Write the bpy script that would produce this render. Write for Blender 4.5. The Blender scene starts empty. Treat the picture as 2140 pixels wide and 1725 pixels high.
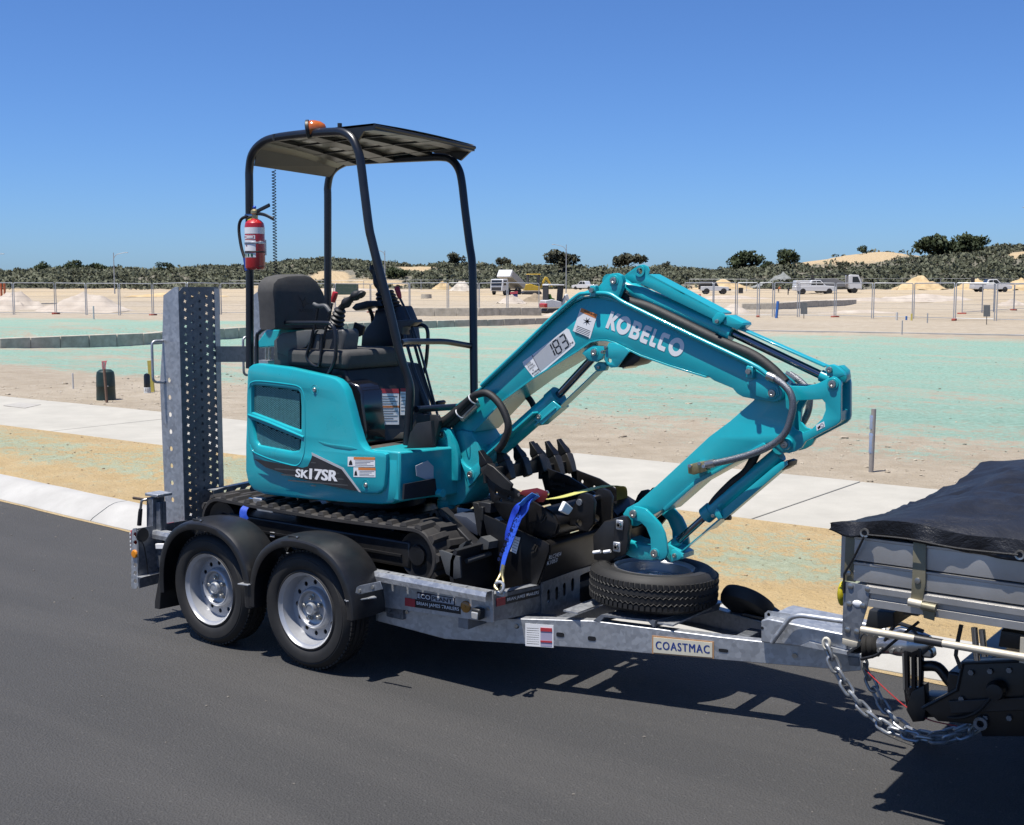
import bpy, bmesh, math, random
import numpy as np
from mathutils import Vector, Matrix, noise as mnoise
RND = random.Random(7)
S = bpy.context.scene
COL = S.collection
rad = math.radians
# ------------------------------------------------------------------ camera
IW, IH = 2140.0, 1725.0
F_PX, HORIZON, YAW, CAM_H = 2573.0, 595.0, 36.3, 1.93
PITCH = math.atan((HORIZON - IH / 2) / F_PX)
_a = rad(YAW)
FW = Vector((-math.sin(_a) * math.cos(PITCH), math.cos(_a) * math.cos(PITCH), math.sin(PITCH)))
RT = Vector((math.cos(_a), math.sin(_a), 0))
UP = RT.cross(FW)
def ray(x, y): return FW + RT * ((x - IW / 2) / F_PX) + UP * ((IH / 2 - y) / F_PX)
_d = ray(638, 1401)
CAM = -_d * (CAM_H / -_d.z)          # the near front wheel touches the road at the origin
def PX(x, y, X=0.0): d = ray(x, y); return CAM + d * ((X - CAM.x) / d.x)
def PY(x, y, Y=0.0): d = ray(x, y); return CAM + d * ((Y - CAM.y) / d.y)
def PZ(x, y, Z=0.0): d = ray(x, y); return CAM + d * ((Z - CAM.z) / d.z)
def PD(x, y, D): return CAM + ray(x, y) * D       # at depth D along the optical axis
FH = Vector((-math.sin(_a), math.cos(_a), 0))
cam_data = bpy.data.cameras.new('camera')
cam_data.sensor_width = 36.0
cam_data.lens = F_PX / IW * 36.0
cam_data.clip_start = 0.05
cam_data.clip_end = 6000
cam = bpy.data.objects.new('camera', cam_data)
COL.objects.link(cam)
cam.matrix_world = Matrix(((RT.x, UP.x, -FW.x, CAM.x), (RT.y, UP.y, -FW.y, CAM.y), (RT.z, UP.z, -FW.z, CAM.z), (0, 0, 0, 1)))
S.camera = cam
# ------------------------------------------------------------------ sky and sun
SUN_TRAVEL = Vector((0.09, 0.29, -1.0)).normalized()
world = bpy.data.worlds.new('World'); S.world = world; world.use_nodes = True
wn = world.node_tree.nodes; wl = world.node_tree.links
for n in list(wn): wn.remove(n)
sky = wn.new('ShaderNodeTexSky'); sky.sky_type = 'NISHITA'; sky.sun_disc = False
sky.sun_elevation = math.asin(-SUN_TRAVEL.z)
sky.sun_rotation = math.atan2(-SUN_TRAVEL.x, -SUN_TRAVEL.y)
sky.air_density = 0.8; sky.dust_density = 0.5; sky.ozone_density = 6.0; sky.altitude = 30
bg = wn.new('ShaderNodeBackground'); bg.inputs['Strength'].default_value = 0.092
wo = wn.new('ShaderNodeOutputWorld')
tint = wn.new('ShaderNodeMix'); tint.data_type = 'RGBA'; tint.blend_type = 'MULTIPLY'
tint.inputs['Factor'].default_value = 1.0; tint.inputs[7].default_value = (.52, .71, .98, 1)      # a deep summer blue over the whole dome
wl.new(sky.outputs[0], tint.inputs[6]); wl.new(tint.outputs[2], bg.inputs[0]); wl.new(bg.outputs[0], wo.inputs[0])
sl = bpy.data.lights.new('sun', 'SUN'); sl.energy = 5.0; sl.angle = rad(0.53); sl.color = (1.0, 0.955, 0.89)
so = bpy.data.objects.new('sun', sl); COL.objects.link(so)
so.rotation_euler = SUN_TRAVEL.to_track_quat('-Z', 'Y').to_euler()
so.location = (0, -10, 30)
S.view_settings.view_transform = 'Standard'
S.view_settings.look = 'None'
S.view_settings.exposure = 0.62
S.view_settings.gamma = 1.0
# ------------------------------------------------------------------ materials
def lin(h):
    h = h.lstrip('#'); v = [int(h[i:i + 2], 16) / 255 for i in (0, 2, 4)]
    return tuple(c / 12.92 if c <= .04045 else ((c + .055) / 1.055) ** 2.4 for c in v)
MATS = {}
def newmat(name):
    m = bpy.data.materials.new(name); m.use_nodes = True
    nt = m.node_tree; b = nt.nodes['Principled BSDF']
    return m, nt, nt.nodes, nt.links, b
ALB = .75                       # the photograph is exposed for bright sand: real base colours, lifted by the exposure
def mix(nt, fac, a, b, kind='MIX'):
    n = nt.nodes.new('ShaderNodeMix'); n.data_type = 'RGBA'; n.blend_type = kind
    for sock, v in ((n.inputs['Factor'], fac), (n.inputs[6], a), (n.inputs[7], b)):
        if hasattr(v, 'links') or hasattr(v, 'is_output'): nt.links.new(v, sock)
        elif isinstance(v, (int, float)): sock.default_value = v
        else: sock.default_value = (*(c_ * ALB for c_ in v[:3]), 1)
    return n.outputs[2]
def noise(nt, scale, detail=4, rough=.55, coord=None, dist=0):
    n = nt.nodes.new('ShaderNodeTexNoise'); n.inputs['Scale'].default_value = scale
    n.inputs['Detail'].default_value = detail; n.inputs['Roughness'].default_value = rough
    n.inputs['Distortion'].default_value = dist
    if coord is not None: nt.links.new(coord, n.inputs['Vector'])
    return n
def ramp(nt, val, stops):
    r = nt.nodes.new('ShaderNodeValToRGB'); nt.links.new(val, r.inputs[0])
    e = r.color_ramp.elements
    while len(e) < len(stops): e.new(.5)
    for k, (p, c) in enumerate(stops):
        e[k].position = p; e[k].color = (c, c, c, 1) if isinstance(c, (int, float)) else (*c, 1)
    return r.outputs[0]
def math_n(nt, op, a, b=None):
    n = nt.nodes.new('ShaderNodeMath'); n.operation = op
    for k, v in enumerate((a, b)):
        if v is None: continue
        if isinstance(v, (int, float)): n.inputs[k].default_value = v
        else: nt.links.new(v, n.inputs[k])
    return n.outputs[0]
def wpos(nt): return nt.nodes.new('ShaderNodeNewGeometry').outputs['Position']
def bump(nt, b, h, strength, dist=.01):
    n = nt.nodes.new('ShaderNodeBump'); n.inputs['Strength'].default_value = strength
    n.inputs['Distance'].default_value = dist; nt.links.new(h, n.inputs['Height'])
    nt.links.new(n.outputs[0], b.inputs['Normal'])
def M(name, col, rough=.5, metal=0.0, var=.12, scale=9, bmp=0.0, bscale=80, coat=0.0, col2=None, spec=.5, rvar=.08, dirt=0.0, dirtcol=(.35, .28, .2)):
    """one procedural material: colour with blotches, uneven gloss, fine relief, a little dust"""
    if isinstance(col, str): col = lin(col)
    if isinstance(col2, str): col2 = lin(col2)
    m, nt, N, L, b = newmat(name)
    P = wpos(nt)
    n1 = noise(nt, scale, 5, .6, P)
    f = ramp(nt, n1.outputs['Fac'], ((.3, 0), (.7, 1)))
    lo = tuple(c * (1 - var) for c in col); hi = col2 or tuple(min(1, c * (1 + var)) for c in col)
    c = mix(nt, f, lo, hi)
    if dirt:
        n2 = noise(nt, 3.1, 8, .7, P)
        c = mix(nt, math_n(nt, 'MULTIPLY', ramp(nt, n2.outputs['Fac'], ((.45, 0), (.75, 1))), dirt), c, dirtcol)
    L.new(c, b.inputs['Base Color'])
    r = nt.nodes.new('ShaderNodeMapRange'); L.new(n1.outputs['Fac'], r.inputs[0])
    r.inputs[3].default_value = max(.02, rough - rvar); r.inputs[4].default_value = min(1, rough + rvar)
    L.new(r.outputs[0], b.inputs['Roughness'])
    b.inputs['Metallic'].default_value = metal
    b.inputs['Specular IOR Level'].default_value = spec
    if coat:
        b.inputs['Coat Weight'].default_value = coat; b.inputs['Coat Roughness'].default_value = .08
    if bmp:
        n3 = noise(nt, bscale, 3, .6, P); bump(nt, b, n3.outputs['Fac'], bmp, .004)
    MATS[name] = m
    return m
teal = M('teal_paint', (.012, .43, .50), .30, var=.06, scale=5, coat=.3, bmp=.03, bscale=30, dirt=.10, dirtcol=(.20, .36, .36))
teal_dark = M('teal_cast_paint', (.012, .40, .46), .36, var=.08, scale=14, coat=.2, bmp=.08, bscale=60, dirt=.1)
black_steel = M('black_painted_steel', (.012, .0125, .014), .38, var=.3, scale=12, bmp=.05, bscale=90, dirt=.05)
black_tube = M('navy_black_tube_paint', (.012, .015, .022), .33, var=.2, scale=12, bmp=.04, bscale=120)
black_plastic = M('black_plastic', (.016, .017, .018), .5, var=.25, scale=20, bmp=.06, bscale=260)
guard_plastic = M('mudguard_plastic', (.014, .0145, .016), .36, var=.2, scale=14, bmp=.08, bscale=300, dirt=.05)
dark_panel = M('charcoal_panel', (.022, .022, .024), .45, var=.2, scale=14, bmp=.05, bscale=200, dirt=.05)
grey_panel = M('grey_plastic_panel', (.075, .078, .08), .5, var=.12, scale=14, bmp=.06, bscale=240)
seat_cloth = M('grey_seat_cloth', (.07, .069, .067), .85, var=.15, scale=30, bmp=.25, bscale=500)
rubber = M('tyre_rubber', (.013, .0125, .012), .68, var=.25, scale=10, bmp=.12, bscale=160, dirt=.16, dirtcol=(.12, .1, .08))
track_rubber = M('track_rubber', (.028, .026, .025), .75, var=.25, scale=14, bmp=.15, bscale=160, dirt=.25, dirtcol=(.16, .13, .1))
hose_black = M('hose_black', (.011, .011, .012), .6, var=.3, scale=60, bmp=.3, bscale=400)
silver = M('silver_wheel_paint', (.54, .55, .57), .34, .4, var=.08, scale=12, dirt=.15, dirtcol=(.25, .22, .18))
chrome = M('chrome_rod', (.62, .63, .65), .1, 1.0, var=.05, rvar=.03)
dark_chrome = M('dark_chrome_rod', (.25, .25, .29), .14, 1.0, var=.06, rvar=.03)
zinc = M('zinc_bolt', (.5, .49, .46), .35, .9, var=.15, scale=40)
brass = M('gold_zinc', (.50, .42, .22), .4, .8, var=.2, scale=30)
white_decal = M('white_decal', (.95, .95, .95), .45, var=.03)
grey_decal = M('pale_grey_decal', (.5, .52, .55), .4, var=.05)
black_ink = M('black_ink', (.01, .01, .012), .5, var=.1)
orange_ink = M('orange_ink', (.75, .25, .06), .5, var=.05)
red_ink = M('red_ink', (.5, .04, .05), .5, var=.08)
blue_ink = M('navy_ink', (.02, .05, .25), .5, var=.05)
amber = M('amber_lens', (.8, .28, .01), .15, var=.15, scale=60, coat=.5)
red_paint = M('red_paint', (.5, .015, .02), .3, var=.06, coat=.3)
red_grip = M('red_grip', (.5, .02, .025), .4, var=.08)
blue_web = M('blue_strap_webbing', (.01, .07, .52), .6, var=.15, scale=60, bmp=.4, bscale=700)
aluminium = M('weathered_aluminium', (.56, .55, .53), .42, .7, var=.14, scale=5, bmp=.05, bscale=160, dirt=.28, dirtcol=(.30, .26, .20))
cream_alu = M('oxidised_bar', (.62, .56, .44), .5, .35, var=.12, scale=10, dirt=.2)
olive_steel = M('olive_painted_steel', (.26, .24, .16), .5, .4, var=.2, scale=9, dirt=.3)
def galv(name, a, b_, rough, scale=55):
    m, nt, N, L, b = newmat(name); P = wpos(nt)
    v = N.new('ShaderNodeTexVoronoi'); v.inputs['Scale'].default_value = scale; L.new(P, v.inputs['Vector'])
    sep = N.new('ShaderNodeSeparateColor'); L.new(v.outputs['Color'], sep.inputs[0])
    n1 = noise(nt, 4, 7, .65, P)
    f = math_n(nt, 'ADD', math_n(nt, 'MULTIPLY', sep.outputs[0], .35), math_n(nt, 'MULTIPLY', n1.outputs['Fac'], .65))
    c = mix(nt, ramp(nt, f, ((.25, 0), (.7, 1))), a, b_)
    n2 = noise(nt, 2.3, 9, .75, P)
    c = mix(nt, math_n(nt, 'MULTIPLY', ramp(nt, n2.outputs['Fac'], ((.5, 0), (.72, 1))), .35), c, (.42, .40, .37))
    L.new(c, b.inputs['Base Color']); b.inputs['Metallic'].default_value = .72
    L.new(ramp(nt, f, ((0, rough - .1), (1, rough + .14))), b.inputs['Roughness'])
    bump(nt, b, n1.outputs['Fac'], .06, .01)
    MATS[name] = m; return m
galv_m = galv('galvanised_steel', (.44, .46, .49), (.66, .68, .70), .44)
galv_shade = galv('shaded_galvanised_steel', (.15, .17, .20), (.27, .295, .33), .55)  # darker copy for the ramp deck, its shade put into the colour
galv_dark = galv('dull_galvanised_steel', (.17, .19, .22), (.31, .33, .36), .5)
# ------------------------------------------------------------------ mesh builder
class MB:
    def __init__(s): s.v = []; s.f = []
    def add(s, vs, fs):
        o = len(s.v); s.v += [tuple(v) for v in vs]; s.f += [tuple(i + o for i in f) for f in fs]; return s
    def box(s, lo, hi, rot=None, piv=None):
        x0, y0, z0 = lo; x1, y1, z1 = hi
        vs = [Vector(p) for p in ((x0, y0, z0), (x1, y0, z0), (x1, y1, z0), (x0, y1, z0), (x0, y0, z1), (x1, y0, z1), (x1, y1, z1), (x0, y1, z1))]
        if rot is not None:
            pv = Vector(piv) if piv is not None else (Vector(lo) + Vector(hi)) / 2
            vs = [rot @ (v - pv) + pv for v in vs]
        return s.add(vs, [(0, 3, 2, 1), (4, 5, 6, 7), (0, 1, 5, 4), (1, 2, 6, 5), (2, 3, 7, 6), (3, 0, 4, 7)])
    def beam(s, p0, p1, w, h, up=(0, 0, 1)):
        p0 = Vector(p0); p1 = Vector(p1); d = (p1 - p0).normalized(); u = Vector(up)
        r = d.cross(u).normalized(); u = r.cross(d)
        vs = []
        for p in (p0, p1):
            for a, b in ((-1, -1), (1, -1), (1, 1), (-1, 1)): vs.append(p + r * (a * w / 2) + u * (b * h / 2))
        return s.add(vs, [(3, 2, 1, 0), (4, 5, 6, 7), (0, 1, 5, 4), (1, 2, 6, 5), (2, 3, 7, 6), (3, 0, 4, 7)])
    def tube(s, pts, r, n=10, closed=False, caps=True, flat=1.0):
        pts = [Vector(p) for p in pts]; m = len(pts)
        rs = r if isinstance(r, (list, tuple)) else [r] * m
        vs = []; prev = None
        for i in range(m):
            a = pts[(i - 1) % m] if (closed or i > 0) else pts[i]
            b = pts[(i + 1) % m] if (closed or i < m - 1) else pts[i]
            d = (b - a).normalized()
            if prev is None:
                ref = Vector((0, 0, 1)) if abs(d.z) < .9 else Vector((1, 0, 0))
                u = d.cross(ref).normalized()
            else:
                u = prev - d * prev.dot(d)
                u = u.normalized() if u.length > 1e-6 else d.orthogonal().normalized()
            prev = u; w = d.cross(u)
            for k in range(n):
                t = 2 * math.pi * k / n
                vs.append(pts[i] + (u * math.cos(t) + w * math.sin(t) * flat) * rs[i])
        fs = []
        for i in range(m if closed else m - 1):
            j = (i + 1) % m
            for k in range(n):
                l = (k + 1) % n
                fs.append((i * n + k, i * n + l, j * n + l, j * n + k))
        if caps and not closed:
            fs.append(tuple(range(n - 1, -1, -1))); fs.append(tuple((m - 1) * n + k for k in range(n)))
        return s.add(vs, fs)
    def cyl(s, p0, p1, r, n=20, r2=None):
        return s.tube([p0, p1], [r, r if r2 is None else r2], n)
    def lathe(s, prof, c, axis, n=48, cap=True):
        """prof: (radius, offset along axis)"""
        c = Vector(c); ax = Vector(axis).normalized(); u = ax.orthogonal().normalized(); w = ax.cross(u); vs = []; fs = []
        m = len(prof)
        for rr, h in prof:
            for k in range(n):
                t = 2 * math.pi * k / n
                vs.append(c + ax * h + (u * math.cos(t) + w * math.sin(t)) * rr)
        for i in range(m - 1):
            for k in range(n):
                l = (k + 1) % n; fs.append((i * n + k, i * n + l, (i + 1) * n + l, (i + 1) * n + k))
        if cap:
            if prof[0][0] > 1e-5: fs.append(tuple(range(n - 1, -1, -1)))
            if prof[-1][0] > 1e-5: fs.append(tuple((m - 1) * n + k for k in range(n)))
        return s.add(vs, fs)
    def sphere(s, c, r, n=16, sx=1, sy=1, sz=1):
        c = Vector(c); vs = []; fs = []; m = n // 2
        for i in range(m + 1):
            p = math.pi * i / m
            for k in range(n):
                t = 2 * math.pi * k / n
                vs.append(c + Vector((r * sx * math.sin(p) * math.cos(t), r * sy * math.sin(p) * math.sin(t), r * sz * math.cos(p))))
        for i in range(m):
            for k in range(n):
                l = (k + 1) % n; fs.append((i * n + k, (i + 1) * n + k, (i + 1) * n + l, i * n + l))
        return s.add(vs, fs)
    def prism(s, poly, ext):
        """poly: convex-ish 3D outline, extruded by vector"""
        poly = [Vector(p) for p in poly]; e = Vector(ext); n = len(poly)
        vs = poly + [p + e for p in poly]
        fs = [tuple(range(n - 1, -1, -1)), tuple(range(n, 2 * n))] + [(i, (i + 1) % n, n + (i + 1) % n, n + i) for i in range(n)]
        return s.add(vs, fs)
    def loft(s, rings, cap=True):
        n = len(rings[0]); vs = [Vector(p) for r in rings for p in r]; fs = []
        for i in range(len(rings) - 1):
            for k in range(n):
                l = (k + 1) % n; fs.append((i * n + k, i * n + l, (i + 1) * n + l, (i + 1) * n + k))
        if cap: fs += [tuple(range(n - 1, -1, -1)), tuple((len(rings) - 1) * n + k for k in range(n))]
        return s.add(vs, fs)
    def sheet(s, rows):
        n = len(rows[0]); vs = [Vector(p) for r in rows for p in r]
        return s.add(vs, [(i * n + k, i * n + k + 1, (i + 1) * n + k + 1, (i + 1) * n + k) for i in range(len(rows) - 1) for k in range(n - 1)])
ORG = {}
def origin_of(p):
    while p is not None:
        if p.name in ORG: return ORG[p.name]
        p = p.parent
    return Vector((0, 0, 0))
def finish(me, smooth=True, ang=38, fixn=True):
    if fixn:
        bm = bmesh.new(); bm.from_mesh(me); bmesh.ops.remove_doubles(bm, verts=bm.verts, dist=1e-5)
        bmesh.ops.recalc_face_normals(bm, faces=bm.faces); bm.to_mesh(me); bm.free()
    if smooth:
        me.shade_smooth(); me.set_sharp_from_angle(angle=rad(ang))
def obj(name, mb, mat, parent=None, bevel=0.0, smooth=True, ang=38, seg=2, fixn=True, label=None):
    me = bpy.data.meshes.new(name)
    o = Vector((0, 0, 0)) if parent is None else origin_of(parent)
    if isinstance(mb, bpy.types.Mesh):
        me = mb
        if o.length: me.transform(Matrix.Translation(-o))
    else:
        me.from_pydata([(v[0] - o.x, v[1] - o.y, v[2] - o.z) for v in mb.v], [], mb.f)
    finish(me, smooth, ang, fixn)
    me.materials.clear(); me.materials.append(mat)
    ob = bpy.data.objects.new(name, me); COL.objects.link(ob)
    if parent is not None: ob.parent = parent
    if bevel:
        b = ob.modifiers.new('bevel', 'BEVEL'); b.width = bevel; b.segments = seg; b.limit_method = 'ANGLE'; b.angle_limit = rad(40); b.harden_normals = False
    if label: ob['label'] = label
    return ob
def thing(name, label, cat, loc=(0, 0, 0), group=None, kind=None):
    o = bpy.data.objects.new(name, None); COL.objects.link(o); o.location = loc; o.empty_display_size = .1
    ORG[o.name] = Vector(loc); o['label'] = label; o['category'] = cat
    if group: o['group'] = group
    if kind: o['kind'] = kind
    return o
def tag(o, label=None, cat=None, group=None, kind=None):
    if label: o['label'] = label
    if cat: o['category'] = cat
    if group: o['group'] = group
    if kind: o['kind'] = kind
    return o
def copy_tree(o, parent=None):
    c = o.copy(); COL.objects.link(c); c.parent = parent
    for ch in list(o.children): copy_tree(ch, c)
    return c
def rehome(o):
    """move a one-mesh thing's origin to the middle of its foot"""
    me = o.data; vs = np.empty(len(me.vertices) * 3); me.vertices.foreach_get('co', vs); vs = vs.reshape(-1, 3)
    c = Vector(((vs[:, 0].min() + vs[:, 0].max()) / 2, (vs[:, 1].min() + vs[:, 1].max()) / 2, vs[:, 2].min()))
    me.transform(Matrix.Translation(-c)); o.location = c; return o
# flat plates cut from an outline with holes; text
def curve_mesh(outer, holes, O, U, V, th, bev=0.0, center=True):
    cu = bpy.data.curves.new('plate', 'CURVE'); cu.dimensions = '2D'; cu.fill_mode = 'BOTH'
    for pts in [outer] + list(holes):
        sp = cu.splines.new('POLY'); sp.points.add(len(pts) - 1); sp.use_cyclic_u = True
        for k, p in enumerate(pts): sp.points[k].co = (p[0], p[1], 0, 1)
    cu.extrude = max(th / 2 - bev, 1e-5)
    if bev: cu.bevel_depth = bev; cu.bevel_resolution = 1; cu.offset = -bev
    ob = bpy.data.objects.new('plate_tmp', cu)
    me = bpy.data.meshes.new_from_object(ob)
    bpy.data.objects.remove(ob); bpy.data.curves.remove(cu)
    U = Vector(U); V = Vector(V); Nn = U.cross(V).normalized(); O = Vector(O)
    if not center: O = O + Nn * (th / 2)
    me.transform(Matrix(((U.x, V.x, Nn.x, O.x), (U.y, V.y, Nn.y, O.y), (U.z, V.z, Nn.z, O.z), (0, 0, 0, 1))))
    return me
def plate_xz(pix, Y, th, holes=(), bev=0.0, inward=True):
    """outline in photo pixels on the plane y = Y; the plate goes back from there by th"""
    def c(ps): return [(p.x, p.z) for p in (PY(x, y, Y) for x, y in ps)]
    return curve_mesh(c(pix), [c(h) for h in holes], (0, Y + (th / 2 if inward else -th / 2), 0), (1, 0, 0), (0, 0, 1), th, bev)
def text_mesh(s, O, U, V, width, height, bold=0.0, th=.0008, shear=0.0, spacing=1.0, fat=0):
    cu = bpy.data.curves.new('text', 'FONT'); cu.body = s; cu.size = 1; cu.offset = bold; cu.extrude = 0; cu.shear = shear
    cu.space_character = spacing; cu.resolution_u = 3
    ob = bpy.data.objects.new('text_tmp', cu); me = bpy.data.meshes.new_from_object(ob)
    bpy.data.objects.remove(ob); bpy.data.curves.remove(cu)
    n = len(me.vertices); vs = np.empty(n * 3); me.vertices.foreach_get('co', vs); vs = vs.reshape(-1, 3)
    lo = vs.min(0); hi = vs.max(0)
    U = Vector(U).normalized(); V = Vector(V); V = (V - U * V.dot(U)).normalized() ; Nn = U.cross(V)
    sx = width / (hi[0] - lo[0]); sy = height / (hi[1] - lo[1]) if height else sx
    out = [Vector(O) + U * ((v[0] - lo[0]) * sx) + V * ((v[1] - lo[1]) * sy) for v in vs]
    for k, v in enumerate(me.vertices): v.co = out[k]
    if fat:                                                   # heavier face: the same glyphs laid side by side
        bm = bmesh.new()
        for k, d in enumerate((-fat, 0, fat)):
            m2 = me.copy(); m2.transform(Matrix.Translation(U * (d * width) + Nn * (.00015 * k))); bm.from_mesh(m2); bpy.data.meshes.remove(m2)
        bm.to_mesh(me); bm.free()
    return me
def bez(pts, n=8):
    """smooth curve through points (Catmull-Rom)"""
    P = [Vector(p) for p in pts]; P = [P[0] * 2 - P[1]] + P + [P[-1] * 2 - P[-2]]; out = []
    for i in range(1, len(P) - 2):
        for k in range(n):
            t = k / n; a, b, c, d = P[i - 1], P[i], P[i + 1], P[i + 2]
            out.append(.5 * ((2 * b) + (c - a) * t + (2 * a - 5 * b + 4 * c - d) * t * t + (3 * b - a - 3 * c + d) * t ** 3))
    out.append(P[-2]); return out
def fillet(pts, r, n=6):
    """polyline with rounded corners"""
    P = [Vector(p) for p in pts]; out = [P[0]]
    for i in range(1, len(P) - 1):
        a = (P[i - 1] - P[i]); b = (P[i + 1] - P[i]); rr = r[i - 1] if isinstance(r, (list, tuple)) else r
        d = min(rr, a.length * .49, b.length * .49); a.normalize(); b.normalize()
        p0 = P[i] + a * d; p1 = P[i] + b * d
        for k in range(n + 1):
            t = k / n; out.append(p0 * (1 - t) ** 2 + P[i] * (2 * t * (1 - t)) + p1 * t * t)
    out.append(P[-1]); return out
def circle2(cx, cy, r, n=16, ry=None, a0=0): return [(cx + r * math.cos(2 * math.pi * k / n + a0), cy + (ry or r) * math.sin(2 * math.pi * k / n + a0)) for k in range(n)]
# ================================================================== THE SETTING
def ln(p, q, t): return p + (q - p) * t
# kerb, verge, path lines from the photograph, laid on the ground they lie on
KB = [PZ(0, 1046, 0), PZ(290, 1116, 0), PZ(1950, 1424, 0)]           # kerb foot
dK = (KB[2] - KB[1]).normalized()
KB = [KB[0] + (KB[0] - KB[1]).normalized() * 60] + KB + [KB[2] + dK * 60]
fpn = [PZ(0, 889, .16), PZ(1765, 1111, .16)]
fpf = [PZ(0, 826, .17), PZ(1935, 1026, .17)]
dF = (fpn[1] - fpn[0]).normalized()
nF = Vector((-dF.y, dF.x, 0))
# path edges made parallel
w_path = ((fpf[0] - fpn[0]).dot(nF) + (fpf[1] - fpn[0]).dot(nF)) / 2
P0 = fpn[0]
def path_pt(s, w, z=None): p = P0 + dF * s + nF * w; return Vector((p.x, p.y, .16 if z is None else z))
def gmat(name, build):
    m, nt, N, L, b = newmat(name); build(m, nt, N, L, b); MATS[name] = m; return m
def b_asphalt(m, nt, N, L, b):
    P = wpos(nt)
    fine = noise(nt, 170, 3, .7, P); mid = noise(nt, 28, 4, .6, P); big = noise(nt, .55, 6, .6, P, .6); str_ = noise(nt, .9, 5, .6, None)
    mp = N.new('ShaderNodeMapping'); mp.inputs['Scale'].default_value = (.16, 1.6, 1); mp.inputs['Rotation'].default_value = (0, 0, .03); L.new(P, mp.inputs['Vector']); L.new(mp.outputs[0], str_.inputs['Vector'])
    v = N.new('ShaderNodeTexVoronoi'); v.inputs['Scale'].default_value = 95; L.new(P, v.inputs['Vector'])
    c = mix(nt, ramp(nt, fine.outputs['Fac'], ((.32, 0), (.7, 1))), (.022, .0216, .021), (.090, .0875, .084))
    c = mix(nt, ramp(nt, mid.outputs['Fac'], ((.35, 0), (.7, .45))), c, (.052, .051, .050))
    c = mix(nt, ramp(nt, big.outputs['Fac'], ((.42, 0), (.62, .35))), c, (.068, .066, .063))
    c = mix(nt, ramp(nt, str_.outputs['Fac'], ((.46, 0), (.7, .75))), c, (.084, .080, .075))
    sp = N.new('ShaderNodeSeparateColor'); L.new(v.outputs['Color'], sp.inputs[0])
    c = mix(nt, math_n(nt, 'MULTIPLY', ramp(nt, sp.outputs[0], ((.965, 0), (.985, 1))), .13), c, (.22, .21, .19))
    # dust blown in from the kerb
    L.new(c, b.inputs['Base Color']); b.inputs['Roughness'].default_value = .82
    bump(nt, b, math_n(nt, 'ADD', fine.outputs['Fac'], v.outputs['Distance']), .8, .008)
asphalt = gmat('asphalt', b_asphalt)
def b_concrete(base, hi):
    def f(m, nt, N, L, b):
        P = wpos(nt); a = noise(nt, 2.2, 8, .65, P); fine = noise(nt, 120, 3, .6, P); br = noise(nt, 1, 3, .5, None)
        mp = N.new('ShaderNodeMapping'); mp.inputs['Scale'].default_value = (8, 150, 20); mp.inputs['Rotation'].default_value = (0, 0, 1.5); L.new(P, mp.inputs['Vector']); L.new(mp.outputs[0], br.inputs['Vector'])
        c = mix(nt, ramp(nt, a.outputs['Fac'], ((.35, 0), (.7, 1))), base, hi)
        c = mix(nt, ramp(nt, fine.outputs['Fac'], ((.3, .22), (.6, 0))), c, tuple(x * .7 for x in base))
        L.new(c, b.inputs['Base Color']); b.inputs['Roughness'].default_value = .88
        bump(nt, b, math_n(nt, 'ADD', fine.outputs['Fac'], br.outputs['Fac']), .25, .004)
    return f
concrete = gmat('path_concrete', b_concrete((.43, .41, .355), (.52, .495, .43)))
kerb_conc = gmat('kerb_concrete', b_concrete((.43, .42, .395), (.54, .53, .50)))
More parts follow.
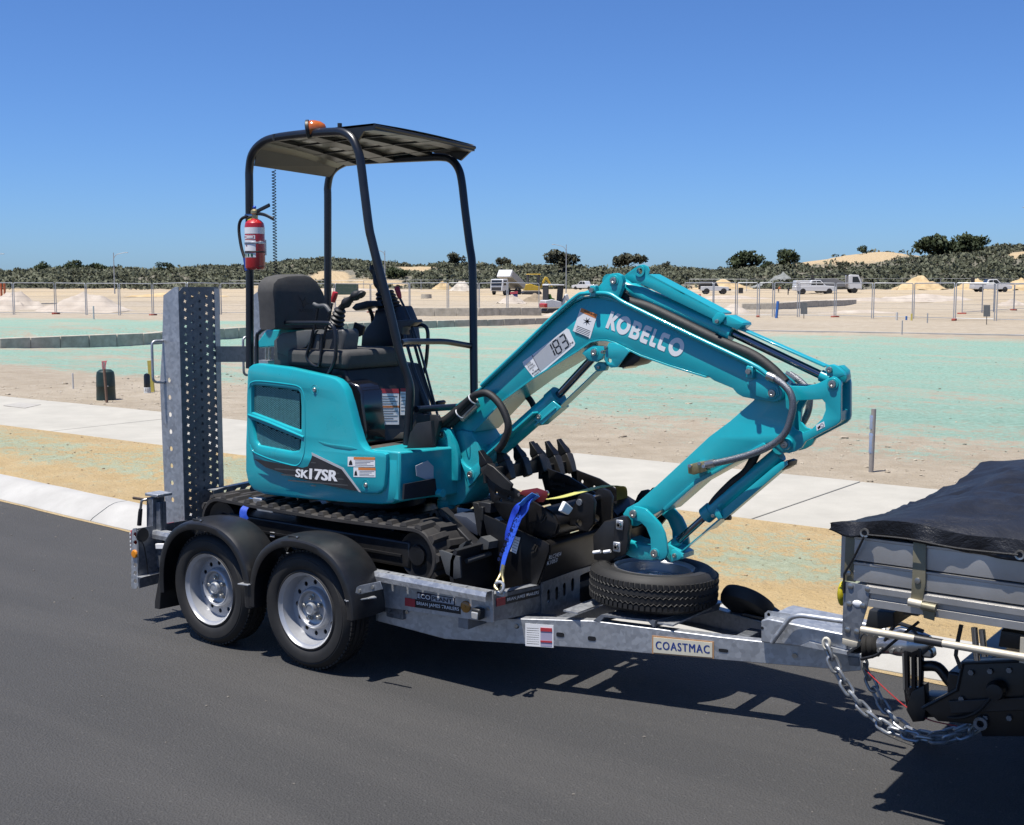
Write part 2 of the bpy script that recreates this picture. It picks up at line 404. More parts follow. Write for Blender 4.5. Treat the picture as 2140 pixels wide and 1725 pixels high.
def b_sand(m, nt, N, L, b):
    """sand with sprayed green binder where the 'mulch' attribute is high; 'warm' turns it orange-yellow"""
    P = wpos(nt)
    am = N.new('ShaderNodeAttribute'); am.attribute_name = 'mulch'; aw = N.new('ShaderNodeAttribute'); aw.attribute_name = 'warm'
    big = noise(nt, 1.0, 7, .66, None, .4)
    mp = N.new('ShaderNodeMapping'); mp.inputs['Rotation'].default_value = (0, 0, -rad(YAW)); mp.inputs['Scale'].default_value = (.16, .42, 1); L.new(P, mp.inputs['Vector']); L.new(mp.outputs[0], big.inputs['Vector']); mid = noise(nt, 2.6, 7, .65, P); fine = noise(nt, 42, 5, .65, P); vf = noise(nt, 11, 6, .7, P)
    pale = mix(nt, ramp(nt, mid.outputs['Fac'], ((.3, 0), (.7, 1))), (.40, .34, .26), (.54, .475, .385))
    warm = mix(nt, ramp(nt, mid.outputs['Fac'], ((.3, 0), (.7, 1))), (.53, .38, .185), (.65, .495, .27))
    c = mix(nt, aw.outputs['Fac'], pale, warm)
    vb = noise(nt, .045, 6, .65, P, .8)
    c = mix(nt, ramp(nt, vb.outputs['Fac'], ((.5, 0), (.68, .4))), c, (.30, .245, .18))
    c = mix(nt, ramp(nt, fine.outputs['Fac'], ((.28, .55), (.44, 0))), c, (.26, .2, .13))
    c = mix(nt, ramp(nt, fine.outputs['Fac'], ((.62, 0), (.78, .35))), c, (.7, .62, .5))
    c = mix(nt, ramp(nt, big.outputs['Fac'], ((.5, 0), (.75, .5))), c, (.33, .275, .205))
    # clumps of green fibre: patchy, finer at the edges
    k = math_n(nt, 'ADD', am.outputs['Fac'], math_n(nt, 'ADD', math_n(nt, 'MULTIPLY', math_n(nt, 'SUBTRACT', big.outputs['Fac'], .5), 1.7), math_n(nt, 'ADD', math_n(nt, 'MULTIPLY', math_n(nt, 'SUBTRACT', vf.outputs['Fac'], .5), 1.5), math_n(nt, 'MULTIPLY', math_n(nt, 'SUBTRACT', fine.outputs['Fac'], .5), .9))))
    k = math_n(nt, 'ADD', k, math_n(nt, 'MULTIPLY', math_n(nt, 'SUBTRACT', mid.outputs['Fac'], .5), 1.1))
    gm = ramp(nt, k, ((.40, 0), (.66, 1)))
    green = mix(nt, ramp(nt, vf.outputs['Fac'], ((.36, 0), (.58, 1))), (.165, .325, .255), (.315, .50, .415))
    gw = math_n(nt, 'SUBTRACT', .92, math_n(nt, 'MULTIPLY', aw.outputs['Fac'], .38))          # thinner cover on the verge
    c = mix(nt, math_n(nt, 'MULTIPLY', gm, gw), c, green)
    L.new(c, b.inputs['Base Color']); b.inputs['Roughness'].default_value = .95; b.inputs['Specular IOR Level'].default_value = .15
    bump(nt, b, math_n(nt, 'ADD', math_n(nt, 'MULTIPLY', fine.outputs['Fac'], .5), vf.outputs['Fac']), 1.0, .05)
sand = gmat('sand_with_green_binder', b_sand)
def set_attr(me, name, vals):
    a = me.attributes.new(name, 'FLOAT', 'POINT'); a.data.foreach_set('value', list(vals))
def sstep(a, b, x):
    t = min(1, max(0, (x - a) / (b - a))); return t * t * (3 - 2 * t)
def fbm(x, y, s, o=4): return mnoise.fractal(Vector((x * s, y * s, 3.7)), 1.0, 2.0, o)
# base ground far below the built sheets, all round
o = obj('ground', MB().sheet([[(x, y, -.35) for x in (-3500, 3500)] for y in (-3500, 3500)]), sand); o['kind'] = 'structure'
# road
rows = []
for i in range(len(KB)):
    k = KB[i]; rows.append([(k.x + .0, k.y + .02, 0), (k.x + 6, k.y - 14, .0), (k.x + 20, k.y - 60, 0)])
o = obj('road', MB().sheet(rows), asphalt); o['kind'] = 'structure'
# sand washed against the kerb foot, a thin line
kdir = []
for i in range(len(KB)):
    a = KB[max(0, i - 1)]; b = KB[min(len(KB) - 1, i + 1)]; d = (b - a).normalized(); kdir.append(Vector((-d.y, d.x, 0)))
def kerb_at(s):
    """s metres along the kerb from its 2nd point"""
    acc = 0; i = 1
    if s < 0:
        d = (KB[1] - KB[0]).normalized(); return KB[1] + d * s, Vector((-d.y, d.x, 0))
    while i < len(KB) - 1:
        L_ = (KB[i + 1] - KB[i]).length
        if s <= acc + L_ or i == len(KB) - 2:
            d = (KB[i + 1] - KB[i]).normalized(); p = KB[i] + d * (s - acc)
            e = .8
            return p, Vector((-d.y, d.x, 0))
        acc += L_; i += 1
rows = []
for k in range(-60, 120):
    s = k * .25; p, n = kerb_at(s); w = .035 + .03 * fbm(s, 0, 1.7) + .02 * fbm(s, 4, 6)
    rows.append([p + n * .03 + Vector((0, 0, .004)), p - n * max(.01, w) * .5 + Vector((0, 0, .009)), p - n * max(.02, w) + Vector((0, 0, .003))])
o = obj('kerb_sand_drift', MB().sheet(rows), sand); o['kind'] = 'structure'
set_attr(o.data, 'warm', [.8] * len(o.data.vertices)); set_attr(o.data, 'mulch', [-1] * len(o.data.vertices))
# kerb of cast lengths (mountable profile), a dark joint between them
kp = bpy.data.objects.new('kerb', None); COL.objects.link(kp); kp['kind'] = 'structure'; kp['label'] = 'pale concrete mountable kerb along the sandy verge'
PROF = [(0, -.05), (0, .012), (.02, .03), (.10, .075), (.17, .112), (.215, .128), (.25, .132), (.34, .132), (.36, .12), (.36, -.05)]
sj = 0; p_joint = PZ(905 / 3.82, 780 + 1165 / 3.82, 0)
best = min((abs((kerb_at(k * .05)[0] - p_joint).length), k * .05) for k in range(-20, 200))[1]
L_seg = 2.9
for k in range(-5, 7):
    s0 = best + k * L_seg + .006; s1 = best + (k + 1) * L_seg - .006
    mb = MB(); rings = []
    for t in np.linspace(s0, s1, 10):
        p, n = kerb_at(t); rings.append([p + n * a + Vector((0, 0, h + .003 * fbm(t, a * 9, 3))) for a, h in PROF])
    mb.loft(rings); obj('kerb_stone', mb, kerb_conc, kp, smooth=True, ang=30)
# verge
def verge_z(t): return .125 + .04 * t + .018 * math.sin(math.pi * t)
rows = []; mul = []; wm = []
NV = 46
for k in range(-70, 200):
    s = k * .22; p, n = kerb_at(s); p = p + n * .352
    # foot on the path's near edge along n
    t = ((P0 - p).dot(nF)) / n.dot(nF); q = p + n * t
    row = []
    for j in range(NV + 1):
        u = j / NV; r = ln(p, q, u); z = verge_z(u) + (.012 * fbm(r.x, r.y, 1.3) + .008 * fbm(r.x, r.y, 6)) * math.sin(math.pi * u)
        row.append((r.x, r.y, z)); wm.append(.95 - .15 * fbm(r.x, r.y, .8))
        mul.append(.55 + .15 * math.exp(-((u - .66) / .22) ** 2) - .42 * (1 - sstep(.16, .42, u)) - .35 * sstep(.9, .99, u) + .16 * fbm(r.x, r.y, .5))
    rows.append(row)
o = obj('verge', MB().sheet(rows), sand, fixn=False); o['kind'] = 'structure'
set_attr(o.data, 'mulch', mul); set_attr(o.data, 'warm', wm)
# concrete footpath of slabs with open joints
fp = bpy.data.objects.new('footpath', None); COL.objects.link(fp); fp['kind'] = 'structure'; fp['label'] = 'pale concrete footpath slabs along the lot'
j1 = PZ(1560 + 60 / 3.69, 940 + 530 / 3.69, .165); s1 = (j1 - P0).dot(dF)
j2 = PZ(440 / 3.82, 780 + 462 / 3.82, .165); s2 = (j2 - P0).dot(dF)
nsl = max(1, round((s1 - s2) / 3.2)); Ls = (s1 - s2) / nsl
for k in range(-5, nsl + 12):
    a = s2 + k * Ls + .005; b_ = s2 + (k + 1) * Ls - .005; dz = .002 * ((k * 7) % 3 - 1)
    mb = MB(); q = [path_pt(a, .0, .168 + dz), path_pt(b_, .0, .168 + dz), path_pt(b_, w_path, .176 + dz), path_pt(a, w_path, .176 + dz)]
    mb.prism([v - Vector((0, 0, .1)) for v in q], (0, 0, .1)); obj('path_slab', mb, concrete, fp, bevel=.006)
# joint filler underneath
o = obj('path_bed', MB().sheet([[path_pt(s, w, .148) for s in (-60, 80)] for w in (0, w_path)]), M('joint_dirt', (.12, .1, .08), .9), fp)
# lots beyond the path
W0 = [PZ(0, 735, -.18), PZ(300, 722, -.18), PZ(500, 707, -.18), PZ(760, 694, -.18), PZ(1150, 682, -.18)]   # foot of the limestone wall
W0 = [W0[0] + (W0[0] - W0[1]) * 2.5] + W0 + [W0[-1] + (W0[-1] - W0[-2]) * .35]
def wall_side(p):
    """signed distance behind the wall line (positive = behind)"""
    best = 1e9; sg = -1
    for a, b in zip(W0[:-1], W0[1:]):
        ab = b - a; t = max(0, min(1, (p - a).dot(ab) / ab.dot(ab))); q = a + ab * t; d = (p - q).length
        if d < best:
            best = d; n = Vector((-ab.y, ab.x, 0)); sg = 1 if (p - q).dot(n) > 0 else -1
    return best * sg
def lot_z(x, y):
    p = Vector((x, y, 0)); d = (p - P0).dot(nF) - w_path          # metres beyond the path
    z = .165 - .36 * sstep(0, 17, d)
    ws = wall_side(p)
    al = sstep(-6, 3, (W0[-1] - p).dot(RT))                # wall runs out to the right
    D = (p - CAM).dot(FH)
    if ws > 0: z = max(z, -.18 + (.38 * sstep(2.6, 5.5, ws) * (1 - .75 * sstep(8, 45, ws))) * al)
    far = sstep(45, 70, D); z = z * (1 - far) + far * -.03
    z += (.035 * fbm(x, y, .35) + .016 * fbm(x, y, 1.6)) * sstep(.1, 2, d) + (.22 * fbm(x, y, .1) + .10 * fbm(x, y, .35)) * sstep(72, 110, D) + .15 * fbm(x, y, .02) * sstep(120, 260, D) + .95 * sstep(90, 290, D)
    return z
rows = []; mul = []; wm = []
ths = [rad(t) for t in np.concatenate([np.linspace(-88, 8, 25), np.linspace(9, 64, 150), np.linspace(66, 92, 10)])]
R_ = [0]; st = .12
while R_[-1] < 2600: R_.append(R_[-1] + st); st *= 1.058
for th in ths:
    d = Vector((-math.sin(th), math.cos(th), 0)); dn = d.dot(nF)
    t0 = ((P0 + nF * w_path) - Vector((CAM.x, CAM.y, 0))).dot(nF) / max(dn, .06)
    A = Vector((CAM.x, CAM.y, 0)) + d * t0
    dd = d if dn > .06 else (d + nF * .1).normalized()
    row = []
    for r in R_:
        p = A + dd * r; z = .168 if r == 0 else lot_z(p.x, p.y); row.append((p.x, p.y, z))
        dl = (p - P0).dot(nF) - w_path; D = (p - CAM).dot(FH); sx = (p - CAM).dot(RT) / max(D, .1)
        g = .02 + .68 * sstep(.1, 5.2, dl + 1.1 * fbm(p.x, p.y, .22) - 1.0 * sstep(.1, -.25, sx)) - 1.3 * sstep(56, 68, D + 4 * sx * 8)
        if sx < -.05: g -= .13 * sstep(20, 9, dl) * sstep(-.05, -.3, sx)
        g += .13 * fbm(p.x, p.y, .12)
        mul.append(g); wm.append(.06 + .16 * fbm(p.x, p.y, .05) + .28 * sstep(90, 200, D))
    rows.append(row)
o = obj('lot_ground', MB().sheet(rows), sand, fixn=False); o['kind'] = 'structure'
set_attr(o.data, 'mulch', mul); set_attr(o.data, 'warm', [max(0, min(1, v)) for v in wm])
# ================================================================== THE TRAILER
YC = .81                      # trailer centre line
def PL(x, y, A, B):
    """pixel onto the upright plane through A and B"""
    n = Vector((-(B[1] - A[1]), B[0] - A[0], 0)); d = ray(x, y); return CAM + d * ((Vector((A[0], A[1], 0)) - CAM).dot(n) / d.dot(n))
def mirY(mb):
    m = MB(); m.v = [(x, 2 * YC - y, z) for x, y, z in mb.v]; m.f = list(mb.f); return m
RW, RL = .305, .191
WX = [0.0, -.729]
def wheel_parts(parent, c, axis, nuts=5):
    """tyre, rim and nuts; axis points from the outer face inwards"""
    c = Vector(c); ax = Vector(axis).normalized()
    tp = [(.188, .022), (.190, .010), (.198, .004), (.206, .010), (.212, .0045), (.235, -.003), (.262, -.001), (.266, .0025), (.27, .0015), (.283, .010), (.294, .024), (.3005, .036),
          (.302, .050), (.294, .052), (.294, .058), (.3035, .060), (.305, .082), (.296, .084), (.296, .091), (.305, .093), (.3035, .115), (.294, .117), (.294, .123), (.302, .125),
          (.3005, .140), (.292, .155), (.278, .168), (.25, .176), (.21, .172), (.188, .160)]
    ty = obj('tyre', MB().lathe(tp, c, ax, 96, cap=False), rubber, parent, ang=28)
    lug = MB(); u = ax.orthogonal().normalized(); w = ax.cross(u)
    for k in range(72):                                          # shoulder blocks
        t = 2 * math.pi * k / 72; dr = u * math.cos(t) + w * math.sin(t); tg = ax.cross(dr)
        for h0, h1, r0, r1 in ((.026, .048, .296, .304), (.127, .15, .296, .304)):
            p = c + ax * ((h0 + h1) / 2) + dr * .299
            lug.beam(p - tg * .009, p + tg * .009, h1 - h0, .011, up=dr)
    obj('tread_blocks', lug, rubber, parent, ang=30)['kind'] = 'stuff'
    rp = [(.176, .150), (.186, .148), (.1905, .150), (.192, .154), (.176, .145), (.170, .120), (.165, .100), (.163, .078), (.170, .055), (.174, .030), (.176, .020), (.184, .016), (.189, .008), (.1925, .0035), (.1925, .012), (.188, .018)]
    obj('rim', MB().lathe(rp, c, ax, 72, cap=False), silver, parent)
    # disc: flat ring with round holes, a raised crown and a recessed hub face
    hs = [circle2(.131 * math.cos(2 * math.pi * (k + .5) / 12), .131 * math.sin(2 * math.pi * (k + .5) / 12), .0125, 14) for k in range(12)]
    obj('disc', curve_mesh(circle2(0, 0, .1655, 64), hs + [circle2(0, 0, .108, 48)], c + ax * .082, u, -w, .004), silver, parent)
    cp = [(.110, .082), (.108, .078), (.104, .060), (.099, .050), (.094, .047), (.089, .049), (.084, .058), (.081, .068), (.076, .071), (.036, .072), (.034, .068), (.0, .068)]
    obj('wheel_crown', MB().lathe(cp, c, ax, 64, cap=False), silver, parent)
    hp = [(.0335, .072), (.033, .045), (.030, .036), (.025, .034), (.0245, .037), (.012, .036), (0, .036)]
    obj('hub_cap', MB().lathe(hp, c, ax, 32, cap=False), galv_m, parent)
    for k in range(nuts):
        t = 2 * math.pi * (k + .25) / nuts; p = c + (u * math.cos(t) + w * math.sin(t)) * .056
        obj('lug_nut', MB().lathe([(.016, .071), (.016, .066), (.0105, .065), (.0105, .05), (.008, .046), (0, .045)], p, ax, 6, cap=False), zinc, parent, smooth=False)
TR = thing('plant_trailer', 'galvanised tandem-axle plant trailer carrying the teal mini excavator', 'trailer', (0, YC, 0))
def part(name, parent, loc=None):
    o = bpy.data.objects.new(name, None); COL.objects.link(o); o.parent = parent; o.empty_display_size = .05; return o
for wx in WX:
    wp = part('wheel', TR); wheel_parts(wp, (wx, 0, RW), (0, 1, 0))
    wp = part('wheel', TR); wheel_parts(wp, (wx, 2 * YC, RW), (0, -1, 0))
# mudguards
def guard(wx, y0, sgn, a0=-14, a1=186):
    sec = [(-.034, .335), (-.037, .343), (-.037, .366), (-.032, .374), (-.02, .379), (.0, .384), (.03, .386), (.07, .390), (.12, .390), (.165, .386), (.185, .383), (.185, .377), (.12, .384), (.0, .378), (-.02, .372), (-.029, .364), (-.029, .335)]
    rings = []
    for k in range(41):
        t = rad(a0 + (a1 - a0) * k / 40); cx, sx = math.cos(t), math.sin(t)
        # a squarish arch: flatter on top
        e = 1 / (abs(cx) ** 2.35 + abs(sx) ** 2.35) ** (1 / 2.35)
        rings.append([(wx + cx * r * e * .985, y0 + sgn * y, RW + sx * r * e * .975) for y, r in sec])
    return MB().loft(rings)
for wx, a0, a1 in ((0, 3, 184), (WX[1], -6, 190)):
    for y0, sg in ((0, 1), (2 * YC, -1)):
        g = obj('mudguard', guard(wx, y0, sg, a0, a1), guard_plastic, TR, ang=32)
        if sg == 1:
            t0 = rad(92); mbx = MB()
            obj('guard_screw', MB().sphere((wx - .02, -.02, RW + .376), .006, 8), zinc, g)
            obj('guard_pad', MB().box((wx - .1, -.012, RW + .368), (wx - .02, .0, RW + .3765)), black_plastic, g, bevel=.002)
# brackets and flap
fl = MB(); fl.prism([PY(338, 1150, .03), PY(322, 1262, .03), PY(323, 1274, .03), PY(376, 1276, .03), PY(368, 1150, .03)], (0, .15, 0)); 
obj('mud_flap', MB().prism([PY(341, 1155, .02), PY(323, 1258, .02), PY(323, 1272, .02), PY(334, 1274, .02)], (0.02, .15, 0)), rubber, TR, bevel=.003)
obj('mud_flap', MB().prism([(-1.10, 1.45, .45), (-1.16, 1.45, .14), (-1.15, 1.45, .12), (-1.13, 1.45, .13)], (.02, .15, 0)), rubber, TR, bevel=.003)
for px in ((742, 1228, 787, 1218),):
    b0 = PY(745, 1233, -.03); b1 = PY(788, 1220, .06)
    obj('guard_bracket', MB().prism([PY(742, 1240, -.045), PY(745, 1228, -.045), PY(752, 1224, -.045), PY(794, 1215, -.045), PY(800, 1232, -.045), PY(752, 1243, -.045)], (0, .004, 0)), galv_dark, TR, bevel=.002)
    obj('guard_bracket', MB().beam(PY(722, 1256, -.04), PY(785, 1248, .1), .03, .006), galv_m, TR, bevel=.001)
    for q in ((750, 1236), (778, 1228)):
        p = PY(*q, -.05); obj('bolt_head', MB().cyl(p, p + Vector((0, .006, 0)), .009, 8), zinc, TR)
obj('guard_bracket', MB().beam(PY(504, 1219, -.03), PY(526, 1222, -.03), .05, .006), galv_m, TR, bevel=.001)
# axle beams
for wx in WX:
    obj('axle', MB().beam((wx, .15, RW - .02), (wx, 2 * YC - .15, RW - .02), .07, .07), galv_dark, TR, bevel=.006)
    for y in (.24, 2 * YC - .24): obj('suspension_arm', MB().beam((wx, y, RW), (wx + .14, y, RW + .05), .05, .06), galv_dark, TR, bevel=.006)
# bed: side panels with a slotted, turned-out lip
XF = PY(1031, 1300, .2).x; XR = -1.40
ZB, ZT = .372, .508
for y, s in ((.2, -1), (2 * YC - .2, 1)):
    zlo = .335
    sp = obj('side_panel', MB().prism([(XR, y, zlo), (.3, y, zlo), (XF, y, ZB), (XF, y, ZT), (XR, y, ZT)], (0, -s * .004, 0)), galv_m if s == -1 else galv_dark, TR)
    slots = []
    k = 0
    x = XF - .14
    while x > XR + .1:
        slots.append([(x - .006, -.028), (x + .006, -.028), (x + .006, -.010), (x - .006, -.010)] if s == -1 else [(x - .006, .010), (x + .006, .010), (x + .006, .028), (x - .006, .028)]); x -= .098
    o_ = [(XR, 0), (XR, s * .043), (XF - .006, s * .043), (XF - .006, 0)]
    obj('side_lip', curve_mesh(o_, slots, (0, y, ZT + .014), (1, 0, 0), (0, 1, 0), .003), galv_m, sp)
    fw_ = MB(); fw_.prism([(XR, y + s * .043, ZT + .0155), (XR, y + s * .052, ZT - .006), (XR, y + s * .050, ZT - .030), (XR, y + s * .047, ZT - .030), (XR, y + s * .048, ZT - .006), (XR, y + s * .040, ZT + .0125)], (XF - .006 - XR, 0, 0))
    obj('lip_flange', fw_, galv_m, sp, ang=25)
    obj('lip_back', MB().box((XR, min(y, y - s * .004), ZT), (XF, max(y, y - s * .004), ZT + .0155)), galv_m, sp)
obj('deck', MB().box((XR, .206, .385), (XF - .005, 2 * YC - .206, .415)), M('deck_board', (.03, .028, .026), .7, var=.3, scale=6, bmp=.1, dirt=.4, dirtcol=(.2, .17, .12)), TR)
for k in range(5):
    x = XR + .25 + k * .5; obj('cross_member', MB().box((x - .03, .21, .31), (x + .03, 2 * YC - .21, .384)), galv_dark, TR)
for y in (.26, 2 * YC - .26):
    obj('chassis_rail', MB().box((XR, y - .03, .28), (.45, y + .03, .36)), galv_dark, TR, bevel=.004)
# front panel, near length and the holed plate behind the spare
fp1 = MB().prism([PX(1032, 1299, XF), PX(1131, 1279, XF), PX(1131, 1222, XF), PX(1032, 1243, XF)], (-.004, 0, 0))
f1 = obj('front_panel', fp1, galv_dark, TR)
obj('panel_flange', MB().prism([PX(1032, 1243, XF), PX(1131, 1222, XF), PX(1131, 1222, XF) + Vector((-.05, 0, 0)), PX(1032, 1243, XF) + Vector((-.05, 0, 0))], (0, 0, -.003)), galv_m, f1)
def yz(ps): return [(p.y, p.z) for p in (PX(x, y, XF + .004) for x, y in ps)]
ov = []
for cx, cy in ((1146, 1246), (1163, 1240), (1179, 1232), (1196, 1222)):
    p = PX(cx, cy, XF + .004); ov.append([(p.y + .016 * math.cos(t) * .9, p.z + (.018 if math.sin(t) > 0 else -.018) + .016 * math.sin(t)) for t in np.linspace(0, 2 * math.pi, 17)[:-1]])
cut = [(p.y, p.z) for p in (PX(1210, 1204, XF), PX(1215, 1200, XF), PX(1275, 1176, XF), PX(1286, 1180, XF), PX(1290, 1250, XF), PX(1240, 1268, XF), PX(1218, 1266, XF), PX(1209, 1255, XF))]
outp = yz([(1131, 1282), (1131, 1218), (1200, 1193), (1301, 1163), (1301, 1215), (1300, 1268), (1225, 1290)])
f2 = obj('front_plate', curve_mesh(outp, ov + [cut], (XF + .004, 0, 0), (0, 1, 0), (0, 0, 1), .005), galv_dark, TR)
obj('panel_flange', MB().prism([PX(1131, 1217, XF), PX(1200, 1192, XF), PX(1301, 1162, XF), PX(1301, 1162, XF) + Vector((-.06, 0, .004)), PX(1200, 1192, XF) + Vector((-.06, 0, .004)), PX(1131, 1217, XF) + Vector((-.06, 0, .004))], (0, 0, -.003)), galv_m, f2)
obj('cut_out_liner', MB().box((XF - .12, .86, .26), (XF - .1, 1.3, .5)), black_steel, f2)
# corner post plate
obj('corner_flange', MB().box((XF - .02, .196, ZB), (XF + .001, .204, ZT + .012)), galv_m, TR)
# drawbar A-frame
A0 = Vector((.30, .22, 0)); B0 = Vector((2.56, .735, 0))
def PB(x, y): return PL(x, y, A0, B0)
top = [(785, 1267), (1031, 1292), (1240, 1298), (1500, 1331), (1779, 1362)]
bot = [(787, 1298), (930, 1336), (1250, 1357), (1500, 1379), (1779, 1402)]
dAB = (B0 - A0).normalized(); nAB = Vector((-dAB.y, dAB.x, 0))
def bez_lin(ps, s):
    for a, b in zip(ps[:-1], ps[1:]):
        if a.x <= s <= b.x or b is ps[-1]:
            t = (s - a.x) / (b.x - a.x); return a.lerp(b, t)
tp_ = [PB(*p) for p in top]; bp_ = [PB(*p) for p in bot]
xs = sorted(set([p.x for p in tp_] + [p.x for p in bp_])); xs = [x for x in xs if tp_[0].x <= x <= tp_[-1].x]
def zat(ps, x):
    for a, b in zip(ps[:-1], ps[1:]):
        if x <= b.x + 1e-6: t = (x - a.x) / (b.x - a.x); return a.z + (b.z - a.z) * max(0, t)
    return ps[-1].z
def yat(x): return A0.y + (B0.y - A0.y) * (x - A0.x) / (B0.x - A0.x)
rings = []
for x in xs:
    zt, zb = zat(tp_, x), zat(bp_, x); y = yat(x); w = nAB * .055
    p = Vector((x, y, 0)); rings.append([p + Vector((0, 0, zb)), p + Vector((0, 0, zt)), p + w + Vector((0, 0, zt)), p + w + Vector((0, 0, zt - .006)), p + nAB * .005 + Vector((0, 0, zt - .006)), p + nAB * .005 + Vector((0, 0, zb + .006)), p + w + Vector((0, 0, zb + .006)), p + w + Vector((0, 0, zb))])
bn = MB().loft(rings)
o_near = obj('drawbar_beam', bn, galv_m, TR, bevel=.003)
obj('drawbar_beam', mirY(bn), galv_m, TR, bevel=.003)
def on_beam(x, y, out=.001): return PB(x, y) - nAB * out
for q, rr in (((851, 1279), .010), ((1080, 1308), .010), ((1661, 1370), .012), ((806, 1276), .009)):
    p = on_beam(*q); obj('bolt_head', MB().cyl(p, p - nAB * .007, rr, 6), zinc, o_near, smooth=False)
for q, a, b_ in (((1080, 1310), .010, .009), ((1171, 1327), .02, .011), ((1237, 1335), .02, .011), ((1512, 1360), .022, .008)):
    p = on_beam(*q, .0012); obj('beam_slot', curve_mesh([(a * math.copysign(abs(math.cos(t)) ** .5, math.cos(t)), b_ * math.copysign(abs(math.sin(t)) ** .6, math.sin(t))) for t in np.linspace(0, 2 * math.pi, 21)[:-1]], [], p, dAB, (0, 0, 1), .001), black_ink, o_near)
# cross pieces and spare carrier
for x in (1.16, 2.0):
    obj('drawbar_tie', MB().box((x - .03, yat(x) + .05, .27), (x + .03, 2 * YC - yat(x) - .05, .33)), galv_dark, TR, bevel=.003)
cz = .405
SPX, SPY = 1.545, .80
obj('spare_carrier', MB().prism([PB(1240, 1297) + Vector((0, 0, .0)), PB(1256, 1285) + Vector((0, .0, 0)), PB(1370, 1297), PB(1366, 1312), PB(1355, 1300), PB(1262, 1290), PB(1252, 1302)], (.1, .45, 0)), galv_dark, TR)
obj('spare_carrier', MB().box((SPX - .28, yat(SPX - .28) - .0, .408), (SPX - .2, 2 * YC - yat(SPX - .28), .416)), galv_m, TR)
obj('spare_carrier', MB().box((SPX + .16, yat(SPX + .2) - .0, .398), (SPX + .24, 2 * YC - yat(SPX + .2), .406)), galv_m, TR)
obj('spare_stud', MB().cyl((SPX, SPY, .25), (SPX, SPY, .53), .012, 10), zinc, TR)
# coupling housing, handle, coupling head
YH = .62
h_ = obj('coupling_housing', MB().prism([PY(1590, 1343, YH), PY(1590, 1297, YH), PY(1604, 1293, YH), PY(1770, 1327, YH), PY(1770, 1362, YH)], (0, .28, 0)), galv_m, TR, bevel=.006)
obj('housing_plate', plate_xz([(1598, 1290), (1598, 1282), (1604, 1277), (1650, 1283), (1655, 1290), (1655, 1302), (1598, 1296)], YH + .05, .005, [[(1606 + 4 * math.cos(t), 1285 + 4 * math.sin(t)) for t in np.linspace(0, 6.28, 10)[:-1]]]), galv_m, h_)
for q in ((1593, 1313),):
    p = PY(*q, YH - .001); obj('housing_hole', curve_mesh(circle2(0, 0, .007), [], p, (1, 0, 0), (0, 0, 1), .001), black_ink, h_)
for q in ((1620, 1298), (1672, 1311), (1780, 1335)):
    p = PY(*q, YH + .05); obj('bolt_head', MB().cyl(p - Vector((0, 0, .01)), p + Vector((0, 0, .012)), .007, 6), zinc, h_, smooth=False)
hb = fillet([PY(1613, 1343, YH - .03), PY(1652, 1290, YH - .03), PY(1672, 1286, YH - .03), PY(1800, 1304, YH - .03), PY(1850, 1318, YH - .03)], .035)
obj('handbrake_lever', MB().tube(hb, .0115, 12), galv_m, TR)
obj('drawbar_plate', MB().prism([PY(1672, 1350, .60), PY(1690, 1342, .60), PY(1770, 1362, .6), PY(1770, 1369, .6)], (0, .35, 0)), galv_m, TR)
# overrun: rubber bellows and cast head
c0 = PY(1792, 1352, YC); c1 = PY(1838, 1350, YC); ax_ = (c1 - c0).normalized()
obj('coupling_bellows', MB().lathe([(.028, -.01), (.052, 0), (.056, .012), (.044, .024), (.055, .036), (.042, .05), (.052, .062), (.04, .075), (.046, .088), (.03, .1)], c0, ax_, 28), rubber, TR)
cc = c0 + ax_ * .08
obj('coupling_head', MB().lathe([(.03, 0), (.034, .02), (.036, .06), (.045, .09), (.05, .13), (.055, .17), (.05, .21), (.035, .24), (.0, .25)], cc, ax_, 24), M('cast_alloy', (.55, .55, .55), .3, .9, var=.12, scale=20, bmp=.1), TR, bevel=.003)
obj('coupling_head', MB().prism([PY(1850, 1322, YC - .03), PY(1880, 1312, YC - .03), PY(1910, 1318, YC - .03), PY(1948, 1362, YC - .03), PY(1950, 1378, YC - .03), PY(1900, 1374, YC - .03), PY(1858, 1350, YC - .03)], (0, .06, 0)), MATS['cast_alloy'], TR, bevel=.01)
for q in ((1836, 1360), (1862, 1362), (1878, 1358)):
    p = PY(*q, YC - .062); obj('bolt_head', MB().cyl(p, p + Vector((0, .02, 0)), .009, 10), zinc, TR)
obj('coupling_lever', MB().tube(fillet([PY(1850, 1340, YC - .02), PY(1872, 1300, YC - .02), PY(1930, 1320, YC - .02)], .03), .009, 8), black_steel, TR)
# end cap block of near beam
obj('beam_end', MB().prism([PB(1752, 1362), PB(1800, 1367), PB(1800, 1402), PB(1752, 1406)], nAB * .05), galv_m, TR, bevel=.003)
obj('beam_end', MB().prism([PB(1772, 1372) - nAB * .01, PB(1795, 1373) - nAB * .01, PB(1797, 1392) - nAB * .01, PB(1775, 1390) - nAB * .01], nAB * .01), galv_dark, TR, bevel=.002)
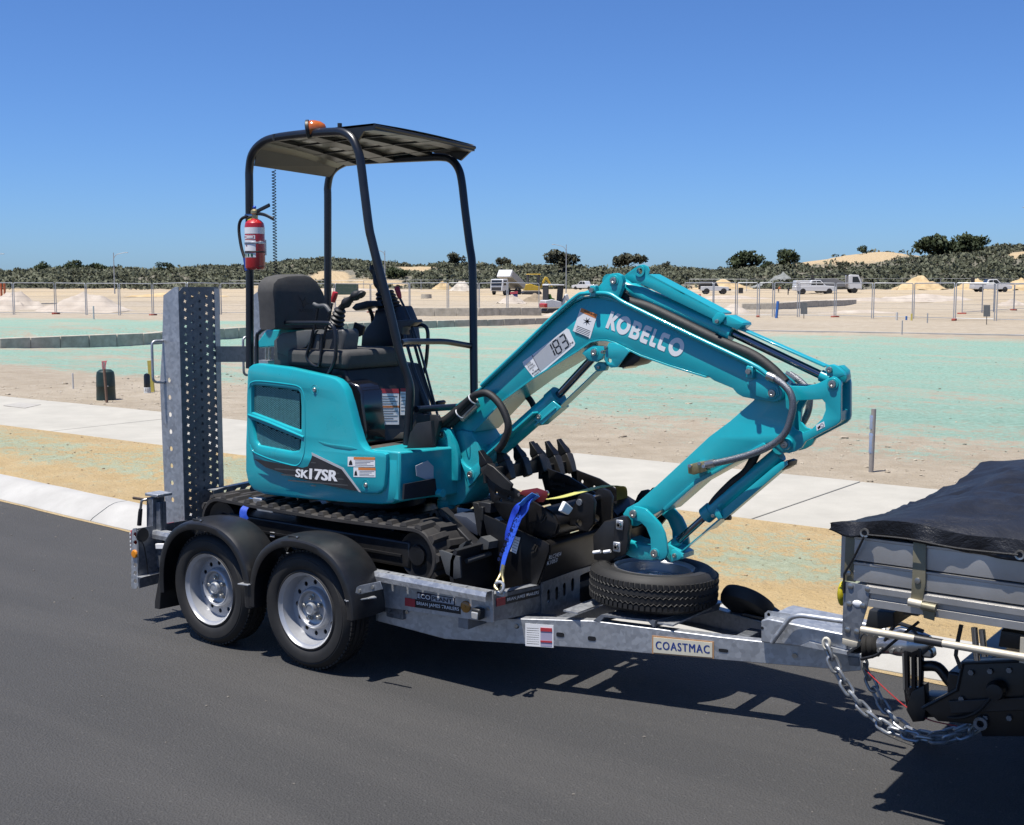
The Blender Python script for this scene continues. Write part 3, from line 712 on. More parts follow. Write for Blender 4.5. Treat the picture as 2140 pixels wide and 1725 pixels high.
# jockey wheel folded up on the far side
YJ = .99
jc = PY(1562, 1262, YJ)
jw = part('jockey_wheel', TR)
jax = (RT * -.45 - UP * .81 - FW * .37).normalized()
obj('jockey_tyre', MB().lathe([(.06, -.035), (.1, -.04), (.124, -.03), (.13, -.012), (.13, .012), (.124, .03), (.1, .04), (.06, .035)], jc, jax, 40), rubber, jw)
obj('jockey_rim', MB().lathe([(.062, .03), (.05, .02), (.03, .02), (.02, .034), (0, .034)], jc, jax, 28), black_plastic, jw)
obj('jockey_fork', MB().beam(jc - jax * .05, PY(1650, 1300, YJ), .05, .014), black_steel, jw, bevel=.003)
obj('jockey_fork', MB().beam(jc + jax * .05, PY(1660, 1304, YJ), .05, .014), black_steel, jw, bevel=.003)
obj('jockey_stem', MB().cyl(PY(1632, 1290, YJ), PY(1760, 1325, YJ), .024, 16), galv_dark, jw)
obj('jockey_stem', MB().cyl(PY(1745, 1316, YJ - .1), PY(1765, 1318, YJ - .1), .012, 10), M('blue_cap', (.01, .09, .5), .4), jw)
# rear: light board, prop stand
YT = .05
xs0 = PY(275, 1225, YT).x; xs1 = PY(299, 1225, YT).x
hol = []
tl = [(275, 1110), (278, 1105), (285, 1104), (288, 1112), (289, 1225), (284, 1231), (276, 1230), (274, 1224)]
hc = [(282.5, 1117), (282.5, 1134), (282.5, 1181), (282.5, 1198), (282.5, 1215)]
lb = obj('light_board', plate_xz(tl, YT, .004, [[(cx + 3.6 * math.cos(t), cy + 4.6 * math.sin(t)) for t in np.linspace(0, 2 * math.pi, 13)[:-1]] for cx, cy in hc]), galv_m, TR)
XB = PY(288, 1170, YT).x
obj('light_board_web', MB().prism([(XB - .004, YT, .225), (XB - .004, .6, .225), (XB - .004, .6, .54), (XB - .004, YT, .55)], (.004, 0, 0)), galv_dark, lb)
obj('light_board_foot', MB().beam(PX(291, 1207, XB + .02), PX(345, 1194, XB + .02), .05, .006), galv_m, lb)
obj('light_board_foot', MB().prism([PX(291, 1209, XB + .045), PX(345, 1195, XB + .045), PX(345, 1216, XB + .045), PX(291, 1230, XB + .045)], (-.004, 0, 0)), galv_dark, lb)
p = PX(296, 1118, XB + .003); obj('lamp_back', MB().cyl(p, p + Vector((.012, 0, 0)), .04, 20), black_plastic, lb)
obj('lamp_cable', MB().tube(bez([PX(292, 1127, XB + .01), PX(300, 1140, XB + .02), PX(306, 1170, XB + .02), PX(309, 1200, XB + .012)], 6), .0035, 6), hose_black, lb)
tlp = obj('tail_lamp', MB().box((xs0 - .014, YT + .012, .41), (xs0 - .004, YT + .32, .53)), red_paint, lb, bevel=.006)
for k in range(5): obj('lamp_strip', MB().box((xs0 - .013, YT + .0075, .415 + k * .023), (xs0 - .005, YT + .0115, .426 + k * .023)), white_decal, tlp)
p = PY(282, 1158, YT); obj('side_reflector', MB().lathe([(.024, 0), (.024, -.006), (.02, -.011), (.0, -.013)], p, (0, 1, 0), 24), amber, lb)
obj('light_board', MB().prism([(v[0], 2 * YC - v[1], v[2]) for v in [PY(*q, YT) for q in tl]], (0, -.004, 0)), galv_m, TR)
# prop stand: I-section leg with a winder
YP = .16
ps = obj('prop_stand', MB().prism([PY(306, 1040, YP), PY(319, 1042, YP), PY(319, 1200, YP), PY(306, 1198, YP)], (0, .085, 0)), galv_dark, TR, bevel=.003)
xw = PY(319, 1100, YP).x
obj('stand_web', MB().box((xw, YP + .02, .3), (xw + .045, YP + .065, PY(319, 1050, YP).z)), galv_dark, ps, bevel=.002)
for z_ in (.016, .036): obj('stand_rib', MB().box((xw + .0455, YP + z_, .3), (xw + .052, YP + z_ + .008, PY(319, 1052, YP).z)), galv_dark, ps)
obj('stand_cap', MB().box((PY(304, 1034, YP).x, YP - .006, PY(304, 1036, YP).z), (xw + .06, YP + .1, PY(304, 1030, YP).z)), galv_m, ps, bevel=.004)
obj('stand_winder', MB().tube(fillet([PY(307, 1044, YP - .01), PY(296, 1046, YP - .03), PY(294, 1062, YP - .03)], .02), .0075, 10), zinc, ps)
obj('winder_grip', MB().tube([PY(294, 1064, YP - .03), PY(293, 1072, YP - .03), PY(291, 1098, YP - .03)], [.011, .0125, .013], 12), black_plastic, ps)
obj('winder_grip', MB().tube([PY(306, 1045, YP - .01), PY(279, 1041, YP - .01)], .008, 10), M('rusty_grip', (.06, .04, .03), .7), ps)
obj('stand_tag', MB().prism([PY(324, 1137, YP - .02), PY(346, 1137, YP - .02), PY(344, 1148, YP - .02), PY(325, 1148, YP - .02)], (0, .02, 0)), white_decal, ps, bevel=.003)
obj('rear_cross_member', MB().box((-1.44, .2, .25), (-1.38, 2 * YC - .2, .40)), galv_dark, TR, bevel=.004)
# rear upright plate with drop-shaped holes between the ramps
XQ = -1.30
def tear(cx, cy):
    return [(cx + a, cy + b) for a, b in ((-6.5, 5), (-5.5, 0), (-1, -4.5), (7.5, -6.5), (5, -1), (2, 4), (-2, 7), (-5, 7))]
def yzq(ps, X): return [(p.y, p.z) for p in (PX(x, y, X) for x, y in ps)]
obj('rear_plate', curve_mesh(yzq([(446, 1050), (446, 1026), (470, 1018), (560, 1002), (640, 985), (640, 1010), (560, 1030)], XQ), [yzq(tear(467, 1030), XQ), yzq(tear(496, 1025), XQ), yzq(tear(518, 1021), XQ)], (XQ, 0, 0), (0, 1, 0), (0, 0, 1), .005), galv_dark, TR)
obj('rear_plate_lip', MB().prism([PX(446, 1025, XQ), PX(640, 984, XQ), PX(640, 984, XQ) + Vector((-.05, 0, 0)), PX(446, 1025, XQ) + Vector((-.05, 0, 0))], (0, 0, -.003)), galv_m, TR)
# decals on the trailer
def panel_on(name, quad, O_n, mat, parent, th=.0012):
    n = Vector(O_n); return obj(name, MB().prism([Vector(q) + n * .0006 for q in quad], n * th), mat, parent, smooth=False)
def text_on(name, s, q0, q1, q3, mat, parent, nrm, bold=0.0, mx=.04, my=.12, shear=0, spacing=1.0, lift=.003, fat=0):
    """lettering inside the parallelogram q0 (lower left) q1 (lower right) q3 (upper left)"""
    q0, q1, q3 = Vector(q0), Vector(q1), Vector(q3); U = q1 - q0; V = q3 - q0; n = Vector(nrm)
    O = q0 + U * mx + V * my + n * lift
    me = text_mesh(s, O, U, V, U.length * (1 - 2 * mx), V.length * (1 - 2 * my), bold, 0, shear, spacing, fat)
    return obj(name, me, mat, parent, smooth=False, fixn=False)
NY = Vector((0, -1, 0))
yS = .2
def s_(x, y): return PY(x, y, yS)
d1 = panel_on('maker_decal', [s_(847, 1266), s_(963, 1284), s_(963, 1268), s_(847, 1249)], NY, black_ink, TR)
panel_on('decal_field', [s_(847, 1266), s_(868, 1269.3), s_(868, 1252.6), s_(847, 1249.2)], NY * 1.5, red_ink, d1, .0016)
text_on('decal_text', 'BIT', s_(848, 1265.5), s_(867, 1268.5), s_(848, 1250), white_decal, d1, NY, .01, .1, .18)
text_on('decal_text', 'BRIAN JAMES TRAILERS', s_(870, 1269), s_(962, 1283), s_(870, 1253), white_decal, d1, NY, .006, .02, .22)
d2 = panel_on('model_decal', [s_(872, 1252.5), s_(951, 1265.5), s_(951, 1250), s_(872, 1236.5)], NY * 1.2, M('navy_decal', (.008, .012, .04), .4), TR)
panel_on('decal_field', [s_(902.5, 1256), s_(949, 1263.5), s_(949, 1251), s_(902.5, 1243.5)], NY * 2, grey_decal, d2, .001)
text_on('decal_text', 'ECO', s_(873, 1251.5), s_(901, 1256), s_(873, 1238.5), white_decal, d2, NY, .012, .03, .14)
text_on('decal_text', 'PLANT', s_(903, 1256), s_(948.5, 1263), s_(903, 1244), MATS['navy_decal'], d2, NY, .008, .04, .14, lift=.0045, fat=.008)
NX = Vector((1, 0, 0))
def f_(x, y): return PX(x, y, XF)
d3 = panel_on('maker_decal', [f_(1037, 1268), f_(1127, 1246), f_(1127, 1230), f_(1037, 1252)], NX, black_ink, f1)
panel_on('decal_field', [f_(1037, 1268), f_(1055, 1263.6), f_(1055, 1247.6), f_(1037, 1252)], NX * 1.6, red_ink, d3, .0014)
text_on('decal_text', 'BIT', f_(1038, 1267), f_(1054, 1263), f_(1038, 1252.5), white_decal, d3, NX, .01, .08, .18)
text_on('decal_text', 'BRIAN JAMES TRAILERS', f_(1057, 1262), f_(1126, 1245.2), f_(1057, 1248), white_decal, d3, NX, .006, .02, .2)
p = s_(974, 1268); obj('side_reflector', MB().lathe([(.028, 0), (.028, -.006), (.024, -.009), (.006, -.0095), (.005, -.012), (0, -.0125)], p, (0, 1, 0), 28), M('amber_reflector', (.42, .18, .02), .3, coat=.3), TR)
p = s_(1004, 1278)
ml = obj('marker_lamp', MB().box((p.x - .022, .155, p.z - .03), (p.x + .03, .199, p.z + .022)), black_plastic, TR, bevel=.008)
obj('lamp_lens', MB().box((p.x - .014, .146, p.z - .026), (p.x + .024, .1545, p.z + .008)), M('clear_lens', (.6, .6, .58), .12, .3, coat=.6), ml, bevel=.004)
obj('lamp_screw', MB().cyl(s_(1021, 1272), s_(1021, 1272) + Vector((0, -.008, 0)), .009, 8), zinc, ml)
# decals on the drawbar
def b_(x, y): return PB(x, y)
nB = -nAB
d4 = panel_on('info_decal', [b_(1098, 1350), b_(1157, 1354), b_(1157, 1307), b_(1098, 1303)], nB, white_decal, o_near)
panel_on('decal_field', [b_(1130, 1350), b_(1154, 1351.5), b_(1154, 1313), b_(1130, 1311.5)], nB * 1.5, M('lilac_ink', (.45, .42, .55), .5), d4)
panel_on('decal_field', [b_(1130, 1319), b_(1154, 1320.5), b_(1154, 1313), b_(1130, 1311.5)], nB * 2.6, red_ink, d4)
panel_on('decal_field', [b_(1130, 1342), b_(1154, 1343.5), b_(1154, 1340), b_(1130, 1338.5)], nB * 2.6, red_ink, d4)
for k in range(8):
    y = 1312 + k * 4.6; panel_on('print_line', [b_(1101, y + 1.3), b_(1127, y + 2.9), b_(1127, y + 1.7), b_(1101, y + .1)], nB * 1.5, black_ink, d4, .0006)
d5 = panel_on('hire_sign', [b_(1363, 1366), b_(1492, 1377), b_(1492, 1341), b_(1363, 1328)], nB, M('tan_border', (.55, .30, .14), .5), o_near, .002)
panel_on('decal_field', [b_(1366, 1363.5), b_(1489, 1374), b_(1489, 1343), b_(1366, 1331.5)], nB * 3, M('cream_board', (.72, .68, .54), .5), d5, .001)
text_on('sign_text', 'COASTMAC', b_(1368, 1361), b_(1487, 1371), b_(1368, 1334), blue_ink, d5, nB, 0.0, .03, .19, spacing=1.18, lift=.0055, fat=.0055)
# ------------------------------------------------------------------ loading ramps, stood upright
def xhole(cx, cy, r, a=0):
    out = []
    for k in range(4):
        t = a + k * math.pi / 2 + .4
        out += [(cx + r * math.cos(t - .32), cy + r * math.sin(t - .32)), (cx + r * math.cos(t + .32), cy + r * math.sin(t + .32)), (cx + .42 * r * math.cos(t + math.pi / 4), cy + .42 * r * math.sin(t + math.pi / 4))]
    return out
XRP = -1.40
def ramp_build(label, y0, y1, first):
    r = thing('loading_ramp', label, 'ramp', (XRP, (y0 + y1) / 2, .41), 'loading ramps folded upright at the trailer tail')
    z0, z1 = .46, 1.916; w = y1 - y0
    holes = []
    nrow = 30; dz = .0485
    for c_ in range(5):
        yy = y0 + .045 + (w - .085) * c_ / 4
        for k in range(nrow):
            zz = z1 - .035 - k * dz - (dz / 2 if c_ % 2 else 0)
            if zz > z0 + .03: holes.append(xhole(yy, zz, .0118 if c_ != 2 else .0105))
    o_ = [(y0, z0), (y1, z0), (y1, z1), (y0 + .03, z1), (y0, z1 - .03)]
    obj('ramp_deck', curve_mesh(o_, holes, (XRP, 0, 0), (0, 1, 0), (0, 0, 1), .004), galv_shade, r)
    # side channels, tapered, with a row of round holes
    for y, sg in ((y0, 1), (y1, -1)):
        hs = [circle2(XRP - .105, 1.37 - k * .102, .0145, 14) for k in range(8)]
        me = curve_mesh([(XRP, z0), (XRP, z1), (XRP - .03, z1 + .0), (XRP - .135, z1 - .05), (XRP - .16, z1 - .35), (XRP - .19, 1.35), (XRP - .175, z0)] if sg == 1 else [(XRP, z0), (XRP, z1), (XRP - .03, z1), (XRP - .04, z0)], hs if sg == 1 else [], (0, y, 0), (1, 0, 0), (0, 0, 1), .004)
        obj('ramp_channel', me, galv_m, r)
        if sg == 1: obj('channel_return', MB().beam((XRP - .168, y + sg * .018, 1.35), (XRP - .15, y + sg * .018, z1 - .3), .036, .003, up=(1, 0, 0)), galv_m, r)
    obj('ramp_edge', MB().box((XRP + .0025, y1 - .035, z0), (XRP + .006, y1 + .002, z1 - .01)), galv_m, r)
    obj('ramp_edge', MB().prism([(XRP - .14, y0 + .004, z1 - .052), (XRP - .005, y0 + .004, z1 - .004), (XRP - .005, y1 - .004, z1 - .004), (XRP - .14, y1 - .004, z1 - .052)], (0, 0, .003)), galv_m, r)
    for k in range(9):
        z = z0 + .15 + k * .155; obj('ramp_rung', MB().box((XRP - .03, y0 + .005, z), (XRP - .012, y1 - .005, z + .006)), galv_dark, r)
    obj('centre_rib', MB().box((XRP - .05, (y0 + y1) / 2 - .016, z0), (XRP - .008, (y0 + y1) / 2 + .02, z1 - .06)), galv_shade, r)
    hx = XRP - .16
    obj('ramp_handle', MB().tube(fillet([(hx + .01, y0 - .004, 1.60), (hx - .0, y0 - .075, 1.60), (hx - .0, y0 - .075, 1.36), (hx + .01, y0 - .004, 1.355)], .03), .008, 10), galv_m, r)
    obj('ramp_foot', MB().box((XRP - .1, y0 + .01, .412), (XRP - .01, y1 - .01, .47)), galv_dark, r, bevel=.004)
    return r
ramp_build('upright perforated steel ramp with side handle, beside the black mudguards', .395, .69, True)
ramp_build('upright perforated steel ramp half hidden behind the excavator seat', 1.09, 1.385, False)
obj('ramp_tie', MB().prism([PX(452, 724, XRP + .01), PX(562, 724, XRP + .01), PX(562, 757, XRP + .01), PX(452, 757, XRP + .01)], (-.006, 0, 0)), galv_dark, TR)
# ------------------------------------------------------------------ spare wheel lying on the drawbar
SP = thing('spare_wheel', 'spare tyre on a silver rim lying flat on the drawbar', 'wheel', (SPX, SPY, .417))
sax = Vector((-.02, -.03, -1)).normalized()
wheel_parts(SP, Vector((SPX, SPY, .60)), sax, 0)
zz_ = MB(); u_ = sax.orthogonal().normalized(); w_ = sax.cross(u_); c_ = Vector((SPX, SPY, .60))
for ring, h in enumerate((.055, .088, .12)):                     # zigzag tread ribs
    pts = []
    for k in range(144):
        t = 2 * math.pi * k / 144; hh = h + (.005 if k % 2 else -.005); pts.append(c_ + sax * hh + (u_ * math.cos(t) + w_ * math.sin(t)) * .304)
    zz_.tube(pts, .0032, 4, closed=True)
obj('tread_rib', zz_, rubber, SP)
# ================================================================== THE EXCAVATOR
EX = thing('mini_excavator', 'teal mini excavator with black canopy loaded on the trailer', 'excavator', (-.3, YC, .416))
def both(name, pix, y0, y1, th, mat, parent, holes=(), bev=.004):
    a = obj(name, plate_xz(pix, y0, th, holes, bev), mat, parent)
    # the far twin has the same real shape as the near plate
    me = a.data.copy(); me.transform(Matrix.Translation((0, y1 - th - y0, 0)))
    b = bpy.data.objects.new(name, me); COL.objects.link(b); b.parent = parent
    return a, b
def slab(name, pix, y0, y1, mat, parent, bev=.008, holes=()):
    return obj(name, plate_xz(pix, y0, y1 - y0, holes, bev), mat, parent)
def cyl_px(name, p, q, Y, r, mat, parent, n=24, r2=None):
    return obj(name, MB().cyl(PY(*p, Y), PY(*q, Y), r, n, r2), mat, parent)
def tube_px(name, ps, Y, r, mat, parent, n=12, smooth_n=6):
    pts = [PY(p[0], p[1], p[2] if len(p) > 2 else Y) for p in ps]
    return obj(name, MB().tube(bez(pts, smooth_n) if smooth_n else pts, r, n), mat, parent)
def pin(parent, x, y, Y, r=.018, back=.05, mat=zinc, collar=None):
    p = PY(x, y, Y)
    o = obj('pin', MB().lathe([(r * 1.0, back), (r * 1.0, -.006), (r * .92, -.010), (r * .4, -.0105), (r * .25, -.008), (0, -.008)], p, (0, 1, 0), 24), mat, parent)
    if collar: obj('pin_boss', MB().lathe([(collar, back), (collar, .002), (collar * .93, -.003), (r, -.003)], p, (0, 1, 0), 28), teal_dark, parent)
    return o
# ---- tracks
TZ, TRr = .416, .148
XTR, XTF = -1.02, .44
def track(y0, y1):
    t = part('track', EX)
    cz_ = TZ + .018 + TRr
    n = 100; loop = []
    Ls = XTF - XTR; per = 2 * Ls + 2 * math.pi * TRr
    def at(s):
        s %= per
        if s < Ls: return Vector((XTR + s, 0, cz_ + TRr + .012 * math.sin(math.pi * s / Ls) * -1)), Vector((0, 0, 1))
        s -= Ls
        if s < math.pi * TRr:
            a = math.pi / 2 - s / TRr; return Vector((XTF + TRr * math.cos(a), 0, cz_ + TRr * math.sin(a))), Vector((math.cos(a), 0, math.sin(a)))
        s -= math.pi * TRr
        if s < Ls: return Vector((XTF - s, 0, cz_ - TRr)), Vector((0, 0, -1))
        s -= Ls; a = -math.pi / 2 - s / TRr; return Vector((XTR + TRr * math.cos(a), 0, cz_ + TRr * math.sin(a))), Vector((math.cos(a), 0, math.sin(a)))
    rings = []
    for k in range(n + 1):
        p, nn = at(per * k / n)
        rings.append([p + nn * .0 + Vector((0, y0 + .006, 0)), p + nn * .0 + Vector((0, y1 - .006, 0)), p - nn * .006 + Vector((0, y1, 0)), p - nn * .022 + Vector((0, y1, 0)), p - nn * .026 + Vector((0, (y0 + y1) / 2 + .05, 0)), p - nn * .026 + Vector((0, (y0 + y1) / 2 - .05, 0)), p - nn * .022 + Vector((0, y0, 0)), p - nn * .006 + Vector((0, y0, 0))])
    belt = MB().loft(rings, cap=False); obj('belt', belt, track_rubber, t)
    # lugs: one mesh shape shared
    lm = MB(); w = (y1 - y0)
    lm.add([(-.024, -w / 2, 0), (.024, -w / 2, 0), (.016, .014, 0), (-.032, .014, 0), (-.013, -w / 2 + .004, .019), (.013, -w / 2 + .004, .019), (.006, .008, .019), (-.022, .008, .019)],
           [(0, 3, 2, 1), (4, 5, 6, 7), (0, 1, 5, 4), (1, 2, 6, 5), (2, 3, 7, 6), (3, 0, 4, 7)])
    me1 = bpy.data.meshes.new('lug'); me1.from_pydata(lm.v, [], lm.f); finish(me1); me1.materials.append(track_rubber)
    lm2 = MB(); lm2.v = [(x, -y, z) for x, y, z in lm.v]; lm2.f = [tuple(reversed(f)) for f in lm.f]
    me2 = bpy.data.meshes.new('lug'); me2.from_pydata(lm2.v, [], lm2.f); finish(me2); me2.materials.append(track_rubber)
    NL = 40
    for k in range(NL * 2):
        p, nn = at(per * k / (NL * 2)); tt = Vector((nn.z, 0, -nn.x))
        o = bpy.data.objects.new('lug', me1 if k % 2 else me2); COL.objects.link(o); o.parent = t
        p = p + Vector((0, (y0 + y1) / 2, 0)) - ORG[EX.name] - nn * .001
        o.matrix_local = Matrix(((tt.x, 0, nn.x, p.x), (0, 1, 0, p.y), (tt.z, 0, nn.z, p.z), (0, 0, 0, 1)))
    yo, s_ = (y0, 1) if y0 < YC else (y1, -1)
    obj('track_frame', MB().box((XTR + .05, min(yo + s_ * .03, yo + s_ * .19), cz_ - .075), (XTF - .05, max(yo + s_ * .03, yo + s_ * .19), cz_ + .06)), black_steel, t, bevel=.01)
    obj('frame_rib', MB().box((XTR + .1, min(yo + s_ * .02, yo + s_ * .0299), cz_ - .02), (XTF - .1, max(yo + s_ * .02, yo + s_ * .0299), cz_ - .008)), black_steel, t)
    for x in (XTR, XTF):
        obj('track_idler', MB().lathe([(.0, -.005), (.05, -.005), (.055, .01), (.10, .012), (.118, .004), (.12, .05), (.12, .17), (0, .17)], (x, yo + s_ * .03, cz_), (0, s_, 0), 36), black_steel, t)
    for k in range(3):
        x = XTR + .38 + k * .34; obj('track_roller', MB().lathe([(0, 0), (.04, 0), (.05, .01), (.05, .14), (0, .14)], (x, yo + s_ * .03, cz_ - .085), (0, s_, 0), 20), black_steel, t)
    return t
track(.325, .555); track(2 * YC - .555, 2 * YC - .325)
obj('frame_sticker', MB().prism([PY(565, 1112, .35), PY(574, 1113, .35), PY(574, 1123, .35), PY(565, 1122, .35)], (0, -.002, 0)), white_decal, EX)
obj('centre_frame', MB().box((-.62, .54, .50), (.12, 1.08, .70)), black_steel, EX, bevel=.01)
obj('slew_ring', MB().lathe([(.0, 0), (.27, 0), (.28, .01), (.28, .05), (.25, .055), (0, .055)], (-.25, YC, .715), (0, 0, 1), 40), black_steel, EX)
# ---- dozer blade
bl = part('dozer_blade', EX)
bs = [(.68, .425), (.70, .47), (.695, .53), (.70, .60), (.725, .66), (.745, .655), (.72, .6), (.717, .53), (.722, .47), (.715, .42)]
obj('blade_plate', MB().loft([[(x, y, z) for x, z in bs] for y in (.30, 1.32)]), dark_panel, bl)
for y in (.62, .98): obj('blade_arm', MB().beam((.05, y, .60), (.69, y, .50), .07, .09), black_steel, bl, bevel=.008)
obj('blade_corner', slab('blade_corner', [(917, 1150), (922, 1150), (962, 1165), (966, 1207), (957, 1210), (930, 1200)], .29, .30, dark_panel, bl, .003).data, dark_panel, bl) if False else slab('blade_end', [(917, 1151), (921, 1150), (960, 1164), (963, 1208), (950, 1211), (932, 1200)], .30, .312, grey_panel, bl, .002)
obj('blade_ram', MB().cyl((-.05, YC, .66), (.62, YC, .56), .04, 20), black_steel, bl)
for q, r in (((913, 1077), .032), ((903, 1085), .018)):
    p = PY(*q, .58); obj('ram_eye', MB().lathe([(r * .45, -.02), (r, -.02), (r, .03), (r * .45, .03)], p, (0, 1, 0), 24, cap=False), dark_panel, bl)
obj('ram_eye', MB().beam(PY(922, 1068, .6), PY(1000, 1150, .6), .05, .07, up=(0, 1, 0)), dark_panel, bl, bevel=.006)
slab('blade_wing', [(945, 1076), (975, 1081), (1000, 1100), (998, 1120), (970, 1105)], .62, .9, M('slate_panel', (.05, .06, .085), .5), bl, .003)
obj('blade_wing', MB().prism([PY(990, 1142, .5), PY(1005, 1122, .5), PY(1022, 1133, .5), PY(1020, 1148, .5), PY(1000, 1150, .5)], (.02, .1, 0)), grey_panel, bl)
cr = obj('crossbar', MB().cyl(PX(975, 1173, .74), PX(1024, 1157, .74), .013, 14), grey_panel, bl)
obj('bar_clamp', MB().prism([PY(953, 1160, .42), PY(960, 1140, .42), PY(975, 1131, .42), PY(966, 1146, .42), PY(958, 1165, .42)], (0, .05, 0)), grey_panel, bl, bevel=.002)
obj('bar_clamp', MB().prism([PY(951, 1196, .42), PY(972, 1186, .42), PY(974, 1198, .42), PY(955, 1203, .42)], (0, .05, 0)), grey_panel, bl, bevel=.002)
obj('clamp_bolt', MB().cyl(PY(971, 1164, .41), PY(971, 1186, .41), .0055, 8), zinc, bl)
# ---- upper body
YN, YF = .335, 1.285
HB = part('house', EX)
skirt = [(513, 868), (511, 930), (511, 985), (516, 1010), (528, 1026), (550, 1035), (620, 1043), (720, 1052), (795, 1056), (818, 1054), (829, 1046), (833, 1030), (834, 956), (790, 952), (700, 955), (600, 940)]
slab('lower_body', skirt, YN + .012, YF - .02, teal, HB, .022)
cover = [(516, 775), (519, 767), (526, 762), (537, 760), (600, 768), (690, 788), (702, 793), (712, 802), (720, 816), (729, 845), (740, 888), (750, 922), (756, 933), (764, 940), (778, 944), (800, 946), (806, 950), (807, 958),
         (806, 985), (803, 1015), (799, 1026), (788, 1033), (765, 1033), (700, 1021), (630, 1003), (570, 980), (532, 955), (518, 925), (514, 880), (514, 830)]
g1 = [(525, 808), (531, 806), (560, 809), (600, 814), (622, 818), (626, 823), (628, 850), (628, 901), (600, 891), (560, 875), (525, 862)]
g2 = [(526, 879), (560, 893), (600, 909), (627, 920), (626, 936), (623, 942), (608, 944), (560, 935), (540, 931), (532, 920)]
cv = slab('side_cover', cover, YN - .012, YN + .05, teal, HB, .014, holes=[g1, g2])
slab('engine_cover', [(517, 775), (526, 764), (560, 768), (590, 776), (600, 800), (604, 990), (530, 950), (516, 900)], YN + .04, YF - .03, teal, HB, .03)
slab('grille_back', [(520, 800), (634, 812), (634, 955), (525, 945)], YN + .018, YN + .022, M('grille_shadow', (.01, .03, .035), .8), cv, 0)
gm = MB()
for k in range(20):
    for s in (1, -1):
        pts = []
        x0 = 523 + k * 5.6
        zz = []
        for j in range(36):
            y = 806 + j * 4; xx = x0 + s * (2.8 if j % 2 else -2.8) * (1 if s > 0 else 1)
            zz.append(PY(xx, y + xx * .0, YN + .010))
        def ins(p, poly):
            c = False; n = len(poly); x, z = p.x, p.z
            for i in range(n):
                a, b = poly[i], poly[i - 1]
                if (a[1] > z) != (b[1] > z) and x < (b[0] - a[0]) * (z - a[1]) / (b[1] - a[1]) + a[0]: c = not c
            return c
        g1w = [(p.x, p.z) for p in (PY(*q, YN + .010) for q in g1)]; g2w = [(p.x, p.z) for p in (PY(*q, YN + .010) for q in g2)]
        for a, b in zip(zz[:-1], zz[1:]):
            mpt = (a + b) / 2
            if ins(mpt, g1w) or ins(mpt, g2w): gm.beam(a, b,   .0034, .0034, up=(0, 1, 0))
obj('grille_mesh', gm, M('grille_wire', (.16, .42, .46), .35, .45, var=.15, scale=60), cv, smooth=False, fixn=False)['kind'] = 'stuff'
# soft frame round the grille and the slanting bar
fr = [(521, 812), (526, 800), (545, 797), (600, 803), (624, 808), (634, 820), (638, 850), (638, 930), (633, 958), (622, 973), (600, 970), (560, 958), (530, 944), (523, 930)]
obj('grille_frame', MB().tube(bez([PY(*q, YN - .008) for q in fr], 5), .0065, 8), teal, cv)
obj('grille_bar', MB().tube([PY(520, 867, YN - .006), PY(560, 882, YN - .010), PY(636, 914, YN - .008)], .011, 10, flat=.7), teal, cv)
for q in ((658, 815), (765, 1014)):
    p = PY(*q, YN - .012)
    obj('latch_recess', MB().lathe([(.028, .004), (.026, -.001), (.020, .002), (.012, .003), (0, .003)], p, (0, 1, 0), 28), teal_dark, cv)
    obj('latch', MB().lathe([(.012, .004), (.012, -.004), (.009, -.008), (.004, -.008), (0, -.006)], p, (0, 1, 0), 16), zinc, cv)
YD = YN - .0135
band = [(530, 959), (545, 962), (600, 972), (632, 978), (643, 975), (649, 962), (653, 951), (716, 981), (751, 1027), (735, 1025), (690, 1016), (616, 998), (555, 977)]
slab('model_band', band, YD, YD + .0015, dark_panel, cv, 0)
for k in range(5):
    y = 966 + k * 12; slab('band_stripe', [(max(540, 560 + k * 14), y + (1.0)), (700 + k * 9, y + 10 + k * .5), (700 + k * 9, y + 12.5 + k * .5), (max(540, 560 + k * 14), y + 3.5)] if k in (1, 2, 3) else [(650, y), (660, y + 1), (660, y + 3), (650, y + 2)], YD - .0004, YD, grey_panel, cv, 0)
wl_ = [(651, 946), (717, 978), (754, 1029), (750, 1028.5), (714, 981.5), (652, 952)]
slab('band_edge', wl_, YD - .0012, YD, grey_decal, cv, 0)
def tx(name, s, q, Y, mat, parent, bold=.02, shear=0, lift=.0015, spacing=1.0, fat=0):
    (x0, y0), (x1, y1), (x3, y3) = q
    a, b, c = PY(x0, y0, Y), PY(x1, y1, Y), PY(x3, y3, Y)
    me = text_mesh(s, a + NY * lift, b - a, c - a, (b - a).length, (c - a).length, bold, 0, shear, spacing, fat)
    return obj(name, me, mat, parent, smooth=False, fixn=False)
tx('model_text', 'SK', ((618, 997), (644, 1001), (618, 979.5)), YD, white_decal, cv, .02, .1, fat=.02)
tx('model_text', '17SR', ((647, 1002), (705, 1007), (647, 979)), YD, white_decal, cv, .02, .1, fat=.016)
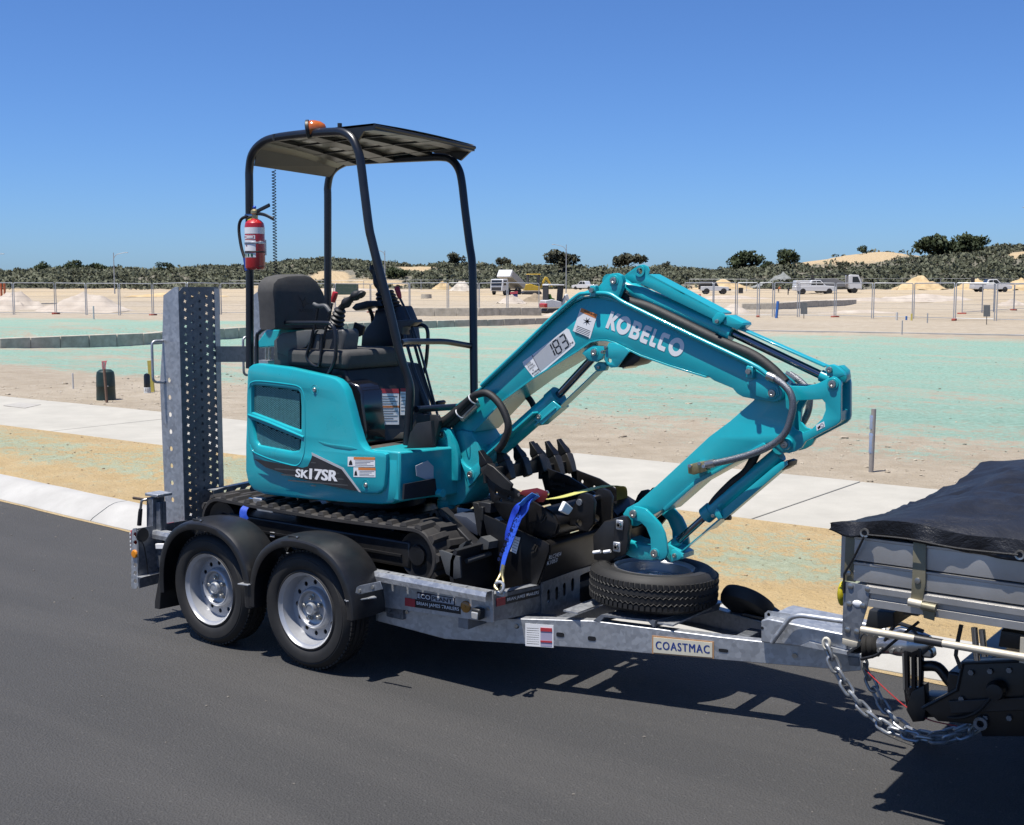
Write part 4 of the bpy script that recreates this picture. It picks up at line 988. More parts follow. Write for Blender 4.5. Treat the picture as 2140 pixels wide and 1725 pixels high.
def sticker(parent, x0, y0, x1, y1, Y, head, lines=4, sl=0.0, icon=True, base=None):
    def r(a, b, c, d): return [PY(x, y + (x - x0) * sl, Y) for x, y in ((a, d), (c, d), (c, b), (a, b))]
    s = panel_on('sticker', r(x0, y0, x1, y1), NY, base or white_decal, parent, .0006)
    w, h = x1 - x0, y1 - y0; xi = x0 + (w * .22 if icon else 0)
    if head: panel_on('sticker_head', r(xi, y0, x1, y0 + h * .27), NY * 1.8, head, s, .0004)
    for k in range(lines):
        yy = y0 + h * (.36 + .6 * k / lines); panel_on('print_line', r(xi + w * .05, yy, x1 - w * (.05 + .12 * (k % 3)), yy + h * .05), NY * 1.8, M('grey_ink', (.25, .25, .27), .6) if 'grey_ink' not in MATS else MATS['grey_ink'], s, .0004)
    if icon:
        xm = x0 + w * .11; panel_on('sticker_icon', [PY(xm + a, y0 + h * b + (w * .1) * sl, Y) for a, b in ((-w * .07, .85), (w * .07, .85), (w * .05, .55), (w * .01, .3), (-w * .05, .5))], NY * 1.8, black_ink, s, .0004)
    return s
sticker(cv, 727, 955, 784, 975, YN - .012, orange_ink, 4, .02)
sticker(cv, 739, 977, 785, 997, YN - .012, orange_ink, 4, .02)
slab('crease_shadow', [(664, 922), (690, 928), (735, 934), (746, 939), (730, 941), (700, 937), (676, 930)], YN - .0135, YN - .0115, teal_dark, cv, .001)  # darker teal strip standing for the shadow in the cover's dent
# floor, seat box, front frame
zf = PY(800, 945, YN).z
XFF = PY(834, 1000, YN + .012).x
xfl0, xfl1 = PY(745, 940, YN).x - .05, PY(866, 945, YN).x
obj('floor', MB().prism([(xfl0 - .4, YN + .016, zf - .055), (XFF - .012, YN + .016, zf - .055), (XFF - .012, .6, zf - .055), (XFF - .012, YF - .03, zf - .055), (xfl0 - .4, YF - .03, zf - .055)], (0, 0, .049)), black_steel, HB, bevel=.006)
obj('floor_mat', MB().box((xfl0 + .05, YN + .02, zf - .0055), (XFF - .02, YF - .05, zf + .006)), M('floor_mat', (.05, .047, .044), .7, var=.3, scale=40, bmp=.3, bscale=120, dirt=.4), HB, bevel=.004)
xb = -.02
sbx = obj('seat_box', MB().prism([(xb - .5, 0.44, zf), (xb + .02, 0.44, zf), (xb - .04, .44, zf + .26), (xb - .10, .44, zf + .40), (xb - .5, .44, zf + .42)], (0, .60, 0)), black_plastic, HB, bevel=.012)
# lacquered hump beside the entry
obj('side_hump', MB().prism([PY(700, 793, .42), PY(722, 795, .42), PY(748, 806, .42), (PY(757, 822, .42)), PY(758, 850, .42), PY(764, 900, .42), PY(764, 930, .42), PY(745, 930, .42), PY(725, 850, .42)], (0, .16, 0)), M('gloss_black', (.01, .01, .014), .15, coat=.6), HB, bevel=.012)
XD = xb + .022
NXs = Vector((.985, 0, .17))
def dq(x, y):
    # on the sloped front of the seat box
    n = Vector((.26, 0, .06)); d = ray(x, y); o_ = Vector((xb + .02, 0, zf)); return CAM + d * ((o_ - CAM).dot(n) / d.dot(n)) + n.normalized() * .002
def dsticker(x0, y0, x1, y1, head, lines, rows=()):
    n = Vector((.26, 0, .06)).normalized()
    def r(a, b, c, d): return [dq(x, y) for x, y in ((a, d), (c, d), (c, b), (a, b))]
    s = panel_on('sticker', r(x0, y0, x1, y1), n, white_decal, sbx, .0006); h = y1 - y0; w = x1 - x0
    if head: panel_on('sticker_head', r(x0, y0, x1, y0 + h * .13), n * 1.8, head, s, .0004)
    for k in range(lines):
        yy = y0 + h * (.2 + .75 * k / lines); panel_on('print_line', r(x0 + w * .1, yy, x1 - w * (.08 + .2 * (k % 2)), yy + h * .03), n * 1.8, MATS['grey_ink'], s, .0004)
    for yr, m_ in rows: panel_on('sticker_head', r(x0, y0 + h * yr, x1, y0 + h * (yr + .06)), n * 1.8, m_, s, .0004)
dsticker(790, 813, 833, 888, red_ink, 11, ((.47, orange_ink),))
dsticker(836, 812, 848, 868, red_ink, 6)
dsticker(760, 837, 792, 858, None, 4); dsticker(769, 861, 793, 897, None, 7)
dsticker(728, 837, 737, 845, red_ink, 2); dsticker(739, 836, 752, 845, red_ink, 2)
# front frame below the floor
XFF = PY(834, 1000, YN + .012).x
ff = MB(); zA, zB = PY(834, 1050, YN).z, PY(834, 946, YN).z
ff.prism([(XFF - .2, YN + .014, zA), (XFF + .002, YN + .014, zA), (XFF + .05, .52, zA), (XFF + .09, .66, zA), (XFF + .09, .96, zA), (XFF + .05, 1.1, zA), (XFF, YF - .02, zA), (XFF - .2, YF - .02, zA)], (0, 0, zB - zA))
obj('front_frame', ff, teal_dark, HB, bevel=.01)
obj('pocket_shade', MB().prism([PX(842, 1012, XFF + .055), PX(906, 1000, XFF + .10), PX(910, 1034, XFF + .10), PX(840, 1044, XFF + .055)], (.012, 0, 0)), black_steel, HB)  # black plate proud of the frame, standing for the shade inside the recess
obj('frame_label', MB().prism([PX(868, 974, XFF + .062), PX(893, 963, XFF + .08), PX(905, 975, XFF + .088), PX(905, 1008, XFF + .088), PX(870, 995, XFF + .062)], (.003, 0, 0)), grey_decal, HB)
cyl_px('swing_rod', (834, 1024), (905, 1030), .50, .014, chrome, HB)
cyl_px('swing_rod_end', (896, 1029), (926, 1031), .52, .022, teal, HB)
# dark kick panel by the pedals
slab('kick_panel', [(872, 866), (912, 868), (918, 880), (914, 900), (906, 936), (846, 940), (852, 912)], .60, .63, black_plastic, HB, .006)
slab('kick_panel', [(849, 938), (856, 905), (870, 885), (900, 880), (905, 936)], .42, .45, black_plastic, HB, .006)
# ---- swing post
SWP = part('swing_post', EX)
ear = [(910, 938), (914, 922), (914, 908), (917, 899), (924, 894.5), (932, 894), (940, 899), (946, 915), (952, 932), (956, 948), (957.5, 965), (957, 1005), (927.5, 1005), (928, 998), (934, 992), (937, 980), (936, 968), (931, 960), (921, 955), (913, 949)]
both('post_ear', ear, .655, .965, .03, teal, SWP, bev=.004)
cast = [(940, 908), (962, 898), (985, 903), (998, 925), (1004, 950), (1005, 985), (996, 1008), (980, 1030), (966, 1052), (950, 1058), (925, 1058), (922, 1010), (945, 1004), (950, 960)]
slab('post_casting', cast, .70, .92, teal_dark, SWP, .012)
lug = [(961, 957), (964, 965), (972, 974), (983, 981), (991, 973), (1000, 966), (1003, 975), (1003, 990), (992, 1005), (978, 1019), (976, 1005), (970, 985)]
both('post_lug', lug, .675, .945, .025, teal, SWP, bev=.003)
pc = PY(937, 1030, .75); zt_, zb_ = PY(937, 1008, .75).z, PY(937, 1056, .75).z
obj('swing_pin', MB().lathe([(.045, zb_ - .012), (.05, zb_ + .0), (.05, zb_ + .03), (.044, zb_ + .034), (.044, zt_ - .05), (.05, zt_ - .045), (.05, zt_ - .012), (.046, zt_ - .006)], (pc.x, .735, 0), (0, 0, 1), 32), teal, SWP, ang=25)
obj('swing_pin_cap', MB().lathe([(.05, zt_ - .006), (.05, zt_ + .004), (0, zt_ + .004)], (pc.x, .735, 0), (0, 0, 1), 32), chrome, SWP)
pin(SWP, 924.5, 909, .655, .017, collar=.03); pin(SWP, 983, 992, .675, .017, collar=.027)
# ---- boom
BY0, BY1 = .715, .905
BM = part('boom', EX)
boom = [(943, 893), (948, 868), (956, 850), (1010, 811), (1085, 740), (1160, 667), (1200, 634), (1222, 624), (1247, 621), (1270, 624), (1292, 633), (1329, 652), (1450, 711), (1574, 770), (1592, 779), (1607, 788), (1623, 802), (1633, 815), (1635, 826), (1630, 836), (1618, 841), (1600, 838), (1577, 835), (1552, 830), (1540, 823), (1531, 812), (1492, 796), (1478, 786), (1400, 762), (1340, 741), (1287, 715), (1268, 709), (1252, 709), (1235, 713), (1209, 731), (1112, 791), (1052, 835), (991, 900), (972, 915), (952, 919)]
slab('boom_box', boom, BY0, BY1, teal, BM, .004)
flt = [(956, 850), (1010, 811), (1085, 740), (1160, 667), (1200, 634), (1222, 624), (1247, 621), (1270, 624), (1292, 633), (1329, 652), (1450, 711), (1560, 763)]
flb = [(991, 900), (1052, 835), (1112, 791), (1209, 731), (1235, 713), (1252, 709), (1268, 709), (1287, 715), (1340, 741), (1400, 762), (1478, 786)]
for ps, up in ((flt, 1), (flb, -1)):
    m_ = MB(); pts = [PY(*q, BY0) for q in ps]; rows_t = []; 
    for i, p in enumerate(pts):
        a = pts[max(0, i - 1)]; b = pts[min(len(pts) - 1, i + 1)]; d = (b - a).normalized(); nn = Vector((-d.z, 0, d.x)) * up
        rows_t.append([p + Vector((0, -.010, 0)) + nn * .001, p + Vector((0, -.010, 0)) + nn * .009, p + Vector((0, BY1 - BY0 + .010, 0)) + nn * .009, p + Vector((0, BY1 - BY0 + .010, 0)) + nn * .001])
    m_.loft(rows_t); obj('boom_flange', m_, teal, BM, bevel=.001)
# side skid of the boom nose
slab('boom_doubler', [(1560, 800), (1582, 792), (1607, 795), (1625, 808), (1629, 825), (1618, 835), (1598, 834), (1580, 828)], BY0 - .008, BY0 - .0002, teal, BM, .003)
both('cylinder_bracket', [(1240, 611), (1250, 600), (1268, 579), (1278, 572), (1288, 571), (1298, 576), (1302, 588), (1299, 604), (1292, 622), (1275, 630), (1255, 624)], BY0 - .005, BY1 + .005, .03, teal, BM, bev=.003)
pin(BM, 1283, 587, BY0 - .005, .017, collar=.026)
tube_px('boom_pipe', [(1006, 806), (1083, 733), (1160, 659), (1205, 620), (1222, 614), (1252, 613), (1276, 616), (1300, 631), (1330, 646), (1450, 704), (1570, 761), (1607, 786)], BY0 - .018, .0105, teal, BM, 10, 4)
tube_px('boom_pipe', [(1200, 627), (1230, 611), (1262, 611), (1300, 630), (1450, 703), (1570, 760), (1640, 790)], BY1 + .02, .0105, teal, BM, 10, 4)
for q in ((1243, 607), (1570, 776)):
    p = PY(*q, BY0 - .012); obj('pipe_clamp', MB().box((p.x - .016, p.y - .02, p.z - .03), (p.x + .016, p.y + .012, p.z + .022)), teal, BM, bevel=.004)
    obj('clamp_bolt', MB().cyl(p + Vector((0, -.02, 0)), p + Vector((0, -.036, 0)), .012, 8), zinc, BM)
pin(BM, 1614, 822, BY0 - .008, .0175, collar=.026)
both('ram_lug', [(1216, 739), (1222, 731), (1240, 722), (1262, 724), (1264, 738), (1258, 750), (1246, 757), (1232, 754)], BY0 - .004, BY1 + .004, .022, teal, BM, bev=.003)
pin(BM, 1242, 737, BY0 - .004, .016, collar=.024)
slab('lamp_bracket', [(1262, 752), (1266, 730), (1272, 717), (1285, 718), (1302, 724), (1315, 735), (1302, 752), (1290, 768), (1276, 769), (1268, 762)], BY0 - .02, BY0 - .008, teal, BM, .002, holes=[[(1274 + 4 * math.cos(t), 754 + 5 * math.sin(t)) for t in np.linspace(0, 6.283, 13)[:-1]]])
for q in ((1267, 726), (1260, 736)): pin(BM, *q, BY0 - .022, .008, .02)
slab('lamp', [(1316, 735), (1335, 738), (1341, 742), (1335, 755), (1322, 764), (1300, 769), (1290, 768)], BY0 + .01, BY1 - .03, black_plastic, BM, .006)
obj('lamp_lens', MB().prism([PY(1297, 767, BY0 + .02), PY(1330, 742, BY0 + .02), PY(1334, 747, BY0 + .02), PY(1302, 772, BY0 + .02)], (0, .12, 0)), MATS['clear_lens'], BM, bevel=.003)
# arm ram link ears under the boom
slab('ram_ear', [(1240, 765), (1249, 757), (1262, 758), (1268, 766), (1264, 775), (1252, 777), (1244, 774)], BY0 + .03, BY0 + .06, teal_dark, BM, .003)
pin(BM, 1252, 768, BY0 + .03, .008, .02)
# boom decals
def ql(P0_, P1_, t): return (P0_[0] + (P1_[0] - P0_[0]) * t, P0_[1] + (P1_[1] - P0_[1]) * t)
YBd = BY0 - .0005
dec = [(1092, 757), (1107, 746), (1184, 687), (1189, 689), (1202, 718), (1200, 723), (1122, 788), (1115, 790), (1094, 763)]
rl = slab('rating_decal', dec, YBd - .001, YBd, white_decal, BM, 0)
slab('decal_field', [(1113, 746), (1178, 695), (1194, 722), (1130, 776)], YBd - .0016, YBd - .001, grey_decal, rl, 0)
slab('decal_rule', [(1111, 743), (1112.5, 742), (1130, 777), (1128.5, 778)], YBd - .0018, YBd - .001, MATS['grey_ink'], rl, 0)
SEG = {'1': 'bc', '8': 'abcdefg', '3': 'abgcd'}
def seg7(ch, o0, ux, vy, w, h):
    out = []; t = .1
    def bar(x0, y0, x1, y1):
        d = Vector((x1 - x0, y1 - y0)); d.normalize(); n = Vector((-d.y, d.x)) * w * .115; a = Vector((x0, y0)) + d * w * .1; b = Vector((x1, y1)) - d * w * .1
        c_ = [a + n * .6, a - d * w * .04, a - n * .6, b - n * .6, b + d * w * .04, b + n * .6] ; out.append([(p.x, p.y) for p in (a + n, a - n, b - n, b + n)])
    S7 = {'a': (0, h, w, h), 'b': (w, h / 2, w, h), 'c': (w, 0, w, h / 2), 'd': (0, 0, w, 0), 'e': (0, 0, 0, h / 2), 'f': (0, h / 2, 0, h), 'g': (0, h / 2, w, h / 2)}
    for s_ in SEG[ch]: bar(*S7[s_])
    return [[(o0[0] + ux[0] * x + vy[0] * y, o0[1] + ux[1] * x + vy[1] * y) for x, y in q] for q in out]
ux = (.80, -.60); vy = (-.42, -.91)
for ch, o0 in (('1', (1151, 751)), ('8', (1165, 741)), ('3', (1179.5, 730))):
    for q in seg7(ch, o0, ux, vy, 12, 27): slab('digit_segment', q, YBd - .0024, YBd - .0014, black_ink, rl, 0)
for k, (s, lw) in enumerate((('RATED', .62), ('LIFTING', .78), ('CAPACITY', .95), ('@', .16), ('MAXIMUM', .95), ('RADIUS', .75))):
    a = ql((1097, 763), (1117, 789), (k + .75) / 6); a = (a[0] + (1 - lw) * 5, a[1] - (1 - lw) * 4)
    tx('decal_text', s, (a, (a[0] + 14 * lw, a[1] - 10.5 * lw), (a[0] - 2.0, a[1] - 2.9)), YBd - .0012, black_ink, rl, .01, lift=.0008)
tx('decal_text', 'kg', ((1193, 721), (1199, 716.5), (1191, 717)), YBd - .0012, black_ink, rl, .01, lift=.0008)
wd = slab('warning_decal', [(1213, 645), (1248, 659), (1233, 708), (1197, 692)], YBd - .001, YBd, white_decal, BM, 0)
slab('sticker_head', [(1215, 644), (1248, 657.5), (1245, 666), (1212, 652)], YBd - .0016, YBd - .001, orange_ink, wd, 0)
tx('decal_text', 'WARNING', ((1220, 652), (1243, 661.5), (1221.5, 648)), YBd - .0016, black_ink, wd, .02, lift=.0006)
for a in range(7):
    t = a * .9; c0_ = (1227, 672); r = 9
    slab('sticker_icon', [(c0_[0] + 1.5 * math.cos(t + 1.6), c0_[1] + 1.5 * math.sin(t + 1.6)), (c0_[0] + r * math.cos(t), c0_[1] + r * math.sin(t)), (c0_[0] - 1.5 * math.cos(t + 1.6), c0_[1] - 1.5 * math.sin(t + 1.6))], YBd - .0016, YBd - .001, black_ink, wd, 0)
for k in range(6):
    y = 681 + k * 3.2; slab('print_line', [(1206 - k * .9, y), (1234 - k * .9, y + 11.2), (1233.7 - k * .9, y + 12.3), (1205.7 - k * .9, y + 1.1)], YBd - .0014, YBd - .001, black_ink, wd, 0)
# heavy maker's lettering from strokes: each letter one plate
def letter(ch):
    T = .30
    if ch == 'K': return [(0, 0), (T, 0), (T, .36), (.62, 0), (.98, 0), (.54, .5), (.95, 1), (.60, 1), (T, .62), (T, 1), (0, 1)], []
    if ch == 'O': return circle2(.5, .5, .54, 28, .53), [circle2(.5, .5, .26, 24, .25)]
    if ch == 'B': return [(0, 0), (.62, 0), (.80, .04), (.9, .14), (.92, .28), (.86, .42), (.74, .5), (.83, .58), (.88, .7), (.85, .86), (.76, .96), (.6, 1), (0, 1)], [[(T, .60), (.5, .60), (.57, .64), (.58, .72), (.54, .78), (T, .78)], [(T, .22), (.52, .22), (.6, .26), (.62, .32), (.58, .39), (T, .40)]]
    if ch == 'E': return [(0, .18), (.05, .05), (.18, 0), (.8, 0), (.8, .24), (T, .24), (T, .40), (.76, .40), (.76, .62), (T, .62), (T, .76), (.8, .76), (.8, 1), (.18, 1), (.05, .95), (0, .82)], []
    if ch == 'L': return [(0, 1), (T, 1), (T, .24), (.76, .24), (.76, 0), (.16, 0), (.05, .05), (0, .16)], []
    if ch == 'C': return [(0, .2), (.06, .06), (.22, 0), (.82, 0), (.82, .25), (.36, .25), (.31, .3), (.31, .7), (.36, .75), (.82, .75), (.82, 1), (.22, 1), (.06, .94), (0, .8)], []
lx = [('K', .0, .125), ('O', .118, .15), ('B', .29, .125), ('E', .425, .115), ('L', .545, .10), ('C', .645, .12), ('O', .775, .165)]
oA, oB, oC = (1265, 685), (1421, 749), (1278, 650)          # lower left, lower right, upper left
for ch, x0, w_ in lx:
    ou, ho = letter(ch)
    h_k = 1.0
    def mp(p):
        u = x0 + p[0] * w_; v = p[1] * (1.0 if True else 1)
        return (oA[0] + (oB[0] - oA[0]) * u * 1.06 + (oC[0] - oA[0]) * v, oA[1] + (oB[1] - oA[1]) * u * 1.06 + (oC[1] - oA[1]) * v)
    slab('maker_letter', [mp(p) for p in ou], YBd - .001, YBd, white_decal, BM, 0, holes=[[mp(p) for p in h] for h in ho])
# ---- boom ram
RY = .80
rm = part('boom_ram', EX)
cyl_px('ram_barrel', (986, 988), (1166, 829), RY, .047, teal, rm)
obj('ram_gland', MB().cyl(PY(1152, 841, RY), PY(1168, 827, RY), .052, 28), teal_dark, rm)
cyl_px('ram_rod', (1160, 834), (1246, 741), RY, .02, dark_chrome, rm)
p = PY(1244, 741, RY); obj('ram_eye', MB().cyl(p + Vector((0, -.04, 0)), p + Vector((0, .04, 0)), .032, 24), teal_dark, rm)
p = PY(984, 991, RY); obj('ram_eye', MB().cyl(p + Vector((0, -.05, 0)), p + Vector((0, .05, 0)), .036, 24), teal_dark, rm)
obj('ram_pipe', MB().beam(PY(1008, 962, RY - .07), PY(1120, 862, RY - .07), .012, .05, up=(0, 1, 0)), teal, rm, bevel=.003)
obj('ram_guard', MB().prism([PY(1112, 876, RY - .055), PY(1156, 838, RY - .055), PY(1172, 852, RY - .055), PY(1133, 889, RY - .055)], (0, .012, 0)), teal, rm, bevel=.003)
obj('ram_guard', MB().beam(PY(1130, 888, RY), PY(1175, 850, RY), .12, .01, up=(0, .0, 1)), teal, rm, bevel=.002)
obj('ram_guard', MB().beam(PY(1168, 857, RY), PY(1254, 775, RY), .07, .006, up=(0, 0, 1)), teal, rm, bevel=.001)
pin(rm, 1127, 871, RY - .055, .012, .02)
# ---- arm ram on top of the boom
ar = part('arm_ram', EX); AY = .81
cyl_px('ram_barrel', (1296, 596), (1526, 694), AY, .036, teal, ar)
p = PY(1284, 588, AY); obj('ram_eye', MB().cyl(p + Vector((0, -.055, 0)), p + Vector((0, .055, 0)), .034, 24), teal_dark, ar)
obj('ram_gland', MB().cyl(PY(1512, 688, AY), PY(1532, 697, AY), .041, 28), teal, ar)
cyl_px('ram_rod', (1524, 693), (1738, 795), AY, .0185, dark_chrome, ar)
obj('ram_gland', MB().cyl(PY(1716, 785, AY), PY(1736, 794, AY), .026, 20), teal, ar)
gd = [(1303, 577), (1325, 561), (1335, 555), (1344, 553), (1353, 557), (1357, 566), (1355, 575), (1420, 608), (1506, 653), (1512, 660), (1506, 670), (1490, 668), (1345, 597), (1337, 592), (1320, 592)]
slab('ram_guard', gd, AY - .05, AY - .04, teal, ar, .002, holes=[[(1339 + 6.5 * math.cos(t), 567 + 9 * math.sin(t)) for t in np.linspace(0, 6.283, 17)[:-1]]])
obj('ram_guard', MB().prism([PY(1356, 573, AY - .05), PY(1508, 654, AY - .05), PY(1508, 654, AY - .05) + Vector((0, .1, 0)), PY(1356, 573, AY - .05) + Vector((0, .1, 0))], (0, 0, -.008)), teal, ar)
obj('lift_eye', MB().lathe([(.016, -.012), (.026, -.012), (.026, .012), (.016, .012), (.016, -.012)], PY(1339, 567, AY - .045), (0, 1, 0), 24, cap=False), teal, ar)
slab('guard_clip', [(1488, 666), (1498, 654), (1510, 655), (1516, 662), (1510, 672), (1500, 680), (1489, 676)], AY - .06, AY - .045, teal, ar, .003)
pin(ar, 1499, 672, AY - .06, .009, .02)
slab('ram_guard', [(1510, 660), (1520, 659), (1552, 675), (1553, 680), (1541, 690), (1512, 678)], AY - .05, AY + .04, teal, ar, .004)
obj('guard_bar', MB().beam(PY(1540, 683, AY), PY(1728, 766, AY), .05, .009, up=(0, 0, 1)), teal, ar, bevel=.002)
slab('ram_clevis', [(1724, 772), (1728, 764), (1738, 762), (1748, 766), (1762, 778), (1764, 785), (1752, 790), (1728, 786)], AY - .06, AY - .03, teal, ar, .003)
slab('ram_clevis', [(1740, 766), (1756, 764), (1768, 775), (1770, 790), (1765, 800), (1750, 800), (1740, 790)], AY + .0, AY + .05, teal_dark, ar, .003)
pin(ar, 1734, 773, AY - .06, .013, .03)
tube_px('ram_hose', [(1312, 612), (1306, 622), (1318, 632), (1360, 645), (1430, 678), (1500, 712), (1570, 742), (1610, 770), (1640, 800)], AY - .03, .026, hose_black, ar, 12)
tube_px('ram_hose', [(1310, 640), (1400, 678), (1500, 722), (1580, 758), (1620, 782)], AY + .03, .02, hose_black, ar, 12)
obj('hose_fitting', MB().cyl(PY(1313, 608, AY - .03), PY(1306, 622, AY - .03), .011, 10), zinc, ar)
# ---- arm
AM = part('arm', EX); MY0, MY1 = .745, .875
arm = [(1733, 790), (1740, 787), (1748, 789), (1755, 796), (1757, 806), (1757, 874), (1755, 882), (1748, 889), (1683, 923), (1675, 936), (1662, 944), (1648, 948), (1634, 945), (1624, 936), (1610, 925), (1594, 929), (1513, 974), (1451, 1008), (1400, 1052), (1385, 1065), (1362, 1078), (1345, 1092), (1330, 1100), (1314, 1099), (1304, 1088), (1302, 1074), (1310, 1062), (1333, 1050), (1380, 1008), (1435, 957), (1482, 913), (1525, 881), (1574, 838), (1590, 815), (1604, 806), (1620, 802), (1648, 807), (1683, 808), (1710, 801)]
ah = [(1667, 838), (1718, 835), (1724, 842), (1725, 858), (1718, 876), (1696, 897), (1678, 904), (1662, 899), (1651, 886), (1653, 860)]
both('arm_plate', arm, MY0, MY1, .02, teal, AM, holes=[ah], bev=.003)
slab('arm_box', [(1640, 905), (1634, 940), (1624, 934), (1610, 924), (1594, 928), (1513, 973), (1451, 1007), (1400, 1051), (1362, 1077), (1345, 1091), (1330, 1099), (1314, 1098), (1305, 1088), (1303, 1074), (1311, 1063), (1333, 1051), (1380, 1009), (1435, 958), (1482, 914), (1525, 882), (1574, 839), (1590, 817), (1604, 808), (1620, 804), (1640, 808), (1646, 850)], MY0 + .004, MY1 - .004, teal, AM, .004)
slab('arm_web', [(1683, 920), (1748, 886), (1755, 880), (1757, 860), (1752, 858), (1749, 876), (1683, 912)], MY0 + .02, MY1 - .02, teal_dark, AM, .002)
ap = [(1330, 1062), (1380, 1017), (1435, 966), (1482, 922), (1525, 890), (1560, 862), (1596, 892), (1560, 930), (1513, 962), (1451, 997), (1392, 1048), (1362, 1068), (1342, 1082)]
slab('arm_flange', [(1385, 1063), (1451, 1005), (1513, 971), (1594, 926), (1600, 931), (1516, 978), (1455, 1012), (1390, 1069)], MY0 - .012, MY1 + .012, teal, AM, .002)
pin(AM, 1740, 803, MY0 - .002, .017, collar=.026); pin(AM, 1640, 929, MY0 - .03, .017, .06, collar=.026); pin(AM, 1324, 1074, MY0 - .035, .018, .06, collar=.027)
sk = slab('sticker', [(1705, 889), (1722, 881), (1724, 892), (1707, 901)], MY0 - .001, MY0 - .0002, white_decal, AM, 0)
slab('sticker_icon', [(1708, 894), (1713, 889), (1715, 893), (1710, 898)], MY0 - .0016, MY0 - .001, black_ink, sk, 0)
obj('sticker_icon', MB().lathe([(.006, -.0003), (.008, -.0003), (.008, .0003), (.006, .0003)], PY(1718, 889, MY0 - .0015), (0, 1, 0), 16, cap=False), MATS['grey_ink'], sk)
braid = M('braided_hose', (.24, .25, .27), .38, .7, var=.45, scale=260, bmp=.5, bscale=420)
tube_px('braided_hose', [(1607, 786), (1622, 793), (1640, 807), (1652, 823), (1657, 845), (1653, 873), (1641, 905), (1615, 929), (1574, 948), (1520, 963), (1478, 971)], MY0 - .05, .0155, braid, AM, 12)
tube_px('braided_hose', [(1650, 782), (1670, 796), (1688, 815), (1692, 838), (1687, 866), (1672, 892), (1660, 905)], MY1 + .05, .0155, braid, AM, 12)
for a, b in (((1604, 785), (1620, 792)), ((1494, 968), (1476, 972))): obj('hose_fitting', MB().cyl(PY(*a, MY0 - .05), PY(*b, MY0 - .05), .019, 12), zinc, AM)
obj('hose_fitting', MB().cyl(PY(1640, 783, MY1 + .03), PY(1662, 794, MY1 + .05), .018, 12), zinc, AM)
slab('valve_block', [(1436, 972), (1460, 966), (1470, 965), (1477, 984), (1449, 993), (1438, 990)], MY0 - .065, MY0 - .02, brass, AM, .004)
for q in ((1441, 974), (1461, 969), (1470, 975)): obj('valve_plug', MB().cyl(PY(*q, MY0 - .074), PY(*q, MY0 - .05), .008, 10), zinc, AM)
obj('valve_mount', MB().cyl(PY(1466, 970, MY0 - .03), PY(1466, 970, MY0), .02, 14), teal, AM)
# ---- bucket ram, links and quick hitch
br = part('bucket_ram', EX); KY = .81
cyl_px('ram_barrel', (1630, 949), (1480, 1074), KY, .036, teal, br)
obj('ram_gland', MB().cyl(PY(1488, 1066, KY), PY(1474, 1078, KY), .04, 28), teal_dark, br)
p = PY(1640, 931, KY); obj('ram_eye', MB().cyl(p + Vector((0, -.06, 0)), p + Vector((0, .06, 0)), .034, 24), teal_dark, br)
cyl_px('ram_rod', (1480, 1074), (1408, 1139), KY, .017, dark_chrome, br)
obj('ram_gland', MB().cyl(PY(1418, 1129, KY), PY(1398, 1146, KY), .024, 20), teal, br)
slab('ram_guard', [(1632, 966), (1644, 964), (1645, 972), (1516, 1084), (1508, 1086), (1505, 1070), (1616, 977)], KY - .055, KY - .045, teal, br, .002)
obj('ram_guard', MB().beam(PY(1646, 970, KY), PY(1486, 1106, KY), .1, .008, up=(0, 0, 1)), teal, br)
slab('guard_end', [(1636, 970), (1642, 963), (1650, 966), (1648, 975), (1634, 984)], KY - .04, KY + .05, black_plastic, br, .003)
slab('guard_clip', [(1491, 1074), (1497, 1063), (1503, 1067), (1508, 1083), (1500, 1086)], KY - .07, KY - .055, teal, br, .002)
pin(br, 1491, 1078, KY - .07, .008, .02)
obj('guard_bar', MB().beam(PY(1484, 1104, KY - .02), PY(1422, 1156, KY - .02), .03, .006, up=(0, 0, 1)), teal, br)
obj('guard_bar', MB().cyl(PY(1515, 1082, KY), PY(1527, 1082, KY), .012, 12), black_plastic, br)
tube_px('ram_hose', [(1600, 925), (1585, 940), (1560, 985), (1530, 1010), (1500, 1040), (1488, 1056)], KY - .01, .02, hose_black, br)
li = part('bucket_link', EX)
lk = [(1318, 1066), (1324, 1059), (1334, 1060), (1348, 1064), (1364, 1079), (1379, 1096), (1388, 1115), (1393, 1140), (1395, 1156), (1390, 1167), (1379, 1171), (1367, 1166), (1360, 1153), (1359, 1125), (1350, 1103), (1338, 1091), (1326, 1088), (1318, 1080)]
both('link_plate', lk, .70, .925, .018, teal, li, bev=.003)
slab('lower_link', [(1308, 1126), (1318, 1131), (1340, 1139), (1362, 1141), (1376, 1150), (1376, 1164), (1362, 1172), (1338, 1171), (1316, 1165), (1304, 1158)], .745, .875, teal_dark, li, .008)
pin(li, 1368, 1157, .70, .019, .24, collar=.026); pin(li, 1324, 1074, .70, .019, .1)
slab('rod_lug', [(1399, 1160), (1403, 1150), (1412, 1149), (1422, 1156), (1426, 1164), (1420, 1170), (1402, 1175)], .735, .75, teal, li, .003)
slab('rod_lug', [(1386, 1140), (1400, 1140), (1428, 1158), (1428, 1168), (1400, 1174), (1386, 1160)], .77, .88, teal_dark, li, .006)
pin(li, 1410, 1161, .735, .01, .02)
qh = part('quick_hitch', EX)
hq = [(1285, 1092), (1290, 1083), (1298, 1079), (1307, 1081), (1313, 1090), (1314, 1105), (1311, 1118), (1312, 1132), (1308, 1152), (1301, 1162), (1288, 1164), (1278, 1156), (1276, 1142), (1282, 1120), (1283, 1105)]
both('hitch_plate', hq, .675, .945, .03, black_steel, qh, bev=.003)
